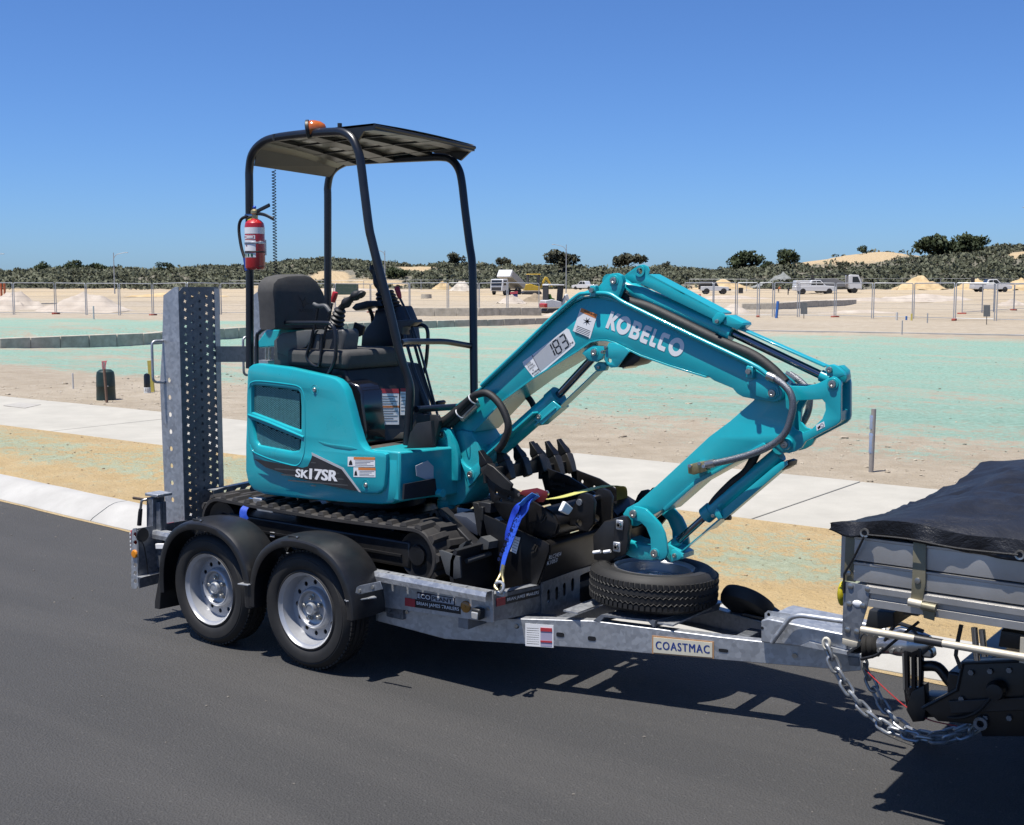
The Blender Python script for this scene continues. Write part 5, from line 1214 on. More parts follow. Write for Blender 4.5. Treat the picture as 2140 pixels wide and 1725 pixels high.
slab('hitch_body', [(1262, 1090), (1290, 1088), (1306, 1110), (1300, 1156), (1270, 1180), (1240, 1170), (1238, 1120)], .71, .91, black_steel, qh, .008)
for q in ((1296, 1097), (1290, 1143)):
    p = PY(*q, .674); obj('pin_cap', MB().box((p.x - .019, p.y - .010, p.z - .024), (p.x + .019, p.y, p.z + .024)), galv_m, qh, bevel=.005)
    obj('pin_cap', MB().lathe([(.015, -.012), (.013, -.018), (.007, -.018), (.006, -.012), (0, -.012)], p, (0, 1, 0), 20), chrome, qh)
for a, b in (((1240, 1155), (1255, 1153)), ((1262, 1154), (1276, 1152))): obj('hitch_spring', MB().cyl(PY(*a, .68), PY(*b, .68), .008, 8), white_decal, qh)
# ---- canopy
CP = part('canopy', EX)
nt_ = [(522, 770, .50), (522, 560, .50), (521, 400, .49), (521, 355, .49), (527, 323, .485), (545, 301, .475), (573, 289, .465), (640, 280, .44), (700, 276, .415), (722, 279, .405), (737, 291, .40), (746, 310, .395), (753, 335, .395), (762, 405, .395), (771, 475, .395), (777, 503, .40), (790, 555, .41), (811, 635, .43), (836, 740, .46), (852, 790, .485), (857, 815, .49), (856, 850, .49), (851, 930, .49)]
ft_ = [(685, 780, 1.13), (685, 560, 1.13), (685, 420, 1.13), (685, 390, 1.13), (692, 362, 1.13), (713, 344, 1.135), (747, 337, 1.145), (880, 330, 1.19), (925, 329, 1.21), (944, 335, 1.215), (958, 353, 1.22), (965, 380, 1.22), (972, 440, 1.22), (981, 510, 1.22), (987, 555, 1.21), (989, 650, 1.19), (990, 760, 1.15), (991, 850, 1.12)]
for ps in (nt_, ft_):
    obj('canopy_tube', MB().tube(bez([PY(*q) for q in ps], 4), .0225, 18), black_tube, CP)
rb = PY(521, 760, .5)
obj('canopy_tube', MB().tube([PY(870, 856, .52), PY(962, 850, .86)], .017, 12), black_tube, CP)
obj('canopy_tube', MB().tube(fillet([PY(838, 716, .47), PY(850, 714, .55), PY(930, 714, .9), PY(988, 724, 1.17)], .06), .016, 12), black_tube, CP)
# roof skin: from the rear flap to the raised front edge
nr = [PY(538, 311, .485), PY(560, 291, .47), PY(640, 279, .44), PY(705, 271, .41), PY(782, 263, .385)]
fr_ = [PY(706, 352, 1.12), PY(726, 340, 1.12), PY(800, 332, 1.15), PY(900, 318, 1.19), PY(992, 308, 1.225)]
roof_m = M('roof_underside', (.15, .15, .135), .35, var=.25, scale=3, coat=.2)
rows = []
for a, b in zip(nr, fr_): rows.append([a.lerp(b, t) + Vector((0, 0, .008 * math.sin(math.pi * t))) for t in np.linspace(0, 1, 9)])
mb = MB(); mb.sheet(rows); n0 = len(mb.v); mb.sheet([[Vector(p) + Vector((0, 0, .012)) for p in r] for r in rows])
rf = obj('roof', mb, roof_m, CP)
flap0, flap1 = PY(536, 318, .50), PY(722, 345, 1.12)
obj('roof_flap', MB().prism([nr[0] + Vector((.004, 0, .012)), fr_[0] + Vector((.004, 0, .012)), PY(690, 371, 1.12), PY(532, 347, .51)], (-.006, 0, 0)), M('roof_flap_grey', (.10, .10, .095), .5), rf)
obj('roof_rim', MB().tube([PY(782, 264, .385), PY(992, 309, 1.225)], .010, 10), black_steel, rf)
obj('roof_rim', MB().prism([PY(700, 272, .405), PY(783, 262, .385), PY(760, 275, .395), PY(746, 297, .395), PY(735, 285, .40)], (0, .012, 0)), black_steel, rf)
obj('roof_rim', MB().prism([PY(992, 308, 1.225), PY(962, 336, 1.22), PY(940, 328, 1.21), PY(900, 318, 1.2)], (0, .012, 0)), black_steel, rf)
obj('roof_rim', MB().prism([PY(575, 289, .465), PY(782, 263, .387), PY(782, 265, .387), PY(575, 292, .465)], (0, .02, 0)), black_steel, rf)
for t0, t1 in ((.0, .10), (.30, .42), (.60, .68), (.90, 1.0)):
    def lp(t, L_):
        s = 1 + t * 3; i = min(3, int(s)); return L_[i].lerp(L_[i + 1], s - i)
    a0, a1, b0_, b1_ = lp(t0, nr), lp(t1, nr), lp(t0, fr_), lp(t1, fr_); dz_ = Vector((0, 0, -.022))
    mb = MB(); rw = []
    for t in np.linspace(0, 1, 9):
        sg = Vector((0, 0, .008 * math.sin(math.pi * t))); rw.append([a0.lerp(b0_, t) + sg + dz_, a1.lerp(b1_, t) + sg + dz_, a1.lerp(b1_, t) + sg - Vector((0, 0, .002)), a0.lerp(b0_, t) + sg - Vector((0, 0, .002))])
    mb.loft(rw); obj('roof_bow', mb, black_steel, rf)
for t_, w_ in ((.24, .01), (.56, .01), (.85, .01)):
    mb = MB(); rw = []
    for k in range(7):
        s = k / 6; a = lp(s, nr).lerp(lp(s, fr_), t_) + Vector((0, 0, .008 * math.sin(math.pi * t_) - .018)); rw.append(a)
    obj('roof_bow', MB().tube(rw, .006, 6), black_steel, rf)
for q in ((574, 286), (710, 263)):
    p = PY(*q, .45); obj('roof_stud', MB().cyl(p - Vector((0, 0, .02)), p + Vector((0, 0, .012)), .012, 12), black_plastic, rf)
bp = PY(664, 268, .46)
bc = obj('beacon', MB().lathe([(.040, -.02), (.046, 0), (.044, .02), (.034, .05), (.018, .07), (0, .076)], PY(652, 270, .44), (RT.x * .9, RT.y * .9, .1), 28), M('beacon_orange', (.55, .13, .015), .15, coat=.6, var=.2, scale=50), CP)
obj('beacon_base', MB().lathe([(.042, -.03), (.05, -.026), (.05, -.012), (.042, -.008)], PY(652, 270, .44), (RT.x * .9, RT.y * .9, .1), 28), black_plastic, bc)
obj('beacon_base', MB().cyl(PY(652, 272, .44), PY(655, 288, .44), .02, 12), black_plastic, bc)
# coiled cable hanging from the roof
hx = []
top_, bot_ = PY(572, 356, .62), PY(578, 740, .62)
for k in range(62 * 8):
    t = k / (62 * 8); p = top_.lerp(bot_, t); a = k / 8 * 2 * math.pi; rr = .0105; hx.append(p + Vector((math.cos(a) * rr, math.sin(a) * rr, 0)))
obj('coiled_cable', MB().tube(hx, .0026, 5), hose_black, CP, fixn=False)
# ---- seat
ST = part('seat', EX)
sb = [(575, 690), (573, 640), (570, 612), (572, 592), (582, 580), (605, 574), (640, 573), (655, 577), (666, 586), (680, 610), (692, 645), (697, 690)]
XS = -.52
sbp = [(p.y, p.z) for p in (PX(x, y, XS) for x, y in sb)]
obj('backrest', curve_mesh(sbp, [], (XS - .07, 0, 0), (0, 1, 0), (0, 0, 1), .14, .035), seat_cloth, ST)
lg = [(626, 622), (634, 630), (641, 640), (636, 644), (630, 640), (640, 636), (649, 634)]
obj('seat_emblem', MB().prism([PX(624, 619, XS + .002), PX(633, 630, XS + .002), PX(639, 621, XS + .002), PX(641, 632, XS + .002), PX(648, 635, XS + .002), PX(640, 637, XS + .002), PX(634, 645, XS + .002), PX(633, 635, XS + .002)], (.001, 0, 0)), black_ink, ST)
tA, tB, tC = PX(626, 652, XS + .002), PX(656, 652, XS + .002), PX(626, 646, XS + .002)
obj('seat_text', text_mesh('BLACK DUCK', tA, tB - tA, tC - tA, (tB - tA).length, (tC - tA).length, .01), black_ink, ST, smooth=False, fixn=False)
c0_, c1_ = PX(722, 765, -.10), PX(846, 765, -.10); zc_ = PX(780, 730, -.10).z
obj('cushion', MB().box((-.55, c0_.y, zc_ - .10), (-.09, c1_.y, zc_)), seat_cloth, ST, bevel=.03, seg=3)
obj('seat_pan', MB().box((-.52, c0_.y + .03, zc_ - .16), (-.12, c1_.y - .03, zc_ - .102)), black_steel, ST, bevel=.01)
# ---- consoles and levers
CN = part('left_console', EX)
slab('console_box', [(571, 712), (585, 697), (640, 690), (668, 700), (664, 778), (571, 768)], .47, .60, grey_panel, CN, .012)
slab('console_top', [(575, 712), (590, 696), (640, 690), (662, 690), (640, 725), (600, 745), (575, 735)], .455, .475, M('mid_grey_panel', (.10, .105, .11), .5), CN, .006)
obj('console_column', MB().prism([PY(672, 778, .5), PY(676, 690, .5), PY(716, 688, .5), PY(720, 700, .5), PY(708, 782, .5)], (0, .12, 0)), grey_panel, CN, bevel=.012)
def bellows(name, parent, c0, c1, r0, r1, n=6):
    prof = []; L_ = (c1 - c0).length
    for k in range(n):
        t = k / n; r = r0 + (r1 - r0) * t; prof += [(r * .86, L_ * t), (r * 1.06, L_ * (t + .35 / n)), (r * 1.06, L_ * (t + .55 / n)), (r * .86, L_ * (t + .9 / n))]
    return obj(name, MB().lathe(prof, c0, c1 - c0, 24), black_plastic, parent, ang=25)
def joystick(parent, base, topb, gpts, r=.022):
    bellows('joystick_boot', parent, base, topb, .05, .026)
    obj('joystick_grip', MB().tube(bez(gpts, 5), [r * .8] * 4 + [r * (1 + .25 * math.sin(k)) for k in range(len(bez(gpts, 5)) - 4)], 16), black_plastic, parent)
joystick(CN, PY(697, 695, .56), PY(712, 645, .56), [PY(712, 645, .56), PY(722, 635, .56), PY(738, 622, .56), PY(752, 614, .56), PY(757, 619, .56)])
def lever(parent, pts, Y, knob=None, r=.007, mat=black_tube):
    tube_px('lever_rod', pts, Y, r, mat, parent, 8, 3)
    if knob:
        a, b = knob; obj('lever_knob', MB().tube([PY(*a, Y), PY(*ql(a, b, .3), Y), PY(*ql(a, b, .85), Y), PY(*b, Y)], [.010, .014, .016, .013], 14), red_grip, parent)
lever(CN, [(694, 634), (684, 680), (662, 750)], .47, ((696, 632), (701, 611)))
lever(CN, [(665, 640), (655, 700), (643, 745)], .46, None, .008)
obj('lever_hand', MB().tube(bez([PY(656, 636, .46), PY(665, 640, .46), (PY(680, 640, .46)), PY(690, 652, .46)], 4), .012, 10), M('grey_grip', (.09, .095, .1), .5), CN)
tube_px('grab_rail', [(537, 770), (537, 706), (541, 697), (552, 688), (580, 677), (600, 675), (680, 675), (692, 679), (699, 690), (702, 712), (701, 745), (694, 768), (684, 786)], .40, .0105, black_tube, CN, 12, 4)
tube_px('gate_lever', [(655, 690), (648, 720), (641, 742), (645, 755), (658, 765), (668, 760), (674, 700)], .42, .008, black_tube, CN, 8, 4)
obj('console_bracket', MB().prism([PY(538, 715, .5), PY(556, 690, .5), PY(585, 688, .5), PY(575, 725, .5), PY(540, 728, .5)], (0, .2, 0)), teal, CN, bevel=.008)
for x in (556, 563): obj('filler_stand', MB().cyl(PY(x, 728, .5), PY(x, 760, .5), .008, 10), zinc, CN)
obj('filler_stand', MB().box(tuple(PY(541, 762, .47)), tuple(PY(560, 754, .47) + Vector((0, .1, 0)))), galv_m, CN)
RC = part('right_console', EX)
slab('console_box', [(752, 726), (754, 700), (765, 682), (778, 668), (782, 648), (830, 640), (842, 668), (850, 726)], 1.02, 1.16, M('navy_panel', (.010, .014, .025), .45), RC, .02)
joystick(RC, PY(806, 660, 1.08), PY(795, 610, 1.08), [PY(795, 612, 1.08), PY(789, 595, 1.08), PY(781, 570, 1.08), PY(777, 555, 1.08)], .018)
bellows('joystick_boot', RC, PY(826, 655, 1.05), PY(812, 608, 1.05), .05, .024)
lever(RC, [(835, 622), (855, 665), (880, 740), (915, 870)], .95, ((836, 624), (829, 600)))
lever(RC, [(845, 700), (868, 780), (900, 860)], .86, None, .009)
lever(RC, [(858, 690), (880, 770), (905, 850)], .95, None, .009)
slab('monitor', [(734, 644), (742, 635), (765, 629), (776, 630), (780, 640), (760, 646), (742, 650)], .95, 1.03, black_plastic, RC, .006)
obj('monitor_stalk', MB().tube([PY(770, 640, 1.0), PY(778, 660, 1.05), PY(780, 685, 1.08)], .012, 8), black_plastic, RC)
slab('mirror', [(735, 696), (740, 674), (760, 683), (756, 700), (748, 704)], .78, .80, black_plastic, RC, .004)
tube_px('mirror_stem', [(744, 702), (735, 722), (727, 735)], .79, .006, black_plastic, RC, 8, 0)
slab('arm_pad', [(828, 670), (865, 668), (868, 674), (855, 682), (842, 684), (840, 700), (832, 695)], .9, .97, grey_panel, RC, .006)
tube_px('grab_rail', [(866, 680), (884, 680), (893, 690), (894, 715), (890, 760), (884, 780), (876, 786)], 1.1, .011, black_tube, RC, 12, 4)
slab('foot_pedal', [(900, 850), (912, 838), (916, 842), (908, 858)], .98, 1.05, black_plastic, RC, .003)
slab('leg_panel', [(848, 790), (870, 800), (888, 850), (905, 900), (890, 910), (862, 905), (856, 840)], .96, .98, black_plastic, RC, .006)
slab('foot_pedal', [(820, 918), (835, 905), (858, 900), (858, 918)], .6, .7, M('pedal_grey', (.05, .048, .045), .7), RC, .006)
# hose bundle over the boom foot
HS = part('hose_bundle', EX)
tube_px('hose', [(905, 900), (925, 885), (960, 856), (985, 832), (1000, 824), (1020, 823), (1042, 842), (1058, 872), (1062, 897), (1052, 925), (1040, 942)], .66, .019, hose_black, HS, 12)
tube_px('hose', [(905, 905), (935, 890), (965, 866), (995, 840)], .68, .022, hose_black, HS, 12)
tube_px('hose', [(900, 890), (930, 876), (962, 850), (988, 828)], .70, .017, hose_black, HS, 12)
tube_px('hose', [(1094, 824), (1108, 836), (1116, 855), (1108, 870)], .92, .016, hose_black, HS, 12)
for q in ((962, 864), (989, 834)):
    p = PY(*q, .66); obj('cable_tie', MB().lathe([(.028, -.003), (.03, -.003), (.03, .003), (.028, .003), (.028, -.003)], p, PY(q[0] + 10, q[1] - 9, .66) - p, 20, cap=False), white_decal, HS)
p0_, p1_ = PY(966, 876, .68), PY(998, 845, .68); obj('steel_sleeve', MB().cyl(p0_, p1_, .018, 16), zinc, HS)
# ------------------------------------------------------------------ fire extinguisher on the canopy post
FE = thing('fire_extinguisher', 'red fire extinguisher strapped to the rear canopy post', 'extinguisher', PY(537, 566, .455))
fb = PY(537, 564, .455); ft = PY(536, 462, .455); hgt = ft.z - fb.z; rx = .054
cx_ = Vector((ft.x, .44, 0))
def lz(t): return fb.z + hgt * t
obj('cylinder', MB().lathe([(0, lz(0)), (rx * .8, lz(0)), (rx * .97, lz(.03)), (rx, lz(.06)), (rx, lz(.88)), (rx * .93, lz(.95)), (rx * .7, lz(1.0)), (rx * .35, lz(1.04)), (0, lz(1.05))], (cx_.x, cx_.y, 0), (0, 0, 1), 36), red_paint, FE, ang=25)
obj('label_band', MB().lathe([(rx + .0006, lz(.73)), (rx + .0006, lz(.86))], (cx_.x, cx_.y, 0), (0, 0, 1), 36, cap=False), white_decal, FE)
def wrap(name, a0, a1, t0, t1, mat, lift):
    mb = MB(); rows = []
    for z in (lz(t0), lz(t1)): rows.append([(cx_.x + (rx + lift) * math.cos(a), cx_.y + (rx + lift) * math.sin(a), z) for a in np.linspace(rad(a0), rad(a1), 10)])
    mb.sheet(rows); return obj(name, mb, mat, FE)
wrap('print_panel', 215, 320, .62, .70, white_decal, .0006); wrap('print_panel', 218, 255, .645, .66, red_ink, .001); wrap('print_panel', 218, 255, .67, .685, red_ink, .001); wrap('print_panel', 262, 312, .635, .69, red_ink, .001); wrap('print_panel', 266, 308, .645, .68, white_decal, .0014)
wrap('print_panel', 215, 322, .38, .60, white_decal, .0006); wrap('print_panel', 258, 268, .47, .51, M('maroon_ink', (.2, .02, .05), .5), .001)
wrap('print_panel', 215, 322, .25, .34, white_decal, .0006)
for a in range(4): wrap('print_panel', 225 + a * 22, 240 + a * 22, .262, .328, M('green_ink', (.02, .12, .08), .5) if 'green_ink' not in MATS else MATS['green_ink'], .001)
obj('clamp_band', MB().lathe([(rx + .002, lz(.525)), (rx + .003, lz(.53)), (rx + .003, lz(.56)), (rx + .002, lz(.565))], (cx_.x, cx_.y, 0), (0, 0, 1), 36, cap=False), galv_m, FE)
obj('clamp_band', MB().lathe([(rx + .002, lz(.345)), (rx + .003, lz(.35)), (rx + .003, lz(.37)), (rx + .002, lz(.375))], (cx_.x, cx_.y, 0), (0, 0, 1), 36, cap=False), black_plastic, FE)
obj('clamp_catch', MB().box((cx_.x + rx - .004, cx_.y - .02, lz(.52)), (cx_.x + rx + .014, cx_.y, lz(.58))), galv_m, FE, bevel=.002)
Yh = .44
obj('valve', MB().lathe([(.016, 0), (.016, .03), (.022, .034), (.022, .05), (.012, .058), (0, .06)], PY(533, 460, Yh), (0, 0, 1), 16), brass, FE)
obj('valve_outlet', MB().cyl(PY(536, 451, Yh), PY(514, 452, Yh), .012, 12), chrome, FE)
obj('carry_handle', MB().tube(bez([PY(530, 446, Yh), PY(545, 438, Yh), PY(563, 429, Yh)], 5), .006, 8, flat=1.8), black_steel, FE)
obj('squeeze_lever', MB().tube(bez([PY(530, 446, Yh), PY(552, 449, Yh), PY(571, 458, Yh)], 5), .005, 8, flat=1.8), black_steel, FE)
obj('safety_seal', MB().sphere(PY(532, 434, Yh), .010, 10), M('blue_seal', (.01, .09, .6), .4), FE)
obj('service_tag', MB().prism([PY(514, 471, Yh - .03), PY(518, 459, Yh - .03), PY(526, 456, Yh - .03), PY(520, 468, Yh - .03)], (0, .002, 0)), M('yellow_tag', (.7, .65, .05), .5), FE)
tube_px('hose', [(515, 453), (505, 458), (500, 470), (500, 490), (505, 520), (513, 545), (515, 556)], Yh - .015, .0085, hose_black, FE, 10, 6)
obj('nozzle', MB().cyl(PY(512, 540, Yh - .015), PY(516, 566, Yh - .015), .0115, 12), M('blue_nozzle', (.01, .06, .35), .5), FE)
tube_px('cradle', [(530, 558), (559, 556), (560, 563), (555, 567), (534, 566)], Yh - .02, .0025, black_steel, FE, 6, 0)
obj('post_bracket', MB().box((cx_.x - .03, cx_.y + rx - .004, lz(.3)), (cx_.x + .0, cx_.y + rx + .03, lz(.62))), galv_m, FE)
# ================================================================== BUCKETS, STRAPS, CHAINS, UTE
bk_steel = M('black_bucket_paint', (.007, .007, .008), .42, var=.3, scale=14, bmp=.05, bscale=120, dirt=.03, spec=.3)
worn = M('worn_bucket_edge', (.024, .0235, .023), .45, .3, var=.4, scale=16, bmp=.1, dirt=.2)
def world_poly(pix, Y): return [PY(x, y, Y) for x, y in pix]
def bucket(label, prof, Y0, Y1, shell, lip, teeth=0, tooth=None, ears=None, holes=(), dx=(0, 0, 0), name='digging_bucket', edge=worn):
    """prof: side plate outline in pixels on y = Y0; shell: indices of the outline that carry the back sheet; lip: index of the cutting corner"""
    P_ = [p + Vector(dx) for p in world_poly(prof, Y0)]
    zmin = min(p.z for p in P_)
    root = thing(name, label, 'bucket', (sum(p.x for p in P_) / len(P_), (Y0 + Y1) / 2, zmin), 'buckets strapped down at the front of the trailer bed')
    o2 = [(p.x, p.z) for p in P_]
    hs = [[((PY(hx + 3.2 * math.cos(t), hy + 4 * math.sin(t), Y0) + Vector(dx)).x, (PY(hx + 3.2 * math.cos(t), hy + 4 * math.sin(t), Y0) + Vector(dx)).z) for t in np.linspace(0, 6.283, 11)[:-1]] for hx, hy in holes]
    for y in (Y0, Y1 - .014): obj('side_plate', curve_mesh(o2, hs, (0, y + .007, 0), (1, 0, 0), (0, 0, 1), .014, .002), bk_steel, root)
    sh = [P_[i] for i in shell]; sh = bez(sh, 5)
    c = sum(P_, Vector()) / len(P_); rows = []
    for i, p in enumerate(sh):
        a = sh[max(0, i - 1)]; b = sh[min(len(sh) - 1, i + 1)]; d = (b - a).normalized(); n = Vector((d.z, 0, -d.x))
        if n.dot(c - p) < 0: n = -n
        rows.append([Vector((p.x, Y0 + .012, p.z)) - n * .004, Vector((p.x, Y1 - .012, p.z)) - n * .004, Vector((p.x, Y1 - .012, p.z)) + n * .006, Vector((p.x, Y0 + .012, p.z)) + n * .006])
    obj('shell', MB().loft(rows), bk_steel, root)
    L_ = P_[lip]; nx = P_[(lip + 1) % len(P_)]; 
    obj('cutting_edge', MB().beam((L_.x, Y0 - .004, L_.z), (L_.x, Y1 + .004, L_.z), .02, .07), edge, root, bevel=.003)
    if teeth:
        tip, base = PY(*tooth[0], Y0) + Vector(dx), PY(*tooth[1], Y0) + Vector(dx); d = tip - base; ln_ = d.length; d.normalize(); n = Vector((d.z, 0, -d.x))
        for k in range(teeth):
            y = Y0 + .03 + (Y1 - Y0 - .06) * k / max(1, teeth - 1); b0 = Vector((base.x, y, base.z))
            def q(t, w, h): return [b0 + d * (ln_ * t) + Vector((0, sx * w, 0)) + n * (sz * h) for sx, sz in ((-1, -1), (1, -1), (1, 1), (-1, 1))]
            t_ = obj('tooth_adapter', MB().loft([q(-.35, .022, .016), q(.0, .026, .026), q(.3, .028, .03), q(.42, .022, .022)]), worn, root, bevel=.003)
            obj('tooth', MB().loft([q(.40, .026, .026), q(.55, .026, .024), q(.75, .020, .014), q(1.0, .018, .005)]), bk_steel, t_, bevel=.002)
    if ears:
        pe, ye0, ye1, pinc, pinr, hole2 = ears
        e2 = [((p + Vector(dx)).x, (p + Vector(dx)).z) for p in world_poly(pe, ye0)]
        hp_ = PY(*hole2, ye0) + Vector(dx)
        for y in (ye0, ye1): obj('hinge_ear', curve_mesh(e2, [circle2(hp_.x, hp_.z, .018, 16)], (0, y + .012, 0), (1, 0, 0), (0, 0, 1), .024, .003), bk_steel, root)
        pp = PY(*pinc, ye0) + Vector(dx)
        obj('hinge_pin', MB().cyl((pp.x, ye0 - .004, pp.z), (pp.x, ye1 + .06, pp.z), pinr, 20), chrome, root)
        obj('pin_end', MB().lathe([(pinr * 1.0, 0), (pinr * .9, -.006), (0, -.006)], (pp.x, ye0 - .004, pp.z), (0, 1, 0), 20), galv_dark, root)
    return root
b1 = bucket('wide black mud bucket lying on the bed under two toothed buckets', [(1007, 1074), (1070, 1103), (1138, 1132), (1147, 1139), (1147, 1152), (1132, 1195), (1119, 1228), (1100, 1236), (1070, 1236), (1052, 1229), (1037, 1197)], .56, 1.36, [2, 3, 4, 5, 6, 7, 8], 0)
bw = [PY(988, 1049, .56), PY(1007, 1074, .56), PY(1000, 1120, .56)]
obj('wear_strip', MB().prism([PY(987, 1050, .56), PY(999, 1052, .56), PY(1008, 1074, .56), PY(1004, 1124, .56), PY(997, 1112, .56)], (0, .05, 0)), worn, b1, bevel=.003)
obj('wear_strip', MB().box(tuple(PY(1000, 1070, .57)), tuple(PY(1025, 1052, .57) + Vector((0, .14, 0)))), dark_panel, b1, bevel=.004)
tg = panel_on('product_tag', [PY(1067, 1152, .558), PY(1079, 1158, .558), PY(1088, 1124, .558), PY(1077, 1121, .558)], NY, white_decal, b1, .001)
for k in range(5): panel_on('print_line', [PY(1069 + k * 1.9, 1150 - k * 5.5, .558), PY(1078 + k * 1.9, 1154 - k * 5.5, .558), PY(1078.3 + k * 1.9, 1153 - k * 5.5, .558), PY(1069.3 + k * 1.9, 1149 - k * 5.5, .558)], NY * 2, MATS['grey_ink'], tg, .0005)
def emblem(x, y, Y, parent):
    for a in (((0, 0), (7, -11), (9, -8), (4, 2)), ((6, 4), (12, -8), (13, -5), (9, 5)), ((-1, 6), (6, 3), (6, 6), (0, 9))):
        panel_on('cast_mark', [PY(x + p, y + q, Y) for p, q in a], NY * 2, worn, parent, .003)
emblem(1112, 1148, .56, b1)
def scrib(s, x0, y0, x1, y1, h, X, parent):
    a, b, c_ = PX(x0, y0, X), PX(x1, y1, X), PX(x0 + 2, y0 - h, X)
    obj('paint_mark', text_mesh(s, a + Vector((.003, 0, 0)), b - a, c_ - a, (b - a).length, (c_ - a).length, 0, 0, .25), white_decal, parent, smooth=False, fixn=False)
XS1 = PY(1150, 1150, .56).x + .012
scrib('RLC3454', 1146, 1170, 1172, 1161, 8, XS1, b1); scrib('K1053', 1142, 1182, 1164, 1174, 8, XS1, b1)
PRO2 = [(1014, 996), (1034, 1006), (1074, 1022), (1135, 1062), (1156, 1077), (1166, 1096), (1160, 1116), (1135, 1126), (1090, 1112), (1050, 1085), (1028, 1050)]
b2 = bucket('black digging bucket with four upright teeth behind the blue strap', PRO2, .60, 1.10, [3, 4, 5, 6, 7, 8, 9], 0, 4, ((997, 943), (1018, 994)),
            ([(1198, 1060), (1205, 1042), (1212, 1033), (1222, 1031), (1234, 1036), (1242, 1050), (1240, 1075), (1239, 1096), (1228, 1111), (1212, 1110), (1202, 1098), (1170, 1100), (1160, 1085)], .70, .86, (1212, 1050), .017, (1209, 1094)), holes=((1037, 1032), (1046, 1046), (1064, 1040)))
emblem(1130, 1084, .60, b2)
obj('side_cutter', MB().prism([PY(1012, 985, .598), PY(1022, 968, .598), PY(1035, 975, .598), PY(1074, 1012, .598), PY(1070, 1026, .598), PY(1055, 1022, .598), PY(1030, 1005, .598)], (0, -.016, 0)), worn, b2, bevel=.003)
pk = obj('wrapped_paper', MB().prism([PX(1165, 1068, 1.22), PX(1175, 1047, 1.22), PX(1192, 1062, 1.22), PX(1182, 1076, 1.22)], (.02, 0, 0)), white_decal, b2, bevel=.006)
dv = PY(1133, 986, 1.09) - PY(1018, 994, 1.09)
b3 = bucket('narrow black bucket with three teeth and holed side plate at the back', PRO2, 1.09, 1.38, [3, 4, 5, 6, 7, 8, 9], 0, 3, ((997, 938), (1018, 990)),
            ([(1198, 1060), (1205, 1042), (1212, 1033), (1222, 1031), (1234, 1036), (1242, 1050), (1240, 1075), (1239, 1096), (1228, 1111), (1212, 1110), (1202, 1098), (1170, 1100), (1160, 1085)], 1.13, 1.24, (1224, 1050), .017, (1209, 1094)), holes=((1040, 1028), (1046, 1046), (1064, 1040)), dx=(dv.x + .0, 0, dv.z - .0))
# bearing timbers between bucket stack and bed
# ---- ratchet straps
def ribbon(pts, w, wdir, th=.0025):
    m = MB(); rings = []; wd = Vector(wdir).normalized()
    P_ = bez(pts, 8)
    for i, p in enumerate(P_):
        a = P_[max(0, i - 1)]; b = P_[min(len(P_) - 1, i + 1)]; d = (b - a).normalized(); s = (wd - d * wd.dot(d)).normalized(); n = d.cross(s)
        ww = w if not callable(w) else w(i / (len(P_) - 1))
        rings.append([p - s * ww / 2 - n * th / 2, p + s * ww / 2 - n * th / 2, p + s * ww / 2 + n * th / 2, p - s * ww / 2 + n * th / 2])
    return m.loft(rings)
YS = .32
RS = thing('ratchet_strap', 'blue ratchet strap with red ratchet holding down the buckets', 'strap', PY(1042, 1228, .2))
obj('webbing', ribbon([PY(1118, 1036, .55), PY(1103, 1048, .52), PY(1085, 1080, .52), PY(1069, 1125, .46), PY(1056, 1160, .36), PY(1049, 1190, .26)], lambda t: .085 - .06 * t, (.8, -.2, .35)), blue_web, RS)
obj('webbing', ribbon([PY(1105, 1040, .55), PY(1085, 1056, .52), PY(1071, 1080, .53), PY(1062, 1110, .52), PY(1060, 1130, .52)], .036, (.8, -.2, .35)), M('blue_webbing_tail', (.012, .06, .6), .6, var=.15, scale=60, bmp=.3, bscale=600), RS)
obj('webbing_tag', ribbon([PY(1090, 1058, .52), PY(1105, 1045, .52), PY(1120, 1034, .52)], .05, (.5, -.3, .6)), M('pale_blue_tag', (.06, .28, .75), .6), RS)
for k in range(10):
    t = k / 9; c_ = Vector(PY(1091 - 38 * t, 1078 + 92 * t, .508 - .14 * t)); 
    obj('strap_print', text_mesh('BSD19'[k % 5], c_ + Vector((-.012, -.012, -.012)), (.35, -.1, .93), (-.9, 0, .35), .02, .02, .02), M('strap_ink', (.005, .02, .12), .6) if 'strap_ink' not in MATS else MATS['strap_ink'], RS, smooth=False, fixn=False)
rt = PY(1112, 1036, .55)
for dy in (0, .06):
    obj('ratchet_plate', plate_xz([(1084, 1032), (1092, 1025), (1122, 1020), (1144, 1028), (1144, 1038), (1136, 1050), (1120, 1050), (1100, 1038)], .55 + dy, .004, [], .001), M('maroon_paint', (.16, .012, .012), .35, coat=.2) if 'maroon_paint' not in MATS else MATS['maroon_paint'], RS)
obj('ratchet_handle', MB().cyl(PY(1084, 1034, .55), PY(1084, 1034, .55) + Vector((.02, .09, 0)), .009, 12), chrome, RS)
obj('ratchet_spool', MB().cyl(PY(1122, 1036, .55), PY(1122, 1036, .55) + Vector((0, .085, 0)), .014, 12), zinc, RS)
obj('webbing_far', ribbon([PY(1138, 1044, .58), PY(1170, 1040, .68), PY(1215, 1028, .88), PY(1250, 1019, 1.02), PY(1283, 1016, 1.1), PY(1300, 1030, 1.32), PY(1290, 1120, 1.42)], .06, (1, 0, .1)), M('yellow_strap', (.62, .60, .16), .6, var=.12, scale=30, bmp=.3, bscale=500), RS)
for a, b in ((1172, 1190), (1160, 1168)): 
    pass
hk = [PY(1051, 1180, .25), PY(1046, 1200, .235), PY(1038, 1216, .20), PY(1034, 1226, .18), PY(1040, 1234, .175)]
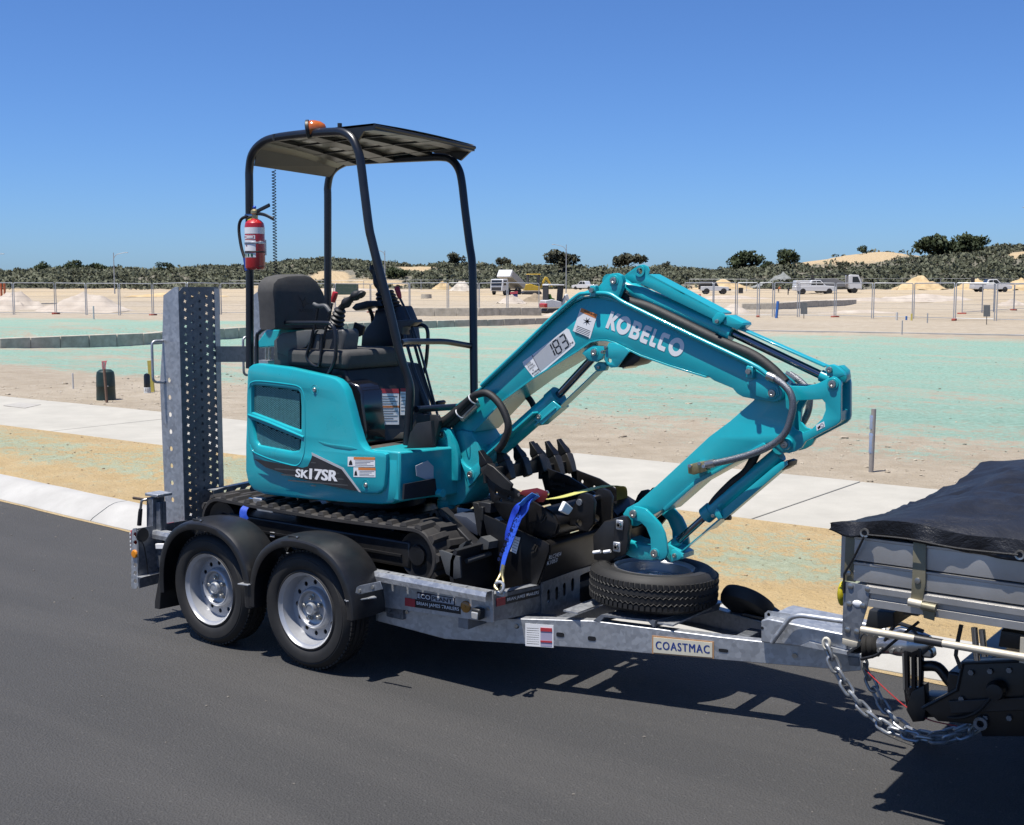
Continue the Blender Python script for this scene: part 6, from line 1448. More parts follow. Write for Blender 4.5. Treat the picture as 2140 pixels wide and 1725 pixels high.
obj('strap_hook', MB().tube(bez(hk, 5), .0065, 8), brass, RS)
obj('strap_hook', MB().tube(bez([PY(1053, 1182, .25), PY(1050, 1202, .235), PY(1052, 1218, .22), PY(1046, 1232, .20)], 5), .0065, 8), brass, RS)
obj('shackle', MB().tube([PY(1044, 1228, .19) + Vector((.022 * math.cos(t), 0.004 * math.sin(2 * t), .026 * math.sin(t))) for t in np.linspace(0, 2 * math.pi, 19)[:-1]], .0075, 8, closed=True), galv_m, RS)
obj('shackle', MB().box(tuple(PY(1036, 1246, .195)), tuple(PY(1053, 1238, .195) + Vector((0, .03, 0)))), galv_m, RS, bevel=.004)
RS2 = thing('ratchet_strap', 'short blue strap wrapped round the rear of the rubber track', 'strap', PY(512, 1080, .32))
obj('webbing', ribbon([PY(560, 1044, .6), PY(536, 1050, .48), PY(522, 1055, .36), PY(511, 1063, .315), PY(508, 1076, .30), PY(513, 1088, .30)], .045, (1, .3, 0)), blue_web, RS2)
obj('webbing_tag', ribbon([PY(512, 1050, .33), PY(520, 1046, .36), PY(528, 1048, .36)], .03, (.8, .2, .5)), MATS['pale_blue_tag'], RS2)
obj('strap_buckle', MB().box(tuple(PY(528, 1056, .36)), tuple(PY(546, 1043, .36) + Vector((0, .04, 0)))), galv_m, RS2, bevel=.004)
# ---- safety chains
def link_mesh(L_, w, r):
    pts = []
    for k in range(24):
        a = 2 * math.pi * k / 24; x = w * math.cos(a); z = w * math.sin(a) + (L_ / 2 - w if math.sin(a) > 0.01 else (-(L_ / 2 - w) if math.sin(a) < -.01 else 0)); pts.append((x, 0, z))
    m = MB().tube(pts, r, 8, closed=True); me = bpy.data.meshes.new('chain_link'); me.from_pydata(m.v, [], m.f); finish(me); me.materials.append(MATS['chain_zinc']); return me
M('chain_zinc', (.46, .48, .50), .42, .75, var=.2, scale=40, bmp=.08)
LM = link_mesh(.070, .019, .0074)
def chain(label, pts):
    P_ = bez(pts, 30); acc = [0]
    for a, b in zip(P_[:-1], P_[1:]): acc.append(acc[-1] + (b - a).length)
    root = thing('safety_chain', label, 'chain', P_[0]); pit = .0535; n = int(acc[-1] / pit)
    def at(s):
        for i in range(1, len(acc)):
            if s <= acc[i]: return P_[i - 1].lerp(P_[i], (s - acc[i - 1]) / max(1e-6, acc[i] - acc[i - 1]))
        return P_[-1]
    for k in range(n):
        a, b = at(k * pit), at((k + 1) * pit); d = (b - a).normalized(); o = bpy.data.objects.new('chain_link', LM); COL.objects.link(o); o.parent = root
        u = d.cross(Vector((0, 1, 0))).normalized(); v = d.cross(u); t = rad(42) + (math.pi / 2 if k % 2 else 0) + .25 * math.sin(k * 2.1)
        X_ = u * math.cos(t) + v * math.sin(t); Y_ = d.cross(X_); c_ = (a + b) / 2 - ORG[root.name]
        o.matrix_local = Matrix(((X_.x, Y_.x, d.x, c_.x), (X_.y, Y_.y, d.y, c_.y), (X_.z, Y_.z, d.z, c_.z), (0, 0, 0, 1)))
    p = P_[0]; obj('chain_shackle', MB().tube([p + Vector((.014 * math.cos(t), .0, .022 * math.sin(t) + .01)) for t in np.linspace(0, 2 * math.pi, 17)[:-1]], .007, 8, closed=True), M('white_shackle', (.7, .66, .55), .5) if 'white_shackle' not in MATS else MATS['white_shackle'], root)
    return root
chain('bright galvanised safety chain sagging from the near drawbar beam', [PY(1727, 1350, .585), PY(1748, 1400, .59), PY(1790, 1465, .6), PY(1850, 1520, .62), (PY(1910, 1540, .64)), PY(1970, 1546, .67), PY(2030, 1528, .72), PY(2060, 1508, .8)])
chain('shaded safety chain sagging behind the brighter one under the coupling', [PY(1806, 1392, .92), PY(1822, 1430, .9), PY(1850, 1482, .88), PY(1890, 1520, .86), PY(1940, 1540, .86), PY(2000, 1528, .88), PY(2040, 1512, .9)])
BC = obj('breakaway_cable', MB().tube(bez([PY(1808, 1400, .8), PY(1850, 1440, .76), PY(1894, 1478, .74), PY(1940, 1504, .74), PY(2000, 1518, .74)], 8), .0028, 6), M('red_cable', (.4, .03, .03), .5)); tag(rehome(BC), 'thin red breakaway cable hanging beside the safety chains', 'cable')
# ---- utility truck with a dropside tray
UT = thing('utility_truck', 'aluminium dropside tray utility towing the trailer, partly out of frame', 'truck', (4.2, YC, 0))
YT0 = -.09; YT1 = 2 * YC + .09; XE = 5.0
xt0 = PY(1788, 1150, YT0).x
def trayz(py_l, py_r, x): # height on the near side line through two pixels
    a, b = PY(1788, py_l, YT0), PY(2140, py_r, YT0); return a.z
def board(name, z0, z1, parent, mat=aluminium, rib=True):
    mb = MB(); n = 3; prof = []
    prof = [(0, z0), (-.010, z0 + .003), (-.012, z0 + (z1 - z0) * .5), (-.010, z1 - .012), (-.016, z1 - .009), (-.016, z1 - .002), (0, z1), (.02, z1), (.02, z0)]
    mb.loft([[(x, YT0 + a, z) for a, z in prof] for x in (xt0, XE)])
    return obj(name, mb, mat, parent, ang=25)
zt0 = PY(1788, 1119, YT0).z; z1_ = PY(1788, 1172, YT0).z; z2_ = PY(1788, 1216, YT0).z; z3_ = PY(1815, 1268, YT0).z
SD = part('drop_side', UT)
board('side_board', z1_ + .002, zt0, SD); board('side_board', z2_ + .003, z1_, SD)
obj('side_rail', MB().loft([[(x, YT0 + a, z) for a, z in ((.0, z3_), (-.012, z3_ + .004), (-.012, z3_ + .03), (-.006, z3_ + .034), (-.006, z3_ + .05), (-.018, z3_ + .054), (-.018, z3_ + .075), (-.006, z3_ + .08), (-.006, z2_ - .004), (0, z2_), (.05, z2_), (.05, z3_))] for x in (PY(1812, 1268, YT0).x, XE)]), aluminium, UT, ang=25)
obj('far_side', MB().box((xt0, YT1 - .03, z3_), (XE, YT1, zt0)), aluminium, UT)
obj('tail_board', MB().box((xt0 - .06, YT0 + .02, z2_), (xt0 - .03, YT1 - .02, zt0 - .01)), aluminium, UT)
obj('tray_floor', MB().box((xt0 - .03, YT0 + .05, z3_ + .02), (XE, YT1 - .03, z3_ + .05)), galv_dark, UT)
obj('head_board', MB().box((XE, YT0, z3_), (XE + .04, YT1, zt0 + .55)), aluminium, UT)
cp = slab('corner_post', [(1767, 1108), (1787, 1112), (1786, 1217), (1763, 1214)], YT0 - .006, YT0 + .05, olive_steel, UT, .003)
pl = slab('corner_plate', [(1763, 1215), (1820, 1226), (1812, 1270), (1798, 1314), (1791, 1352), (1759, 1343), (1761, 1280)], YT0 - .014, YT0 - .007, galv_dark, UT, .002)
for q in ((1773, 1198), (1778, 1225), (1814, 1231), (1775, 1262), (1804, 1266), (1772, 1316), (1791, 1320)):
    p = PY(*q, YT0 - .014); obj('bolt_head', MB().lathe([(.011, .002), (.010, -.005), (.005, -.007), (0, -.007)], p, (0, 1, 0), 10), zinc, pl)
obj('plate_splash', MB().sphere(PY(1792, 1262, YT0 - .014), .016, 10, 1.2, .3, .8), white_decal, pl)
slab('mud_cap', [(1760, 1335), (1792, 1343), (1791, 1352), (1780, 1355), (1759, 1346)], YT0 - .02, YT0 + .02, cream_alu, UT, .003)
obj('tail_lens', MB().sphere((xt0 - .066, YT0 + .06, PY(1763, 1250, YT0).z), .042, 16, .4, .7, 1.1), M('yellow_lens', (.6, .5, .02), .3), UT)
st_ = slab('hinge_strap', [(1908, 1133), (1935, 1138), (1934, 1218), (1928, 1256), (1903, 1252), (1906, 1210)], YT0 - .022, YT0 - .014, olive_steel, UT, .002)
obj('hinge_knuckle', MB().cyl(PY(1899, 1258, YT0 - .03), PY(1927, 1264, YT0 - .03), .014, 14), cream_alu, st_)
obj('hinge_knuckle', MB().cyl(PY(1926, 1266, YT0 - .03), PY(1956, 1272, YT0 - .03), .014, 14), olive_steel, st_)
slab('hinge_leaf', [(1926, 1268), (1955, 1274), (1952, 1298), (1930, 1292)], YT0 - .022, YT0 - .016, olive_steel, st_, .002)
p = PY(1918, 1214, YT0 - .022); obj('bolt_head', MB().lathe([(.012, .002), (.010, -.006), (0, -.008)], p, (0, 1, 0), 10), zinc, st_)
# side rail bar below
YRb = YT0 - .01
obj('side_bar', MB().cyl(PY(1800, 1316, YRb), PY(2140, 1374, YRb) + (PY(2140, 1374, YRb) - PY(1800, 1316, YRb)) * 1.5, .013, 16), cream_alu, UT)
obj('bar_sleeve', MB().cyl(PY(1912, 1335, YRb), PY(1970, 1345, YRb), .0145, 16), dark_panel, UT)
obj('bar_bracket', MB().box(tuple(PY(2130, 1385, YRb)), tuple(PY(2150, 1335, YRb) + Vector((.04, .02, 0)))), cream_alu, UT)
for x in (3.05, 3.55, 4.05, 4.55): obj('tray_bearer', MB().box((x - .025, YT0 + .03, z3_ - .015), (x + .025, YT1 - .03, z3_ + .019)), black_steel, UT)
for y in (YC - .42, YC + .42): obj('chassis_rail', MB().box((3.42, y - .03, .52), (7.4, y + .03, .66)), black_steel, UT, bevel=.006)
tb = part('tow_bar', UT)
obj('tow_beam', MB().box((3.0, .56, .30), (3.1, 1.4, .42)), black_steel, tb, bevel=.01)
slab('tow_gusset', [(1926, 1478), (2000, 1440), (2012, 1384), (2140, 1380), (2140, 1540), (2052, 1540), (2045, 1515), (1960, 1508)], .55, .6, black_steel, tb, .004)
slab('tow_receiver', [(1930, 1455), (2040, 1460), (2040, 1500), (1930, 1500)], .76, .86, black_steel, tb, .004)
slot = [[(x0, 1372), (x0 + 3, 1369), (x0 + 6, 1372), (x0 + 6.5, 1438), (x0 + 3, 1441), (x0 + .5, 1438)] for x0 in (1897, 1912)]
slab('drop_plate', [(1886, 1366), (1890, 1358), (1918, 1352), (1925, 1356), (1926, 1400), (1924, 1440), (1910, 1452), (1904, 1482), (1893, 1478), (1888, 1440)], .76, .80, M('machined_black', (.03, .03, .035), .22, .6), tb, .004, holes=slot)
obj('plate_edge', MB().prism([PY(1885, 1366, .757), PY(1889, 1365, .757), PY(1891, 1442, .757), PY(1887, 1442, .757)], (0, .003, 0)), chrome, tb)
slab('drop_shank', [(1905, 1446), (1932, 1432), (1934, 1488), (1930, 1508), (1907, 1510), (1893, 1484)], .73, .79, black_steel, tb, .005)
obj('tow_ball_arm', MB().tube(bez([PY(1928, 1392, .80), PY(1960, 1395, .8), PY(1985, 1425, .8), PY(2005, 1440, .8)], 5), .022, 10), black_steel, tb)
obj('gusset_flange', MB().tube([PY(1928, 1480, .548), PY(2000, 1442, .548), PY(2012, 1386, .548), PY(2150, 1381, .548)], .007, 6), dark_panel, tb)
obj('gusset_flange', MB().beam(PY(1985, 1478, .54), PY(2150, 1470, .54), .012, .05, up=(0, 0, 1)), dark_panel, tb, bevel=.003)
for q in ((2030, 1405), (2070, 1402), (2110, 1400), (2010, 1460), (2060, 1500), (2110, 1500)): p = PY(*q, .548); obj('bolt_head', MB().cyl(p, p + Vector((0, -.012, 0)), .011, 6), galv_dark, tb, smooth=False)
obj('plug_socket', MB().lathe([(.0, 0), (.035, 0), (.038, .02), (.03, .05), (0, .055)], PY(2085, 1440, .53), (0, -1, 0), 24), black_plastic, tb)
obj('tow_wiring', MB().tube(bez([PY(2085, 1440, .49), PY(2040, 1490, .5), PY(1985, 1500, .55), PY(1950, 1470, .62)], 6), .006, 8), hose_black, tb)
obj('chain_lug', MB().lathe([(.014, -.01), (.026, -.01), (.026, .01), (.014, .01), (.014, -.01)], PY(2050, 1512, .535), (0, 1, 0), 20, cap=False), galv_dark, tb)
for a, b in (((2036, 1312), (2042, 1380)), ((2052, 1316), (2058, 1372))): obj('gas_strut', MB().cyl(PY(*a, .3), PY(*b, .3), .012, 12), chrome, UT)
slab('strap_tail', [(2004, 1306), (2012, 1308), (2003, 1350), (2000, 1372), (2010, 1396), (2004, 1400), (1993, 1370), (1996, 1345)], .2, .21, black_plastic, UT, 0)
slab('mud_guard', [(2092, 1318), (2140, 1326), (2140, 1360), (2086, 1352)], .1, .5, black_plastic, UT, .004)
slab('under_box', [(1815, 1276), (1868, 1280), (1868, 1310), (1830, 1318), (1806, 1312)], .3, .75, black_plastic, UT, .01)
obj('under_cable', MB().tube(bez([PY(1800, 1378, .5), PY(1835, 1368, .45), PY(1870, 1340, .4), PY(1920, 1300, .4)], 6), .006, 8), hose_black, UT)
for sx in (3.95, 7.0):
    for y, s in ((YT0 + .02, 1), (YT1 - .02, -1)):
        wp = part('wheel', UT); c_ = Vector((sx, y, .37))
        obj('tyre', MB().lathe([(.2, .02), (.3, .0), (.35, .02), (.37, .05), (.37, .2), (.35, .23), (.2, .22)], c_, (0, s, 0), 48, cap=False), rubber, wp)
        obj('rim', MB().lathe([(.21, .02), (.19, .05), (.1, .06), (.06, .04), (0, .04)], c_, (0, s, 0), 36, cap=False), silver, wp)
obj('cab', MB().loft([[(5.25, y, .55), (7.6, y, .5), (7.7, y, .95), (6.75, y, 1.08), (6.2, y, 1.68), (5.35, y, 1.72), (5.25, y, 1.1)] for y in (.02, 1.6)]), M('white_truck_paint', (.7, .7, .7), .25, coat=.4), UT, bevel=.05, seg=3)
# ---- black mesh tarpaulin over the load
m, nt, N, L, b = newmat('black_shade_cloth'); Pw = wpos(nt)
n1 = noise(nt, 5, 6, .7, Pw, .6); n2 = noise(nt, 240, 2, .6, Pw)
L.new(mix(nt, ramp(nt, n1.outputs['Fac'], ((.45, 0), (.8, 1))), (.005, .0055, .008), (.022, .023, .029)), b.inputs['Base Color'])
b.inputs['Roughness'].default_value = .5; bump(nt, b, math_n(nt, 'ADD', n1.outputs['Fac'], math_n(nt, 'MULTIPLY', n2.outputs['Fac'], .08)), .8, .02); MATS['black_shade_cloth'] = m
TP = MB(); rows = []
cr_px = [(1740, 1086, .75), (1770, 1073, .8), (1850, 1073, .8), (1910, 1056, .8), (2000, 1024, .8), (2060, 1008, .8), (2102, 994, .8), (2140, 994, .8)]
crown = [PY(*q) for q in cr_px]
def crz(x):
    if x <= crown[0].x: return crown[0].z
    for a, b_ in zip(crown[:-1], crown[1:]):
        if x <= b_.x: return a.z + (b_.z - a.z) * (x - a.x) / (b_.x - a.x)
    return crown[-1].z
hem = [PY(*q, YT0 - .025) for q in ((1712, 1107), (1735, 1107), (1766, 1120), (1785, 1122), (1806, 1120), (1850, 1121), (1930, 1134), (2020, 1155), (2128, 1172), (2140, 1174))]
def hemz(x):
    if x <= hem[0].x: return hem[0].z
    for a, b_ in zip(hem[:-1], hem[1:]):
        if x <= b_.x: return a.z + (b_.z - a.z) * (x - a.x) / (b_.x - a.x)
    return hem[-1].z + .008 * math.sin((x - hem[-1].x) * 9)
xt = xt0 - .09
_ez = [PY(*q, YT0) for q in ((1712, 1104), (1735, 1092), (1768, 1085), (1850, 1086), (1950, 1099), (2140, 1130))]; EZX = [p.x for p in _ez] + [5.2]; EZZ = [p.z for p in _ez] + [_ez[-1].z]
for i in range(150):
    x = xt + (XE - .02 - xt) * (i / 149) ** 1.15; row = []
    hz = hemz(x); ez = float(np.interp(x, EZX, EZZ)) + .006 * math.sin(x * 17)
    cz0 = crz(x)
    for j in range(61):
        v = j / 60
        if v < .12: t = v / .12; y = YT0 - .028 + .012 * math.sin(x * 23 + 2) * (1 - t) - .006 * math.sin(x * 51) * (1 - t); z = hz + (ez - hz) * t
        elif v > .88: t = (v - .88) / .12; y = YT1 + .02; z = ez - .07 * t
        else:
            t = (v - .12) / .76; y = YT0 - .02 + (YT1 - YT0 + .04) * t; s = math.sin(math.pi * t) ** .65
            z = ez + (cz0 - ez) * s
            z += (.008 * fbm(x, y, 2.2, 4) + .03 * (.2 - abs(fbm(x * .35 + y * 1.3, y * .4 - x * .2, 4.1, 3))) + .014 * (.3 - abs(fbm(x * .8 + 3, y * 2.4, 8, 3)))) * min(1, 6 * t * (1 - t))
        row.append((x + (.02 * math.sin(v * 9) if i == 0 else 0), y, z))
    rows.append(row)
tp_o = obj('tarpaulin', TP.sheet(rows), MATS['black_shade_cloth'], fixn=False, ang=60)
sm = tp_o.modifiers.new('th', 'SOLIDIFY'); sm.thickness = .004
TPR = thing('tarpaulin_cover', 'black shade-cloth tarpaulin roped over the load on the tray', 'tarpaulin', (3.6, YC, zt0)); 
tp_o.data.transform(Matrix.Translation(-ORG[TPR.name])); tp_o.parent = TPR; tp_o.name = 'cloth'
for q in ((1807, 1114), (2131, 1160)):
    p = PY(*q, YT0 - .04); obj('eyelet', MB().lathe([(.010, -.003), (.016, -.004), (.016, .004), (.010, .004), (.010, -.003)], p, (0, 1, 0), 20, cap=False), zinc, TPR)
obj('rope', MB().tube([PY(1806, 1122, YT0 - .045), PY(1785, 1165, YT0 - .03), PY(1764, 1200, YT0 - .02), PY(1763, 1240, YT0 - .02)], .004, 6), hose_black, TPR)
obj('rope', MB().tube(bez([PY(1812, 1118, YT0 - .045), PY(1900, 1127, YT0 - .05), PY(2000, 1146, YT0 - .045), PY(2128, 1160, YT0 - .045)], 6), .0035, 6), hose_black, TPR)
# ================================================================== BEHIND THE ROAD
def GP(x, y, dz=0.0):
    """where the sight line through a pixel meets the lot"""
    z = 0.0
    for _ in range(25):
        p = PZ(x, y, z); z = z * .5 + .5 * (lot_z(p.x, p.y) + dz)
    return Vector((p.x, p.y, z))
def depth(p): return (p - CAM).dot(FW)
def mpp(p): return depth(p) / F_PX            # metres per photo pixel there
RTH = Vector((RT.x, RT.y, 0))
limestone = M('limestone_block', (.52, .475, .39), .9, var=.25, scale=3.5, bmp=.5, bscale=30, dirt=.35, dirtcol=(.36, .30, .2))
# ---- limestone retaining walls, block by block
def block_wall(label, foot, h, L=1.05, th=.35, name='retaining_wall', z0=None):
    root = thing(name, label, 'wall', foot[0]); 
    seg = 0
    for a, b in zip(foot[:-1], foot[1:]):
        d = b - a; n = max(1, round(d.length / L)); dd = Vector((d.x, d.y, 0)).normalized(); nn = Vector((-dd.y, dd.x, 0))
        for k in range(n):
            p, q = a + d * (k / n), a + d * ((k + 1) / n); g = .008; j = RND.uniform(-.012, .012); jz = RND.uniform(-.01, .012)
            p = p + dd * g; q = q - dd * g
            mb = MB(); lo = min(p.z, q.z) - .15; t = (p.z + q.z) / 2 + h + jz
            mb.prism([(p + nn * j).to_tuple()[:2] + (lo,), (q + nn * j).to_tuple()[:2] + (lo,), (q + nn * (th + j)).to_tuple()[:2] + (lo,), (p + nn * (th + j)).to_tuple()[:2] + (lo,)], (0, 0, t - lo))
            obj('limestone_block', mb, limestone, root, bevel=.012, seg=1)
    return root
block_wall('long low limestone block wall across the green-sprayed lots', W0[1:-1], .42)
wA = [GP(862, 661), GP(1000, 661), GP(1132, 660)]
block_wall('limestone block wall ending beside the white mini digger', wA, 17 * mpp(wA[0]), 1.4)
wB = [GP(1552, 648), GP(1625, 647), GP(1700, 641), GP(1790, 638)]
block_wall('weathered limestone wall behind the blue stake and fence', wB, 13 * mpp(wB[0]), 1.6)
strip = [GP(x, y) for x, y in ((1470, 691), (1600, 693), (1800, 696), (2000, 700), (2180, 703))]
o = obj('concrete_strip', MB().loft([[p + v for v in (Vector((0, 0, -.1)), Vector((0, 0, .05)), FH * .3 + Vector((0, 0, .05)), FH * .3 + Vector((0, 0, -.1)))] for p in strip]), kerb_conc); o['kind'] = 'structure'
strip = [GP(x, y) for x, y in ((-60, 637), (60, 637), (198, 636))]
o = obj('concrete_strip', MB().loft([[p + v for v in (Vector((0, 0, -.1)), Vector((0, 0, .12)), FH * .6 + Vector((0, 0, .12)), FH * .6 + Vector((0, 0, -.1)))] for p in strip]), kerb_conc); o['kind'] = 'structure'
# ---- temporary fencing
foot_m = M('orange_fence_foot', (.42, .07, .04), .7, var=.2, scale=6, dirt=.4)
fence_m = M('fence_galvanised_tube', (.46, .48, .50), .5, .4, var=.15, scale=3)
wire_m = M('fence_wire', (.30, .31, .32), .55, .4)
def fence_run(pts, label, group, tops=None, feet=True, hm=2.05):
    G_ = [GP(x, y) for x, y in pts]
    for i, (a, b) in enumerate(zip(G_[:-1], G_[1:])):
        d = (b - a); dd = d.normalized(); L_ = d.length; r = thing('fence_panel', label, 'fence', a, group); up = Vector((0, 0, hm)); a_ = a + dd * .06; b_ = b - dd * .06
        obj('panel_frame', MB().tube(fillet([a_, a_ + up, b_ + up, b_], .08, 3), .030, 6).tube([a_ + up * .06, b_ + up * .06], .020, 6), fence_m, r)
        w = MB(); nv = max(4, int(L_ / .12)); 
        for k in range(1, nv): p = a_.lerp(b_, k / nv); w.beam(p + up * .06, p + up, .008, .008)
        for k in range(1, 7): w.beam(a_ + up * k / 7, b_ + up * k / 7, .008, .008)
        obj('wire_mesh', w, wire_m, r, smooth=False, fixn=False)
        if feet and i % 3 == 0:
            f_ = MB().box((-.28, -.1, 0), (.28, .1, .12)); ang_ = math.atan2(dd.y, dd.x) + 1.57; c_, s_ = math.cos(ang_), math.sin(ang_)
            f_.v = [(a.x + x * c_ - y * s_, a.y + x * s_ + y * c_, a.z + z - .02) for x, y, z in f_.v]; obj('panel_foot', f_, foot_m, r, bevel=.03)
fence_run([(-110, 655), (-40, 656), (29, 658), (117, 657), (181, 659), (250, 660), (320, 660), (392, 659), (461, 658), (552, 657), (630, 656), (700, 655), (775, 655), (856, 656), (936, 657), (1001, 658), (1060, 659), (1128, 660)], 'temporary wire-mesh fence panel along the lots behind the trailer', 'site fence panels behind the trailer')
fence_run([(1430, 660), (1490, 664), (1538, 663), (1584, 663), (1616, 663), (1668, 663), (1745, 664), (1823, 666), (1908, 667), (1994, 670), (2080, 672), (2180, 675)], 'temporary wire-mesh fence panel beyond the green lot by the blue stake', 'site fence panels by the blue stake')
fence_run([(2010, 657), (2052, 654), (2076, 652), (2118, 649), (2150, 648), (2200, 646)], 'temporary wire-mesh fence panel in the short return with orange feet', 'site fence panels of the return')
fence_run([(1440, 609), (1560, 609), (1680, 608), (1800, 607), (1885, 606), (1965, 606), (2040, 606), (2140, 605), (2230, 605)], 'distant wire-mesh fence panel in front of the scrub hill', 'distant fence panels below the scrub hill', feet=False, hm=2.3)
fence_run([(480, 607), (620, 607), (760, 607), (880, 607), (1000, 607)], 'distant wire-mesh fence panel behind the dirt piles', 'distant fence panels behind the dirt piles', feet=False, hm=1.9)
# ---- piles of sand and gravel
def pile_mat(n, a, b_): return M(n, a, .95, var=.1, scale=.8, col2=b_, bmp=.6, bscale=2.5)
pm_y = pile_mat('yellow_pile_sand', (.52, .37, .19), (.64, .49, .28)); pm_w = pile_mat('pale_pile_sand', (.50, .44, .36), (.62, .57, .49)); pm_g = pile_mat('grey_gravel', (.19, .20, .19), (.30, .31, .29)); pm_p = pile_mat('pinkish_pile_sand', (.47, .40, .33), (.58, .51, .43))
def pile(label, x0, x1, ytop, ybase, mat, seed, depth_k=.8, peaks=None):
    c = GP((x0 + x1) / 2, ybase); m_ = mpp(c); w = (x1 - x0) * m_ / 2; h = (ybase - ytop) * m_; c = c + FH * w * depth_k * .5
    mb = MB(); rows = []
    for i in range(13):
        t = i / 12; row = []
        for k in range(41):
            a = 2 * math.pi * k / 40; rr = 1 - t
            n_ = 1 + .16 * fbm(math.cos(a) * 2 + seed, math.sin(a) * 2, 1.0, 3)
            px_, py_ = math.cos(a) * rr * w * n_, math.sin(a) * rr * w * depth_k * n_
            pk = 1.0
            z = h * (1 - (rr ** 1.15)) * (1 - .10 * abs(fbm(px_ / w * 3 + seed, py_ / w * 3, 1.5, 4))) + .16 * h * fbm(px_ * 2 + seed, py_ * 2, 2.0 / max(w, 1), 4)
            if peaks: z *= 1 - .35 * math.exp(-((px_ / w - peaks) / .12) ** 2)
            p = c + RTH * px_ + FH * py_; row.append((p.x, p.y, c.z - .08 + max(0, z)))
        rows.append(row)
    mb.sheet(rows); o = obj('sand_pile', mb, mat); rehome(o); tag(o, label, 'pile'); return o
pile('big yellow sand pile with twin peaks below the scrub hill', 1872, 1996, 573, 606, pm_y, 1, peaks=.25)
pile('smaller yellow sand pile right of the twin-peaked one', 1996, 2090, 579, 606, pm_y, 2, peaks=-.2)
pile('yellow sand heap beside the white ute at the fence end', 2092, 2190, 580, 606, pm_y, 3)
pile('dark grey gravel pile behind the white ute', 1590, 1690, 568, 603, pm_g, 4)
pile('low grey gravel spread beside the gravel pile', 1560, 1640, 589, 604, pm_g, 5)
pile('yellow sand pile in front of the dark scrub', 898, 950, 586, 607, pm_y, 6)
pile('white sand pile next to the yellow one', 934, 992, 584, 608, pm_w, 7)
pile('rough pale dirt heap behind the orange posts', -70, 95, 604, 650, pm_p, 8)
pile('broad pinkish dirt heap behind the left fence', 60, 270, 607, 652, pm_p, 9)
pile('brown dirt heap in front of the tipper truck', 1088, 1150, 612, 632, pile_mat('brown_dirt', (.27, .21, .14), (.36, .29, .2)), 10)
pile('pale dirt heap below the tipper truck cab', 1036, 1102, 615, 634, pm_p, 11)
pile('low sand heap at the end of the limestone wall', 1130, 1250, 640, 662, pm_p, 12)
pile('pale sand heap in front of the dug limestone wall', 1490, 1580, 634, 656, pm_p, 13)
pile('pale dirt windrow along the right-hand site road', 1810, 2060, 612, 628, pm_p, 14, .25)
pile('cream sand bank behind the site fence', 560, 660, 585, 608, pm_y, 15)
pile('long low bank of pale sand behind the tipper truck', 560, 900, 600, 609, pm_p, 16, .12)
pile('low sand windrow between the fence and the left lamp', 250, 480, 606, 618, pm_y, 17, .2)
pile('thin dark dirt windrow in front of the left dirt heaps', 20, 320, 642, 651, pm_p, 18, .12)
pile('low bank of cream sand below the four-wheel drive', 1400, 1640, 616, 626, pm_p, 19, .15)
pile('narrow grey windrow crossing the right-hand site road', 1640, 1990, 620, 630, pm_p, 20, .1)
pile('rough cream bank under the scrub at the sand face', 1440, 1580, 584, 606, pm_y, 21, .5)
pile('low pinkish windrow just inside the right fence', 1700, 1900, 645, 655, pm_p, 22, .15)
pile('small dirt heap behind the return fence', 2080, 2160, 624, 640, pm_p, 23, .5)
# ---- hills with scrub
HX = [-1500, -500, 0, 100, 200, 300, 400, 450, 520, 600, 690, 800, 900, 1000, 1100, 1200, 1300, 1400, 1500, 1600, 1660, 1700, 1750, 1850, 1900, 1950, 2000, 2100, 2200, 2700, 3600]
HY = [582, 578, 576, 572, 570, 571, 569, 566, 566, 558, 552, 555, 562, 563, 563, 566, 570, 570, 570, 562, 552, 546, 536, 529, 533, 538, 533, 523, 518, 520, 540]
D0, D1 = 275.0, 395.0
def hill_y(x): return float(np.interp(x, HX, HY))
def hill_pt(x, D):
    d = ray(x, HORIZON); d = Vector((d.x, d.y, 0)); p = Vector((CAM.x, CAM.y, 0)) + d * D
    crest = CAM_H + (HORIZON - hill_y(x)) * D1 / F_PX
    t = sstep(D0 + 12 * fbm(x, 0, .004), D1, D); s = t * (1 - .5 * sstep(D1, 700, D))
    z = .55 + (crest - .55) * s + (1.3 * fbm(p.x, p.y, .03) + .5 * fbm(p.x, p.y, .12)) * sstep(D0, D0 + 40, D)
    return Vector((p.x, p.y, z))
def sandy(x, D):
    """bare sand on the slope, 0..1"""
    s = 0; D = (D - D0) / (D1 - D0) * 115 + 215
    for cx, cd, w, dd in ((1775, 318, 120, 34), (1880, 326, 80, 22), (1690, 330, 60, 22), (780, 240, 70, 22), (690, 262, 45, 16), (870, 300, 36, 18), (1500, 232, 90, 16), (1060, 322, 45, 9), (1260, 318, 60, 12), (1330, 316, 60, 10), (560, 232, 60, 14), (1430, 322, 60, 6), (150, 225, 200, 7), (2130, 300, 30, 9)):
        s = max(s, math.exp(-((x - cx) / w) ** 2 - ((D - cd) / dd) ** 2))
    return s
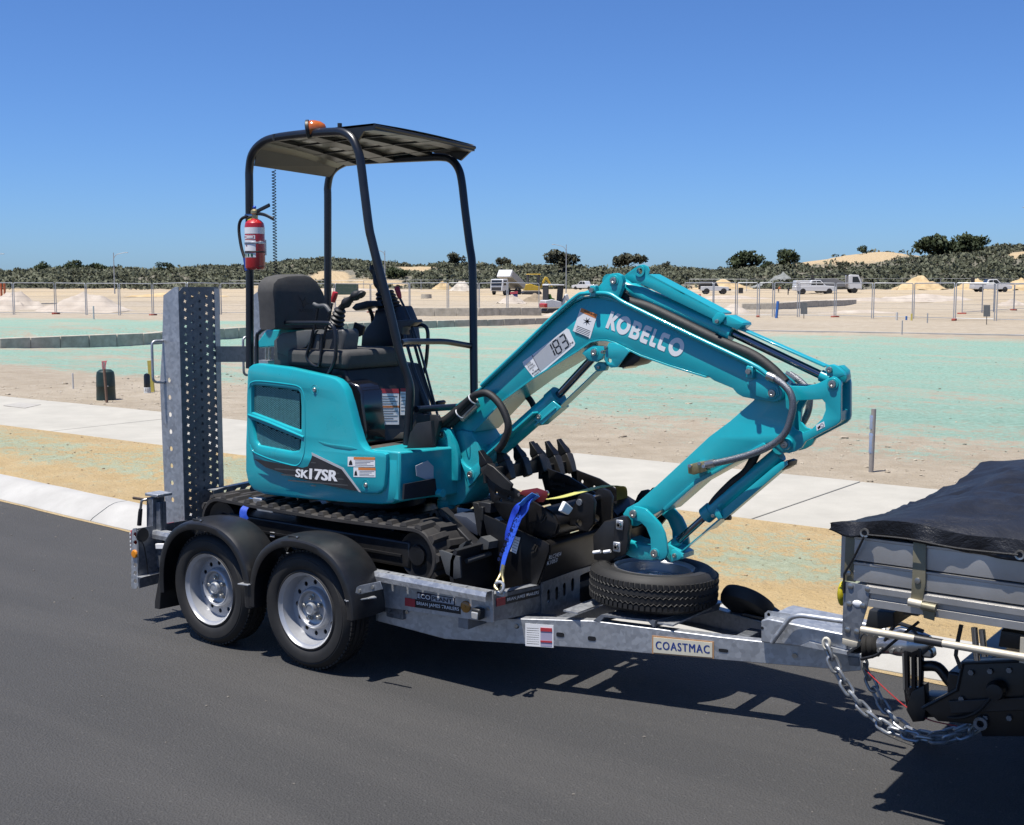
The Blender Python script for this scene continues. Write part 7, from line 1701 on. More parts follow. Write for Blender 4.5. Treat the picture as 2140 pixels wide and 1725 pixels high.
def b_hill(m, nt, N, L, b):
    P = wpos(nt); a = N.new('ShaderNodeAttribute'); a.attribute_name = 'bare'; n1 = noise(nt, .25, 6, .65, P); n2 = noise(nt, 1.6, 5, .6, P)
    sc = mix(nt, ramp(nt, n2.outputs['Fac'], ((.35, 0), (.65, 1))), (.46, .34, .19), (.62, .48, .29))
    gr = mix(nt, ramp(nt, n2.outputs['Fac'], ((.35, 0), (.65, 1))), (.15, .145, .11), (.26, .235, .175))
    k = math_n(nt, 'ADD', a.outputs['Fac'], math_n(nt, 'MULTIPLY', math_n(nt, 'SUBTRACT', n1.outputs['Fac'], .5), .8))
    L.new(mix(nt, ramp(nt, k, ((.3, 0), (.5, 1))), gr, sc), b.inputs['Base Color']); b.inputs['Roughness'].default_value = .95; bump(nt, b, n2.outputs['Fac'], 1.0, .6)
hill_m = gmat('hill_sand_and_litter', b_hill)
rows = []; bare = []
hxs = [-1500 + 24 * k for k in range(214)]; hds = list(np.linspace(D0 - 5, D1 + 6, 30)) + [420, 450, 500, 600, 720]
for D in hds:
    rows.append([hill_pt(x, D) for x in hxs]); bare += [sandy(x, D) for x in hxs]
o = obj('hills', MB().sheet(rows), hill_m, fixn=False, ang=80); o['kind'] = 'structure'; set_attr(o.data, 'bare', bare)
def foliage(name, a, b_):
    m, nt, N, L, b = newmat(name); P = wpos(nt); at = N.new('ShaderNodeAttribute'); at.attribute_name = 'tone'; n1 = noise(nt, .12, 4, .6, P)
    f = math_n(nt, 'ADD', math_n(nt, 'MULTIPLY', at.outputs['Fac'], .7), math_n(nt, 'MULTIPLY', n1.outputs['Fac'], .35))
    L.new(mix(nt, f, a, b_), b.inputs['Base Color']); b.inputs['Roughness'].default_value = .7; b.inputs['Specular IOR Level'].default_value = .25
    tr = N.new('ShaderNodeBsdfTranslucent'); ms = N.new('ShaderNodeMixShader'); ms.inputs[0].default_value = .42; L.new(mix(nt, f, a, b_), tr.inputs[0]); L.new(b.outputs[0], ms.inputs[1]); L.new(tr.outputs[0], ms.inputs[2]); L.new(ms.outputs[0], N['Material Output'].inputs[0]); MATS[name] = m; return m
fol_scrub = foliage('grey_green_scrub', (.15, .17, .11), (.255, .265, .19)); fol_tree = foliage('dark_green_foliage', (.045, .066, .034), (.12, .15, .08)); fol_gum = foliage('olive_gum_foliage', (.06, .07, .048), (.17, .17, .115))
nrg = np.random.default_rng(5)
def leaf_quads(c, rx, ry, rz, n, size, shell=.55, flat=False):
    """n leaf-spray quads through a crown's volume; returns verts, tones"""
    u = nrg.normal(size=(n, 3)); u /= np.linalg.norm(u, axis=1)[:, None] + 1e-9; r = (shell + (1 - shell) * nrg.random(n))[:, None]
    p = u * r * np.array([rx, ry, rz]) ; 
    if flat: p[:, 2] = np.abs(p[:, 2])
    p = p + np.array([c[0], c[1], c[2]])
    a = nrg.normal(size=(n, 3)) + u * .3; a /= np.linalg.norm(a, axis=1)[:, None]; b = np.cross(a, nrg.normal(size=(n, 3))); b /= np.linalg.norm(b, axis=1)[:, None]
    s = (size * (.6 + .8 * nrg.random(n)))[:, None]
    return np.stack([p - a * s - b * s * .5, p + a * s * .2 - b * s * .6, p + a * s + b * s * .45, p - a * s * .3 + b * s * .6], 1).reshape(-1, 3), np.repeat(np.clip(.5 + .4 * (nrg.random(n) - .5), 0, 1), 4), np.repeat(u * .8 + np.array([0, 0, .45]) + nrg.normal(size=(n, 3)) * .22, 4, 0)
def leaf_obj(name, V_, T_, mat, parent=None, NN=None):
    V_ = np.concatenate(V_); T_ = np.concatenate(T_); n = len(V_) // 4
    me = bpy.data.meshes.new(name); o_ = origin_of(parent) if parent else Vector()
    V_ = V_ - np.array(o_); me.vertices.add(len(V_)); me.vertices.foreach_set('co', V_.ravel().astype(np.float32)); me.loops.add(n * 4); me.loops.foreach_set('vertex_index', np.arange(n * 4, dtype=np.int32))
    me.polygons.add(n); me.polygons.foreach_set('loop_start', np.arange(0, n * 4, 4, dtype=np.int32)); me.update(calc_edges=True); me.validate()
    a = me.attributes.new('tone', 'FLOAT', 'POINT'); a.data.foreach_set('value', T_.astype(np.float32)); me.materials.append(mat)
    ob = bpy.data.objects.new(name, me); COL.objects.link(ob)
    if parent: ob.parent = parent
    if NN:                                       # leaves lit as a rounded mass
        nn = np.concatenate(NN); nn = nn / (np.linalg.norm(nn, axis=1)[:, None] + 1e-9); me.shade_smooth(); me.normals_split_custom_set(nn.tolist())
    return ob
V_, T_, N_ = [], [], []
cnt = 0
for k in range(11500):
    D = D0 + 2 + (D1 + 22 - D0) * RND.random(); x = RND.uniform(-420, 2560); sb_ = sandy(x, D)
    if RND.random() < sb_ * 2.2 or (D < D0 + 14 and RND.random() < .5): continue
    p = hill_pt(x, D); s = RND.uniform(.7, 1.7) * (1.25 if RND.random() < .15 else 1)
    q, t, nn_ = leaf_quads((p.x, p.y, p.z + .05), s * 1.25, s * 1.25, s * RND.uniform(.65, 1.05), 26, .36 * s ** .5, .6, True)
    t = t + RND.uniform(-.45, .45); V_.append(q); N_.append(nn_); T_.append(np.clip(t, 0, 1)); cnt += 1
tag(leaf_obj('scrub', V_, T_, fol_scrub, None, N_), 'grey-green coastal scrub covering the hills', 'scrub', kind='stuff')
bark = M('tree_bark', (.09, .07, .05), .9, var=.2, scale=6)
def tree(label, x, ytop, ybase, wpx, D, mat, clumps=12, flat=.75, gum=False, name='tree', seed=0, kx=1.0):
    D = D + 64; base = hill_pt(x, D); m_ = D / F_PX; h = max(1.5, CAM_H + (HORIZON - ytop) * m_ - base.z); w = wpx * m_ / 2
    r = thing(name, label, 'tree' if name == 'tree' else 'shrub', base, 'trees and tall shrubs on the hills'); R2 = random.Random(seed + int(x))
    V2, T2, N2 = [], [], []; limbs = MB()
    th = h * (.36 if gum else .10)
    limbs.tube([base - Vector((0, 0, .3)), base + Vector((w * .03, 0, th * .6)), base + Vector((w * .02, 0, th * 1.15))], [h * .035, h * .027, h * .02], 7)
    for k in range(clumps):
        a = R2.uniform(0, 6.28); rr = (R2.random() ** .6) * w * (.78 if clumps > 3 else .3); z = th + (h - th) * R2.uniform(.12, .8) * (1 - .35 * (rr / w) ** 2)
        c = base + RTH * (math.cos(a) * rr) + FH * (math.sin(a) * rr * .8) + Vector((0, 0, z)); s = w * R2.uniform(.30, .46) * (1.1 if clumps < 8 else 1)
        q, t, nn_ = leaf_quads(c, s, s, s * flat, int(100 + 30 * R2.random()), max(.2, s * .2), .45); V2.append(q); N2.append(nn_); T2.append(np.clip(t + R2.uniform(-.3, .3), 0, 1))
        limbs.tube([base + Vector((0, 0, th * .7)), base.lerp(c, .6) + Vector((0, 0, h * .05)), c], [h * .016, h * .011, h * .005], 5)
    obj('trunk', limbs, bark, r); leaf_obj('crown', V2, T2, mat, r, N2); return r
tree('lone dark tree on the low hill behind the folded ramp', 342, 538, 566, 40, 300, fol_tree, 9)
tree('rounded shrub on the left hill crest', 92, 549, 570, 46, 320, fol_tree, 7, name='tall_shrub')
tree('spreading shrub on the left hill crest beside the lamp post', 150, 547, 566, 60, 320, fol_tree, 8, name='tall_shrub')
tree('low shrub left of the lone tree', 205, 556, 570, 60, 315, fol_tree, 7, name='tall_shrub')
tree('small shrub clump right of the lone tree', 425, 551, 565, 34, 300, fol_gum, 6, name='tall_shrub')
tree('tree behind the canopy front post on the hill', 952, 531, 562, 52, 310, fol_gum, 9, gum=True)
tree('rounded shrub above the tipper truck', 1055, 537, 562, 38, 318, fol_gum, 7, name='tall_shrub')
tree('open-crowned gum tree behind the street lamp', 1176, 519, 566, 70, 300, fol_gum, 15, .6, gum=True)
tree('low spreading tree behind the boom knuckle', 1312, 533, 566, 78, 318, fol_gum, 11, .6, gum=True)
tree('small shrub near the boom knuckle', 1385, 547, 570, 40, 318, fol_gum, 6, name='tall_shrub')
tree('broad dark tree on the sand ridge above the jeep', 1553, 524, 562, 84, 322, fol_tree, 13)
tree('dark tree between the broad one and the sand ridge', 1650, 520, 556, 62, 326, fol_tree, 11)
tree('small round bush on top of the sand ridge', 1801, 514, 531, 32, 326, fol_tree, 5, name='tall_shrub')
tree('large dark green tree on the right hill', 1955, 492, 536, 100, 318, fol_tree, 16)
tree('large dark green tree beside the biggest one on the right hill', 2024, 487, 530, 84, 314, fol_tree, 14)
tree('small shrub between ridge and large tree', 1600, 546, 566, 34, 318, fol_tree, 6, name='tall_shrub')
tree('shrub in front of the sand face behind the canopy', 820, 557, 585, 70, 262, fol_tree, 8, name='tall_shrub')
# ---- street lamps
lamp_m = M('lamp_pole_galvanised', (.42, .44, .46), .5, .4, var=.1)
def lamp(label, x, ytop, ybase, dirx, arm=27):
    g = GP(x, ybase); m_ = mpp(g); h = (ybase - ytop) * m_; r = thing('street_lamp', label, 'street lamp', g, 'street lamps on the new estate')
    t = g + Vector((0, 0, h)); a = arm * m_ * dirx
    obj('pole', MB().tube([g, g + Vector((0, 0, h * .55)), t], [.10, .08, .055], 8), lamp_m, r)
    obj('arm', MB().tube(bez([t - Vector((0, 0, h * .13)), t + RTH * a * .25 - Vector((0, 0, h * .045)), t + RTH * a * .9 + Vector((0, 0, .02))], 6), .045, 6), lamp_m, r)
    e = t + RTH * a; obj('luminaire', MB().beam(e - RTH * a * .12, e + RTH * a * .12, .28, .10), lamp_m, r, bevel=.03)
lamp('street lamp with arm to the right rising behind the left fence', 240, 530, 617, 1)
lamp('street lamp seen through the canopy', 805, 525, 612, -1, 12)
lamp('tall street lamp in front of the open-crowned gum tree', 1183, 512, 612, -1)
lamp('street lamp by the left hill with only its arm in view', -18, 532, 617, 1)
lamp('street lamp at the right hill with only its arm in view', 2160, 436, 616, -1)
# ---- site vehicles, people and small things
vw = M('white_vehicle_paint', (.72, .73, .74), .3, var=.05, coat=.3, dirt=.12, dirtcol=(.5, .44, .34)); vg = M('vehicle_glass', (.02, .025, .03), .1, var=.1); vt = M('vehicle_tyre', (.02, .02, .02), .8); vy = M('yellow_machine_paint', (.62, .42, .03), .4, dirt=.2); vk = M('dark_vehicle_parts', (.03, .03, .032), .6)
def veh(name, label, cat, x, ybase, lpx, length, head, parts_, wheels, width=1.8, group='site vehicles beyond the fence'):
    """parts_: (part name, side profile [(x,z)...], y half-width range, material); x runs forward from the rear bumper"""
    g = GP(x, ybase); k = lpx * mpp(g) / length if lpx else 1.0
    r = thing(name, label, cat, (0, 0, 0), group)
    for nm, prof, y0, y1, mt, *bv in parts_:
        obj(nm, MB().loft([[(px - length / 2, yy, pz) for px, pz in prof] for yy in (y0, y1)]), mt, r, bevel=bv[0] if bv else .05)
    for wx, wr in wheels:
        for s in (-1, 1): obj('wheel', MB().lathe([(0, 0), (wr * .55, .0), (wr * .6, .03), (wr * .9, .02), (wr, .06), (wr, .2), (0, .2)], (wx - length / 2, s * (width / 2 + .01), wr), (0, -s, 0), 18), vt, r)
    r.location = (g.x, g.y, g.z); r.rotation_euler = (0, 0, math.atan2(RT.y, RT.x) + rad(head)); r.scale = (k, k, k); return r
hw = .88
def ute_parts(col=None, canopy=False):
    c = col or vw
    return [('body', [(0, .45), (0, 1.0), (.1, 1.05), (3.6, 1.08), (3.75, 1.08), (4.95, .98), (5.25, .85), (5.3, .5), (5.0, .38), (.3, .4)], -hw, hw, c), ('cabin', [(1.75, 1.06), (2.0, 1.68), (2.2, 1.75), (3.2, 1.76), (3.9, 1.1)], -.8, .8, c),
            ('side_window', [(2.0, 1.14), (2.15, 1.6), (2.6, 1.66), (2.62, 1.14)], -.815, .815, vg, .01), ('side_window', [(2.7, 1.14), (2.7, 1.66), (3.15, 1.66), (3.65, 1.14)], -.815, .815, vg, .01), ('windscreen', [(3.28, 1.73), (3.9, 1.16), (3.95, 1.14), (3.4, 1.72)], -.7, .7, vg, .01), ('headlamp', [(5.1, .78), (5.1, .92), (5.27, .86), (5.28, .76)], -.85, .85, M('lamp_glass', (.7, .7, .7), .1) if 'lamp_glass' not in MATS else MATS['lamp_glass'], .01)] + ([('canopy', [(.05, 1.05), (.12, 1.72), (1.85, 1.74), (1.85, 1.05)], -.86, .86, c)] if canopy else [])
veh('parked_ute', 'white dual-cab ute with a service canopy beside the pump truck', 'ute', 1702, 616, 88, 5.3, 0, ute_parts(canopy=True), ((1.0, .38), (4.3, .38)))
veh('parked_ute', 'white tray ute with roof racks behind the return fence', 'ute', 2070, 611, 80, 5.3, 0, ute_parts() + [('tray', [(.0, 1.05), (.0, 1.3), (1.7, 1.3), (1.7, 1.05)], -.9, .9, vw), ('ladder_rack', [(-.1, 1.95), (-.1, 2.02), (3.4, 2.02), (3.4, 1.95)], -.7, .7, vk, .01), ('rack_post', [(.1, 1.3), (.1, 1.95), (.16, 1.95), (.16, 1.3)], -.7, .7, vk, .005)], ((1.0, .38), (4.3, .38)))
veh('parked_ute', 'white ute half hidden behind the boom and lamp post', 'ute', 1222, 606, 56, 5.3, 140, ute_parts(), ((1.0, .38), (4.3, .38)))
veh('four_wheel_drive', 'white short four-wheel drive with a black hard top', 'jeep', 1494, 615, 62, 4.2, 0, [('body', [(0, .5), (0, 1.1), (2.5, 1.12), (2.6, 1.1), (3.9, 1.02), (4.0, .6), (3.9, .45)], -.8, .8, vw), ('hard_top', [(.0, 1.1), (.05, 1.8), (.2, 1.85), (2.0, 1.85), (2.1, 1.8), (2.5, 1.12)], -.78, .78, vk), ('bumper', [(3.9, .5), (3.9, .8), (4.25, .78), (4.25, .52)], -.85, .85, vk), ('side_window', [(1.3, 1.2), (1.3, 1.7), (1.9, 1.7), (2.15, 1.2)], -.79, .79, vg, .01), ('spare_wheel', [(-.22, .7), (-.22, 1.4), (0, 1.4), (0, .7)], -.35, .35, vt)], ((.8, .42), (3.2, .42)))
veh('pump_truck', 'white cab-over pump truck with pipes on its deck', 'truck', 1745, 612, 104, 6.6, 0, [('chassis', [(0, .5), (0, .75), (6.2, .75), (6.2, .5)], -.5, .5, vk), ('cab', [(4.9, .55), (4.85, 2.3), (5.0, 2.42), (6.1, 2.38), (6.55, 1.35), (6.6, .55)], -1.0, 1.0, vw), ('windscreen', [(6.12, 2.25), (6.5, 1.4), (6.56, 1.38), (6.2, 2.27)], -.85, .85, vg, .01), ('side_window', [(5.3, 1.4), (5.3, 2.15), (6.0, 2.15), (6.35, 1.4)], -1.01, 1.01, vg, .01), ('tank', [(.2, .8), (.1, 1.3), (.5, 1.9), (3.0, 1.95), (4.2, 1.5), (4.6, .8)], -.85, .85, M('pump_grey', (.2, .2, .2), .5)), ('pipe_rack', [(-.6, 2.25), (-.6, 2.35), (5.0, 2.45), (5.0, 2.35)], -.6, .6, vk, .02), ('pipe_rack', [(.2, 1.2), (.2, 2.3), (.3, 2.3), (.3, 1.2)], -.6, .6, vk, .02), ('hose_reel', [(-.2, 1.0), (-.2, 1.7), (.4, 1.8), (.5, 1.0)], -.7, .7, vk)], ((1.2, .45), (2.1, .45), (5.6, .45)), 2.0)
veh('tipper_truck', 'white tipper truck with its body raised beside the dirt heap', 'truck', 1060, 617, 0, 6.8, -118, [('chassis', [(0, .55), (0, .8), (6.4, .8), (6.4, .55)], -.45, .45, vk), ('cab', [(5.0, .6), (4.95, 2.2), (5.1, 2.35), (6.5, 2.3), (6.7, 1.4), (6.75, .6)], -1.0, 1.0, vw), ('windscreen', [(6.56, 2.15), (6.72, 1.4), (6.76, 1.4), (6.6, 2.17)], -.85, .85, vg, .01), ('grille', [(6.7, .7), (6.7, 1.2), (6.78, 1.15), (6.78, .7)], -.8, .8, vk, .01), ('side_window', [(5.4, 1.4), (5.4, 2.1), (6.2, 2.1), (6.4, 1.4)], -1.01, 1.01, vg, .01), ('tipper_body', [(.1, .9), (-.5, 1.7), (3.6, 3.55), (4.2, 2.7)], -1.1, 1.1, M('tipper_grey', (.4, .4, .38), .5, dirt=.3)), ('body_headboard', [(3.55, 3.5), (3.9, 3.7), (4.6, 2.7), (4.2, 2.5)], -1.12, 1.12, vw), ('mirror', [(6.6, 1.6), (6.6, 2.1), (6.7, 2.1), (6.7, 1.6)], -1.35, -1.2, vk, .01), ('mirror', [(6.6, 1.6), (6.6, 2.1), (6.7, 2.1), (6.7, 1.6)], 1.2, 1.35, vk, .01), ('tip_ram', [(3.2, .8), (3.3, 2.4), (3.45, 2.4), (3.4, .8)], -.1, .1, vk, .01)], ((1.2, .48), (2.2, .48), (5.8, .48)), 2.0)
veh('yellow_excavator', 'yellow excavator with a canopy behind the dirt heap', 'excavator', 1112, 616, 44, 2.6, 10, [('undercarriage', [(.2, .0), (.0, .2), (.2, .45), (2.2, .45), (2.4, .2), (2.2, .0)], -.8, .8, vk), ('house', [(.3, .5), (.2, 1.2), (.9, 1.35), (1.6, 1.1), (2.2, 1.0), (2.2, .5)], -.7, .7, vy), ('canopy_roof', [(.6, 2.45), (.6, 2.55), (2.3, 2.55), (2.3, 2.45)], -.6, .6, vy), ('canopy_post', [(.7, 1.3), (.7, 2.45), (.8, 2.45), (.8, 1.3)], -.55, .55, vk, .01), ('canopy_post', [(2.0, 1.0), (2.1, 2.45), (2.2, 2.45), (2.1, 1.0)], -.55, .55, vk, .01), ('boom', [(2.2, .9), (2.9, 2.2), (3.2, 2.15), (3.9, 1.0), (3.7, .95), (3.0, 1.9), (2.5, .8)], -.12, .12, vy)], ())
veh('white_mini_digger', 'white mini digger with a roof parked by the limestone wall', 'digger', 1168, 655, 72, 2.7, 25, [('undercarriage', [(.1, .0), (.0, .2), (.1, .4), (1.6, .4), (1.75, .2), (1.6, .0)], -.55, .55, vk), ('house', [(.0, .45), (-.1, 1.0), (.5, 1.1), (1.3, .9), (1.4, .45)], -.5, .5, vw), ('counterweight', [(-.15, .45), (-.2, .75), (.1, .8), (.1, .45)], -.52, .52, red_paint), ('canopy_roof', [(.1, 2.15), (.15, 2.28), (1.6, 2.24), (1.6, 2.15)], -.5, .5, vw), ('canopy_post', [(.15, 1.0), (.15, 2.15), (.23, 2.15), (.23, 1.0)], -.45, .45, vk, .01), ('canopy_post', [(1.35, .9), (1.45, 2.15), (1.53, 2.15), (1.43, .9)], -.45, .45, vk, .01), ('boom', [(1.4, .5), (1.9, 1.5), (2.1, 1.5), (2.5, .4), (2.35, .3), (1.98, 1.1), (1.65, .4)], -.1, .1, vw), ('bucket', [(2.2, .05), (2.2, .4), (2.6, .35), (2.5, .0)], -.25, .25, vk), ('seat', [(.5, 1.1), (.45, 1.5), (.55, 1.5), (.65, 1.2), (.9, 1.15), (.9, 1.05)], -.22, .22, M('green_vest', (.2, .5, .05), .6))], ())
veh('trailer_ramp', 'galvanised equipment trailer with ramp behind the mini digger', 'trailer', 1236, 640, 70, 3.2, 20, [('ramp_bed', [(0, .1), (0, .2), (3.0, 1.5), (3.1, 1.45)], -.8, .8, galv_m), ('side_rail', [(0, .5), (0, .58), (3.0, 1.98), (3.0, 1.9)], -.85, -.8, galv_m, .01), ('headboard', [(3.0, .4), (3.0, 2.0), (3.2, 2.0), (3.2, .4)], -.8, .8, vk)], ((2.0, .3),), 1.6)
# site sign board
g = GP(1074, 628); m_ = mpp(g)
r = thing('site_sign', 'red and blue site sign board on legs near the tipper', 'sign', g)
obj('board', MB().prism([PD(1066, 622, depth(g)), PD(1082, 621, depth(g)), PD(1082, 613, depth(g)), PD(1066, 615, depth(g))], FH * .05), M('sign_navy', (.04, .04, .16), .5), r)
obj('board_stripe', MB().prism([PD(1066, 615.5, depth(g)) - FH * .04, PD(1082, 614, depth(g)) - FH * .04, PD(1082, 608.5, depth(g)) - FH * .04, PD(1066, 611, depth(g)) - FH * .04], FH * .05), M('sign_red', (.45, .05, .07), .5), r)
obj('leg', MB().beam(PD(1068, 620, depth(g)), PD(1068, 630, depth(g)), .05, .05), vk, r); obj('leg', MB().beam(PD(1080, 619, depth(g)), PD(1080, 629, depth(g)), .05, .05), vk, r)
# people: one skinned figure each, trousers and hi-vis top over it
def person(label, x, ybase, hpx, shirt, bend=0.0, legs_m=None):
    g = GP(x, ybase); h = hpx * mpp(g); r = thing('person', label, 'person', g, 'workers on the site'); k = h / 1.75
    J = [(0, 0, .95), (.02 + bend * .15, 0, 1.15), (bend * .45, 0, 1.42 - bend * .12), (bend * .6, 0, 1.55 - bend * .16), (bend * .72, 0, 1.68 - bend * .2),
         (0, .10, .90), (.04, .12, .50), (0, .13, .06), (.13, .14, .03), (0, -.10, .90), (-.03, -.12, .50), (-.05, -.13, .06), (.08, -.14, .03),
         (bend * .43, .19, 1.40 - bend * .12), (.06 + bend * .55, .25, 1.13 - bend * .15), (.2 + bend * .6, .2, .98 - bend * .2), (bend * .43, -.19, 1.40 - bend * .12), (.06 + bend * .55, -.25, 1.13 - bend * .15), (.22 + bend * .6, -.18, 1.0 - bend * .2)]
    E_ = [(0, 1), (1, 2), (2, 3), (3, 4), (0, 5), (5, 6), (6, 7), (7, 8), (0, 9), (9, 10), (10, 11), (11, 12), (2, 13), (13, 14), (14, 15), (2, 16), (16, 17), (17, 18)]
    Rr = [.13, .13, .14, .06, .105, .09, .07, .045, .04, .09, .07, .045, .04, .065, .05, .04, .065, .05, .04]
    me = bpy.data.meshes.new('body'); me.from_pydata([(a * k, b * k, c * k) for a, b, c in J], E_, []); ob = bpy.data.objects.new('body', me); COL.objects.link(ob); ob.parent = r
    ob.modifiers.new('skin', 'SKIN'); ob.modifiers.new('sub', 'SUBSURF').levels = 1
    for v, rr in zip(me.skin_vertices[0].data, Rr): v.radius = (rr * k, rr * k)
    me.skin_vertices[0].data[0].use_root = True; me.materials.append(legs_m or M('work_trousers', (.02, .025, .04), .8) if 'work_trousers' not in MATS else MATS['work_trousers'])
    c0 = Vector(J[1]) * k; c1 = Vector(J[2]) * k; c_ = Vector(J[0]) * k
    obj('shirt', MB().tube([g + c_, g + c0, g + c1, g + Vector(J[3]) * k], [.155 * k, .165 * k, .185 * k, .07 * k], 12).tube([g + Vector(J[13]) * k, g + Vector(J[14]) * k], [.085 * k, .065 * k], 8).tube([g + Vector(J[16]) * k, g + Vector(J[17]) * k], [.085 * k, .065 * k], 8), shirt, r)
    obj('hat', MB().sphere(g + Vector(J[4]) * k + Vector((0, 0, .05 * k)), .115 * k, 12, 1.25, 1.15, .75), vk, r)
hv = M('hi_vis_orange', (.75, .22, .06), .7); dk = M('navy_shirt', (.02, .025, .05), .8)
person('worker in orange hi-vis shirt bending beside the ute', 1627, 613, 15, hv, .7)
person('worker in dark clothes left of the orange shirt', 1615, 614, 13, dk, .3)
person('worker in navy and orange standing in front of the ute canopy', 1647, 617, 16, dk, .2)
# small things
def post(name, label, cat, x, ytop, ybase, wpx, mat, group=None, square=True, lean=0, cap=None):
    g = GP(x, ybase); m_ = mpp(g); h = (ybase - ytop) * m_; w = wpx * m_; t = g + Vector((0, 0, h)) + RTH * (lean * m_)
    mb = MB().beam(g - Vector((0, 0, .15)), t, w, w, up=(0, 1, 0)) if square else MB().cyl(g - Vector((0, 0, .15)), t, w / 2, 14)
    o = obj(name, mb, mat, bevel=.004); rehome(o); tag(o, label, cat, group); return o
def box_at(name, label, cat, x0, x1, ytop, ybase, mat, dk_=.6, group=None):
    g = GP((x0 + x1) / 2, ybase); m_ = mpp(g); w = (x1 - x0) * m_; h = (ybase - ytop) * m_; d = RTH; mb = MB()
    a = g - RTH * (w / 2); mb.prism([a, a + RTH * w, a + RTH * w + FH * (w * dk_), a + FH * (w * dk_)], (0, 0, h)); o = obj(name, mb, mat, bevel=.03); rehome(o); tag(o, label, cat, group); return o
blue_p = M('blue_stake_paint', (.03, .14, .45), .6); wood = M('stake_wood', (.20, .12, .08), .8, var=.2, scale=20); pvc = M('white_pvc', (.62, .62, .6), .5); pink = M('pink_ribbon', (.75, .18, .2), .6); ylw = M('yellow_marker', (.60, .50, .10), .6, dirt=.15); org = M('orange_pipe', (.55, .13, .04), .5); dgrn = M('dark_green_plastic', (.008, .03, .025), .45, dirt=.08)
post('survey_stake', 'leaning blue stake at the edge of the green lot', 'stake', 1622, 630, 665, 4.5, blue_p, lean=3)
for x, ty, by in ((1680, 633, 666), (2062, 638, 679)):
    g = GP(x, by); m_ = mpp(g); r = thing('sign_board', 'grey-backed lot sign on a thin stake', 'sign', g, 'lot signs on stakes'); D_ = depth(g)
    obj('stake', MB().beam(g - Vector((0, 0, .1)), PD(x, ty + 20, D_), .03, .03, up=(0, 1, 0)), vk, r)
    obj('board', MB().prism([PD(x - 7, ty + 24, D_) - FH * .03, PD(x + 7, ty + 24, D_) - FH * .03, PD(x + 7, ty, D_) - FH * .03, PD(x - 7, ty, D_) - FH * .03], FH * .02), M('sign_grey', (.13, .14, .14), .6) if 'sign_grey' not in MATS else MATS['sign_grey'], r)
post('drain_riser', 'short white pipe standing in the sand by the fence', 'pipe', 1874, 653, 670, 4.5, pvc, square=False)
post('drain_riser', 'short blue pipe end next to the yellow stake', 'pipe', 1894, 661, 669, 4, blue_p, square=False)
post('survey_stake', 'small yellow stake next to the blue pipe', 'stake', 1905, 656, 670, 3, ylw)
post('survey_stake', 'thin grey peg on the green lot near the concrete strip', 'stake', 1885, 670, 700, 2, lamp_m)
post('survey_stake', 'thin grey peg by the right-hand fence', 'stake', 1938, 655, 675, 2, lamp_m)
post('marker_pipe', 'tall orange pipe of the pair behind the left fence', 'pipe', 4, 593, 637, 4.5, org, 'pair of orange pipes', False); post('marker_pipe', 'tall orange pipe of the pair behind the left fence', 'pipe', 11, 594, 638, 4.5, org, 'pair of orange pipes', False)
post('survey_stake', 'thin white post in the sand left of the green pillar', 'stake', 153, 780, 813, 3, pvc, square=False)
post('survey_stake', 'thin pale post standing below the left fence line', 'stake', 196, 640, 668, 2.4, pvc)
post('traffic_cone', 'faded red and white marker post above the boom ram', 'cone', 1462, 615, 634, 5, pink, square=False)
box_at('rubbish_bin', 'small black bin near the four-wheel drive', 'bin', 1544, 1553, 601, 613, vk)
box_at('skip_container', 'dark green open container behind the canopy', 'container', 700, 746, 594, 617, M('skip_green', (.03, .07, .055), .6, dirt=.2))
for x0, x1, ty, by, lb in ((880, 902, 616, 625, 'grey concrete pit ring near the limestone wall'), (718, 738, 621, 632, 'grey concrete pit ring in front of the green container')):
    g = GP((x0 + x1) / 2, by); m_ = mpp(g); w = (x1 - x0) * m_ / 2; o = obj('pit_ring', MB().lathe([(w * .8, (by - ty) * m_), (w, (by - ty) * m_), (w * 1.03, -.1)], g, (0, 0, 1), 24, cap=False), limestone); rehome(o); tag(o, lb, 'pit')
box_at('concrete_slab', 'low cream concrete slab behind the left fence', 'slab', 195, 231, 594, 600, limestone)
# service pillar, meter and markers near the path
g = GP(222, 836); m_ = mpp(g); R0 = 19.5 * m_; Hh = 64 * m_
r = thing('service_pillar', 'dark green domed service pillar beside the footpath', 'pillar', g)
obj('pillar_body', MB().lathe([(R0 * 1.03, -.1), (R0, .05), (R0 * .97, Hh * .44), (R0 * .99, Hh * .45)], g, (0, 0, 1), 32), dgrn, r)
obj('pillar_dome', MB().lathe([(R0 * .985, Hh * .455), (R0 * .95, Hh * .8), (R0 * .88, Hh * .92), (R0 * .6, Hh * .99), (0, Hh)], g, (0, 0, 1), 32), dgrn, r)
p = g + Vector((-FH.x, -FH.y, 0)) * R0 + RTH * (R0 * .55); obj('pillar_lock', MB().sphere(p + Vector((0, 0, Hh * .47)), .012, 8), zinc, r)
gs = GP(224, 842); r = thing('survey_stake', 'brown wooden stake with pink ribbon in front of the green pillar', 'stake', gs); ms = mpp(gs); tp2 = gs + Vector((0, 0, 70 * ms)) - RTH * (4 * ms)
obj('stake', MB().beam(gs - Vector((0, 0, .1)), tp2, .035, .025, up=(0, 1, 0)), wood, r)
obj('ribbon', MB().prism([tp2 - RTH * .03, tp2 + RTH * .02, tp2 + RTH * .03 + Vector((0, 0, .08)), tp2 + RTH * .045 + Vector((0, 0, .13)), tp2 - RTH * .035 + Vector((0, 0, .12))], FH * .01), pink, r)
obj('ribbon_tape', MB().prism([tp2 - RTH * .025, tp2 + RTH * .02, tp2 + RTH * .02 + Vector((0, 0, .1)), tp2 - RTH * .02 + Vector((0, 0, .12))], FH * .014), pvc, r)
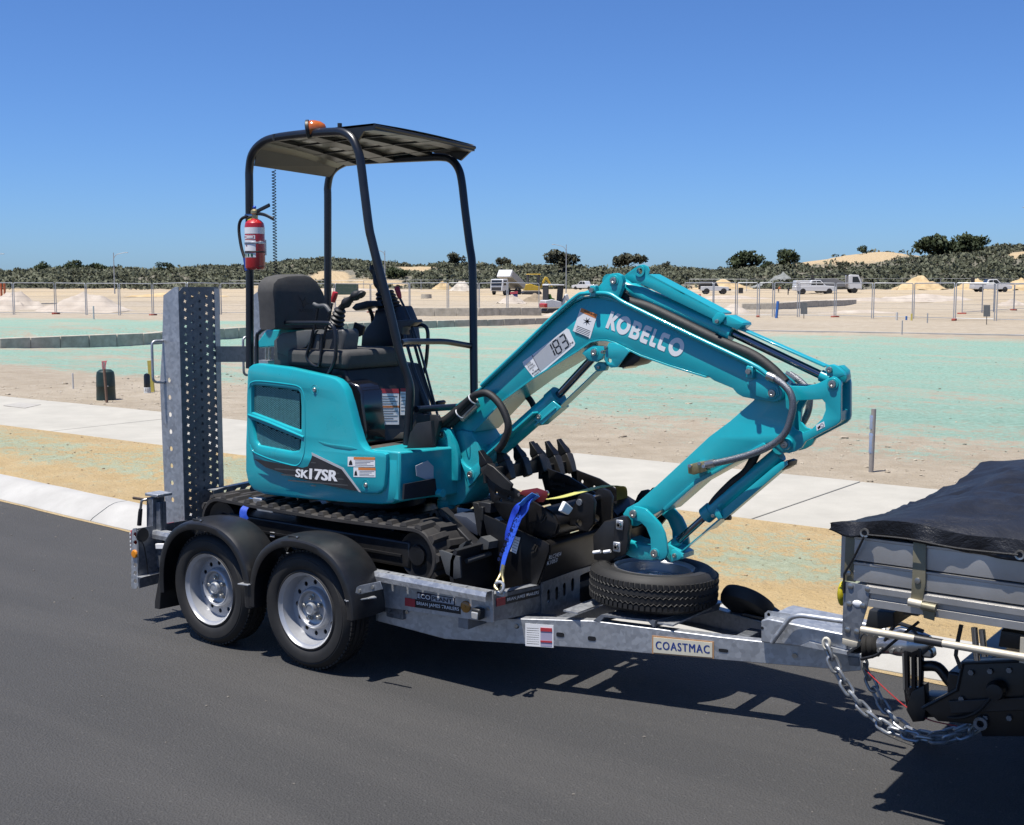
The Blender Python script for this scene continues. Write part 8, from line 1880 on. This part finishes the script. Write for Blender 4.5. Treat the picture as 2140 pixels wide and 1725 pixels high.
g = GP(308, 822); m_ = mpp(g); R0 = 6.6 * m_; r = thing('water_meter', 'black capped water meter riser with white printed base', 'meter', g)
obj('meter_base', MB().lathe([(R0 * 1.05, -.1), (R0 * 1.05, 12 * m_), (R0, 12.5 * m_)], g, (0, 0, 1), 24), pvc, r)
obj('meter_cap', MB().lathe([(R0 * 1.02, 12.6 * m_), (R0 * 1.0, 36 * m_), (R0 * .8, 40 * m_), (0, 42 * m_)], g, (0, 0, 1), 24), M('gloss_black_cap', (.012, .012, .014), .25), r)
a_ = PD(302.5, 819, depth(g) - R0 * 1.1); b2_ = PD(314, 819.5, depth(g) - R0 * 1.1)
obj('meter_print', text_mesh('AWA', a_, b2_ - a_, Vector((0, 0, 1)), (b2_ - a_).length, 8 * m_, .01), MATS['grey_ink'], r, smooth=False, fixn=False)
def board_at(label, x, wpx, ty, by, lean, grp):
    g = GP(x, by); m_ = mpp(g); w = RTH * (wpx * m_); t = Vector((0, 0, (by - ty) * m_)) - RTH * (lean * m_)
    o = obj('marker_board', MB().prism([g - w / 2 - Vector((0, 0, .1)), g + w / 2 - Vector((0, 0, .1)), g + w / 2 + t, g - w / 2 + t], FH * .05), ylw); rehome(o); tag(o, label, 'marker', grp)
board_at('yellow marker board behind the black water meter', 318, 9, 754, 819, 4, None)
board_at('yellow marker board to the right of the upright ramp', 457, 10, 762, 832, 0, None)
g = GP(1820, 987); m_ = mpp(g); r = thing('conduit_post', 'grey conduit post wrapped in blue and white tape by the path', 'post', g); R0 = 5 * m_
obj('conduit', MB().cyl(g - Vector((0, 0, .1)), g + Vector((.01, 0, 133 * m_)), R0, 16), M('conduit_grey', (.33, .31, .29), .6, dirt=.2), r)
tw = M('tape_wrap', (.6, .62, .66), .45, var=.35, scale=40, col2=(.25, .38, .65))
for z0, z1 in ((.30, .62), (.68, .9)): obj('tape', MB().lathe([(R0 * 1.08, 133 * m_ * z0), (R0 * 1.16, 133 * m_ * (z0 + .02)), (R0 * 1.05, 133 * m_ * (z0 + z1) / 2), (R0 * 1.18, 133 * m_ * (z1 - .02)), (R0 * 1.06, 133 * m_ * z1)], g, (0, 0, 1), 16, cap=False), tw, r)
ip = GP(193, 850); 
# lid let into the footpath
lq = [PZ(x, y, .1775) for x, y in ((6, 848), (40, 841.5), (86, 846), (52, 853.5))]
o = obj('access_lid', MB().prism(lq, (0, 0, .004)), M('lid_concrete', (.42, .40, .36), .85), bevel=.003); rehome(o); tag(o, 'flush concrete access lid set in the footpath', 'lid')
# ---- loose stones and clods
def stones(name, label, n, place, mat, seed):
    R3 = random.Random(seed); mb = MB()
    ico = [(0, 0, 1), (.89, 0, .45), (.28, .85, .45), (-.72, .53, .45), (-.72, -.53, .45), (.28, -.85, .45), (.72, .53, -.45), (-.28, .85, -.45), (-.89, 0, -.45), (-.28, -.85, -.45), (.72, -.53, -.45), (0, 0, -1)]
    fc = [(0, 1, 2), (0, 2, 3), (0, 3, 4), (0, 4, 5), (0, 5, 1), (1, 6, 2), (2, 7, 3), (3, 8, 4), (4, 9, 5), (5, 10, 1), (6, 7, 2), (7, 8, 3), (8, 9, 4), (9, 10, 5), (10, 6, 1), (6, 11, 7), (7, 11, 8), (8, 11, 9), (9, 11, 10), (10, 11, 6)]
    for _ in range(n):
        p, s = place(R3); a = R3.uniform(0, 6.28); sx, sy, sz = s * R3.uniform(.7, 1.5), s * R3.uniform(.6, 1.1), s * R3.uniform(.35, .65); c_, s_ = math.cos(a), math.sin(a)
        vs = []
        for x, y, z in ico:
            k = R3.uniform(.75, 1.2); x, y, z = x * sx * k, y * sy * k, z * sz * k; vs.append((p[0] + x * c_ - y * s_, p[1] + x * s_ + y * c_, p[2] + z + sz * .3))
        mb.add(vs, fc)
    o = obj(name, mb, mat, smooth=False, fixn=False); tag(o, label, 'stones', kind='stuff')
def pl_lot(R3):
    s = R3.uniform(-6, 34); d = .05 + abs(R3.gauss(0, 3.2)); p = P0 + dF * s + nF * (w_path + d); return (p.x, p.y, lot_z(p.x, p.y)), (.006 + .018 * R3.random() ** 2.5 + (.05 * R3.random() if R3.random() < .02 else 0))
def pl_verge(R3):
    s = R3.uniform(-4, 26); p, n = kerb_at(s); p = p + n * .36; t = ((P0 - p).dot(nF)) / n.dot(nF); u = R3.random(); q = p + n * (t * u); return (q.x, q.y, verge_z(u)), .004 + .013 * R3.random() ** 3
stones('loose_stones', 'pale loose stones scattered on the sand beside the path', 4200, pl_lot, M('stone_pale', (.40, .33, .24), .9, var=.3, scale=8, col2=(.58, .51, .40)), 3)
stones('loose_stones', 'small stones and clods on the orange verge', 1500, pl_verge, M('stone_brown', (.22, .15, .08), .9, var=.3, scale=9, col2=(.45, .34, .2)), 4)
def pl_clod(R3):
    s = R3.uniform(-6, 40); d = 3 + 22 * R3.random() ** 1.4; p = P0 + dF * s + nF * (w_path + d); return (p.x, p.y, lot_z(p.x, p.y)), .008 + .022 * R3.random() ** 4
stones('dry_clods', 'dark clods and twigs on the green-sprayed lots', 1600, pl_clod, M('clod_dark', (.10, .10, .075), .95, var=.3, scale=6, col2=(.3, .32, .25)), 6)
def pl_road(R3):
    s = R3.uniform(-3, 14); p, n = kerb_at(s); q = p - n * (.05 + abs(R3.gauss(0, .5))) if R3.random() < .55 else Vector((R3.uniform(-4, 5), R3.uniform(-4.5, 1.5), 0)); return (q.x, q.y, .001), .0025 + .005 * R3.random() ** 3
stones('road_grit', 'fine pale grit scattered over the asphalt', 1100, pl_road, M('grit_pale', (.12, .11, .10), .9, var=.3, scale=8, col2=(.30, .27, .23)), 8)
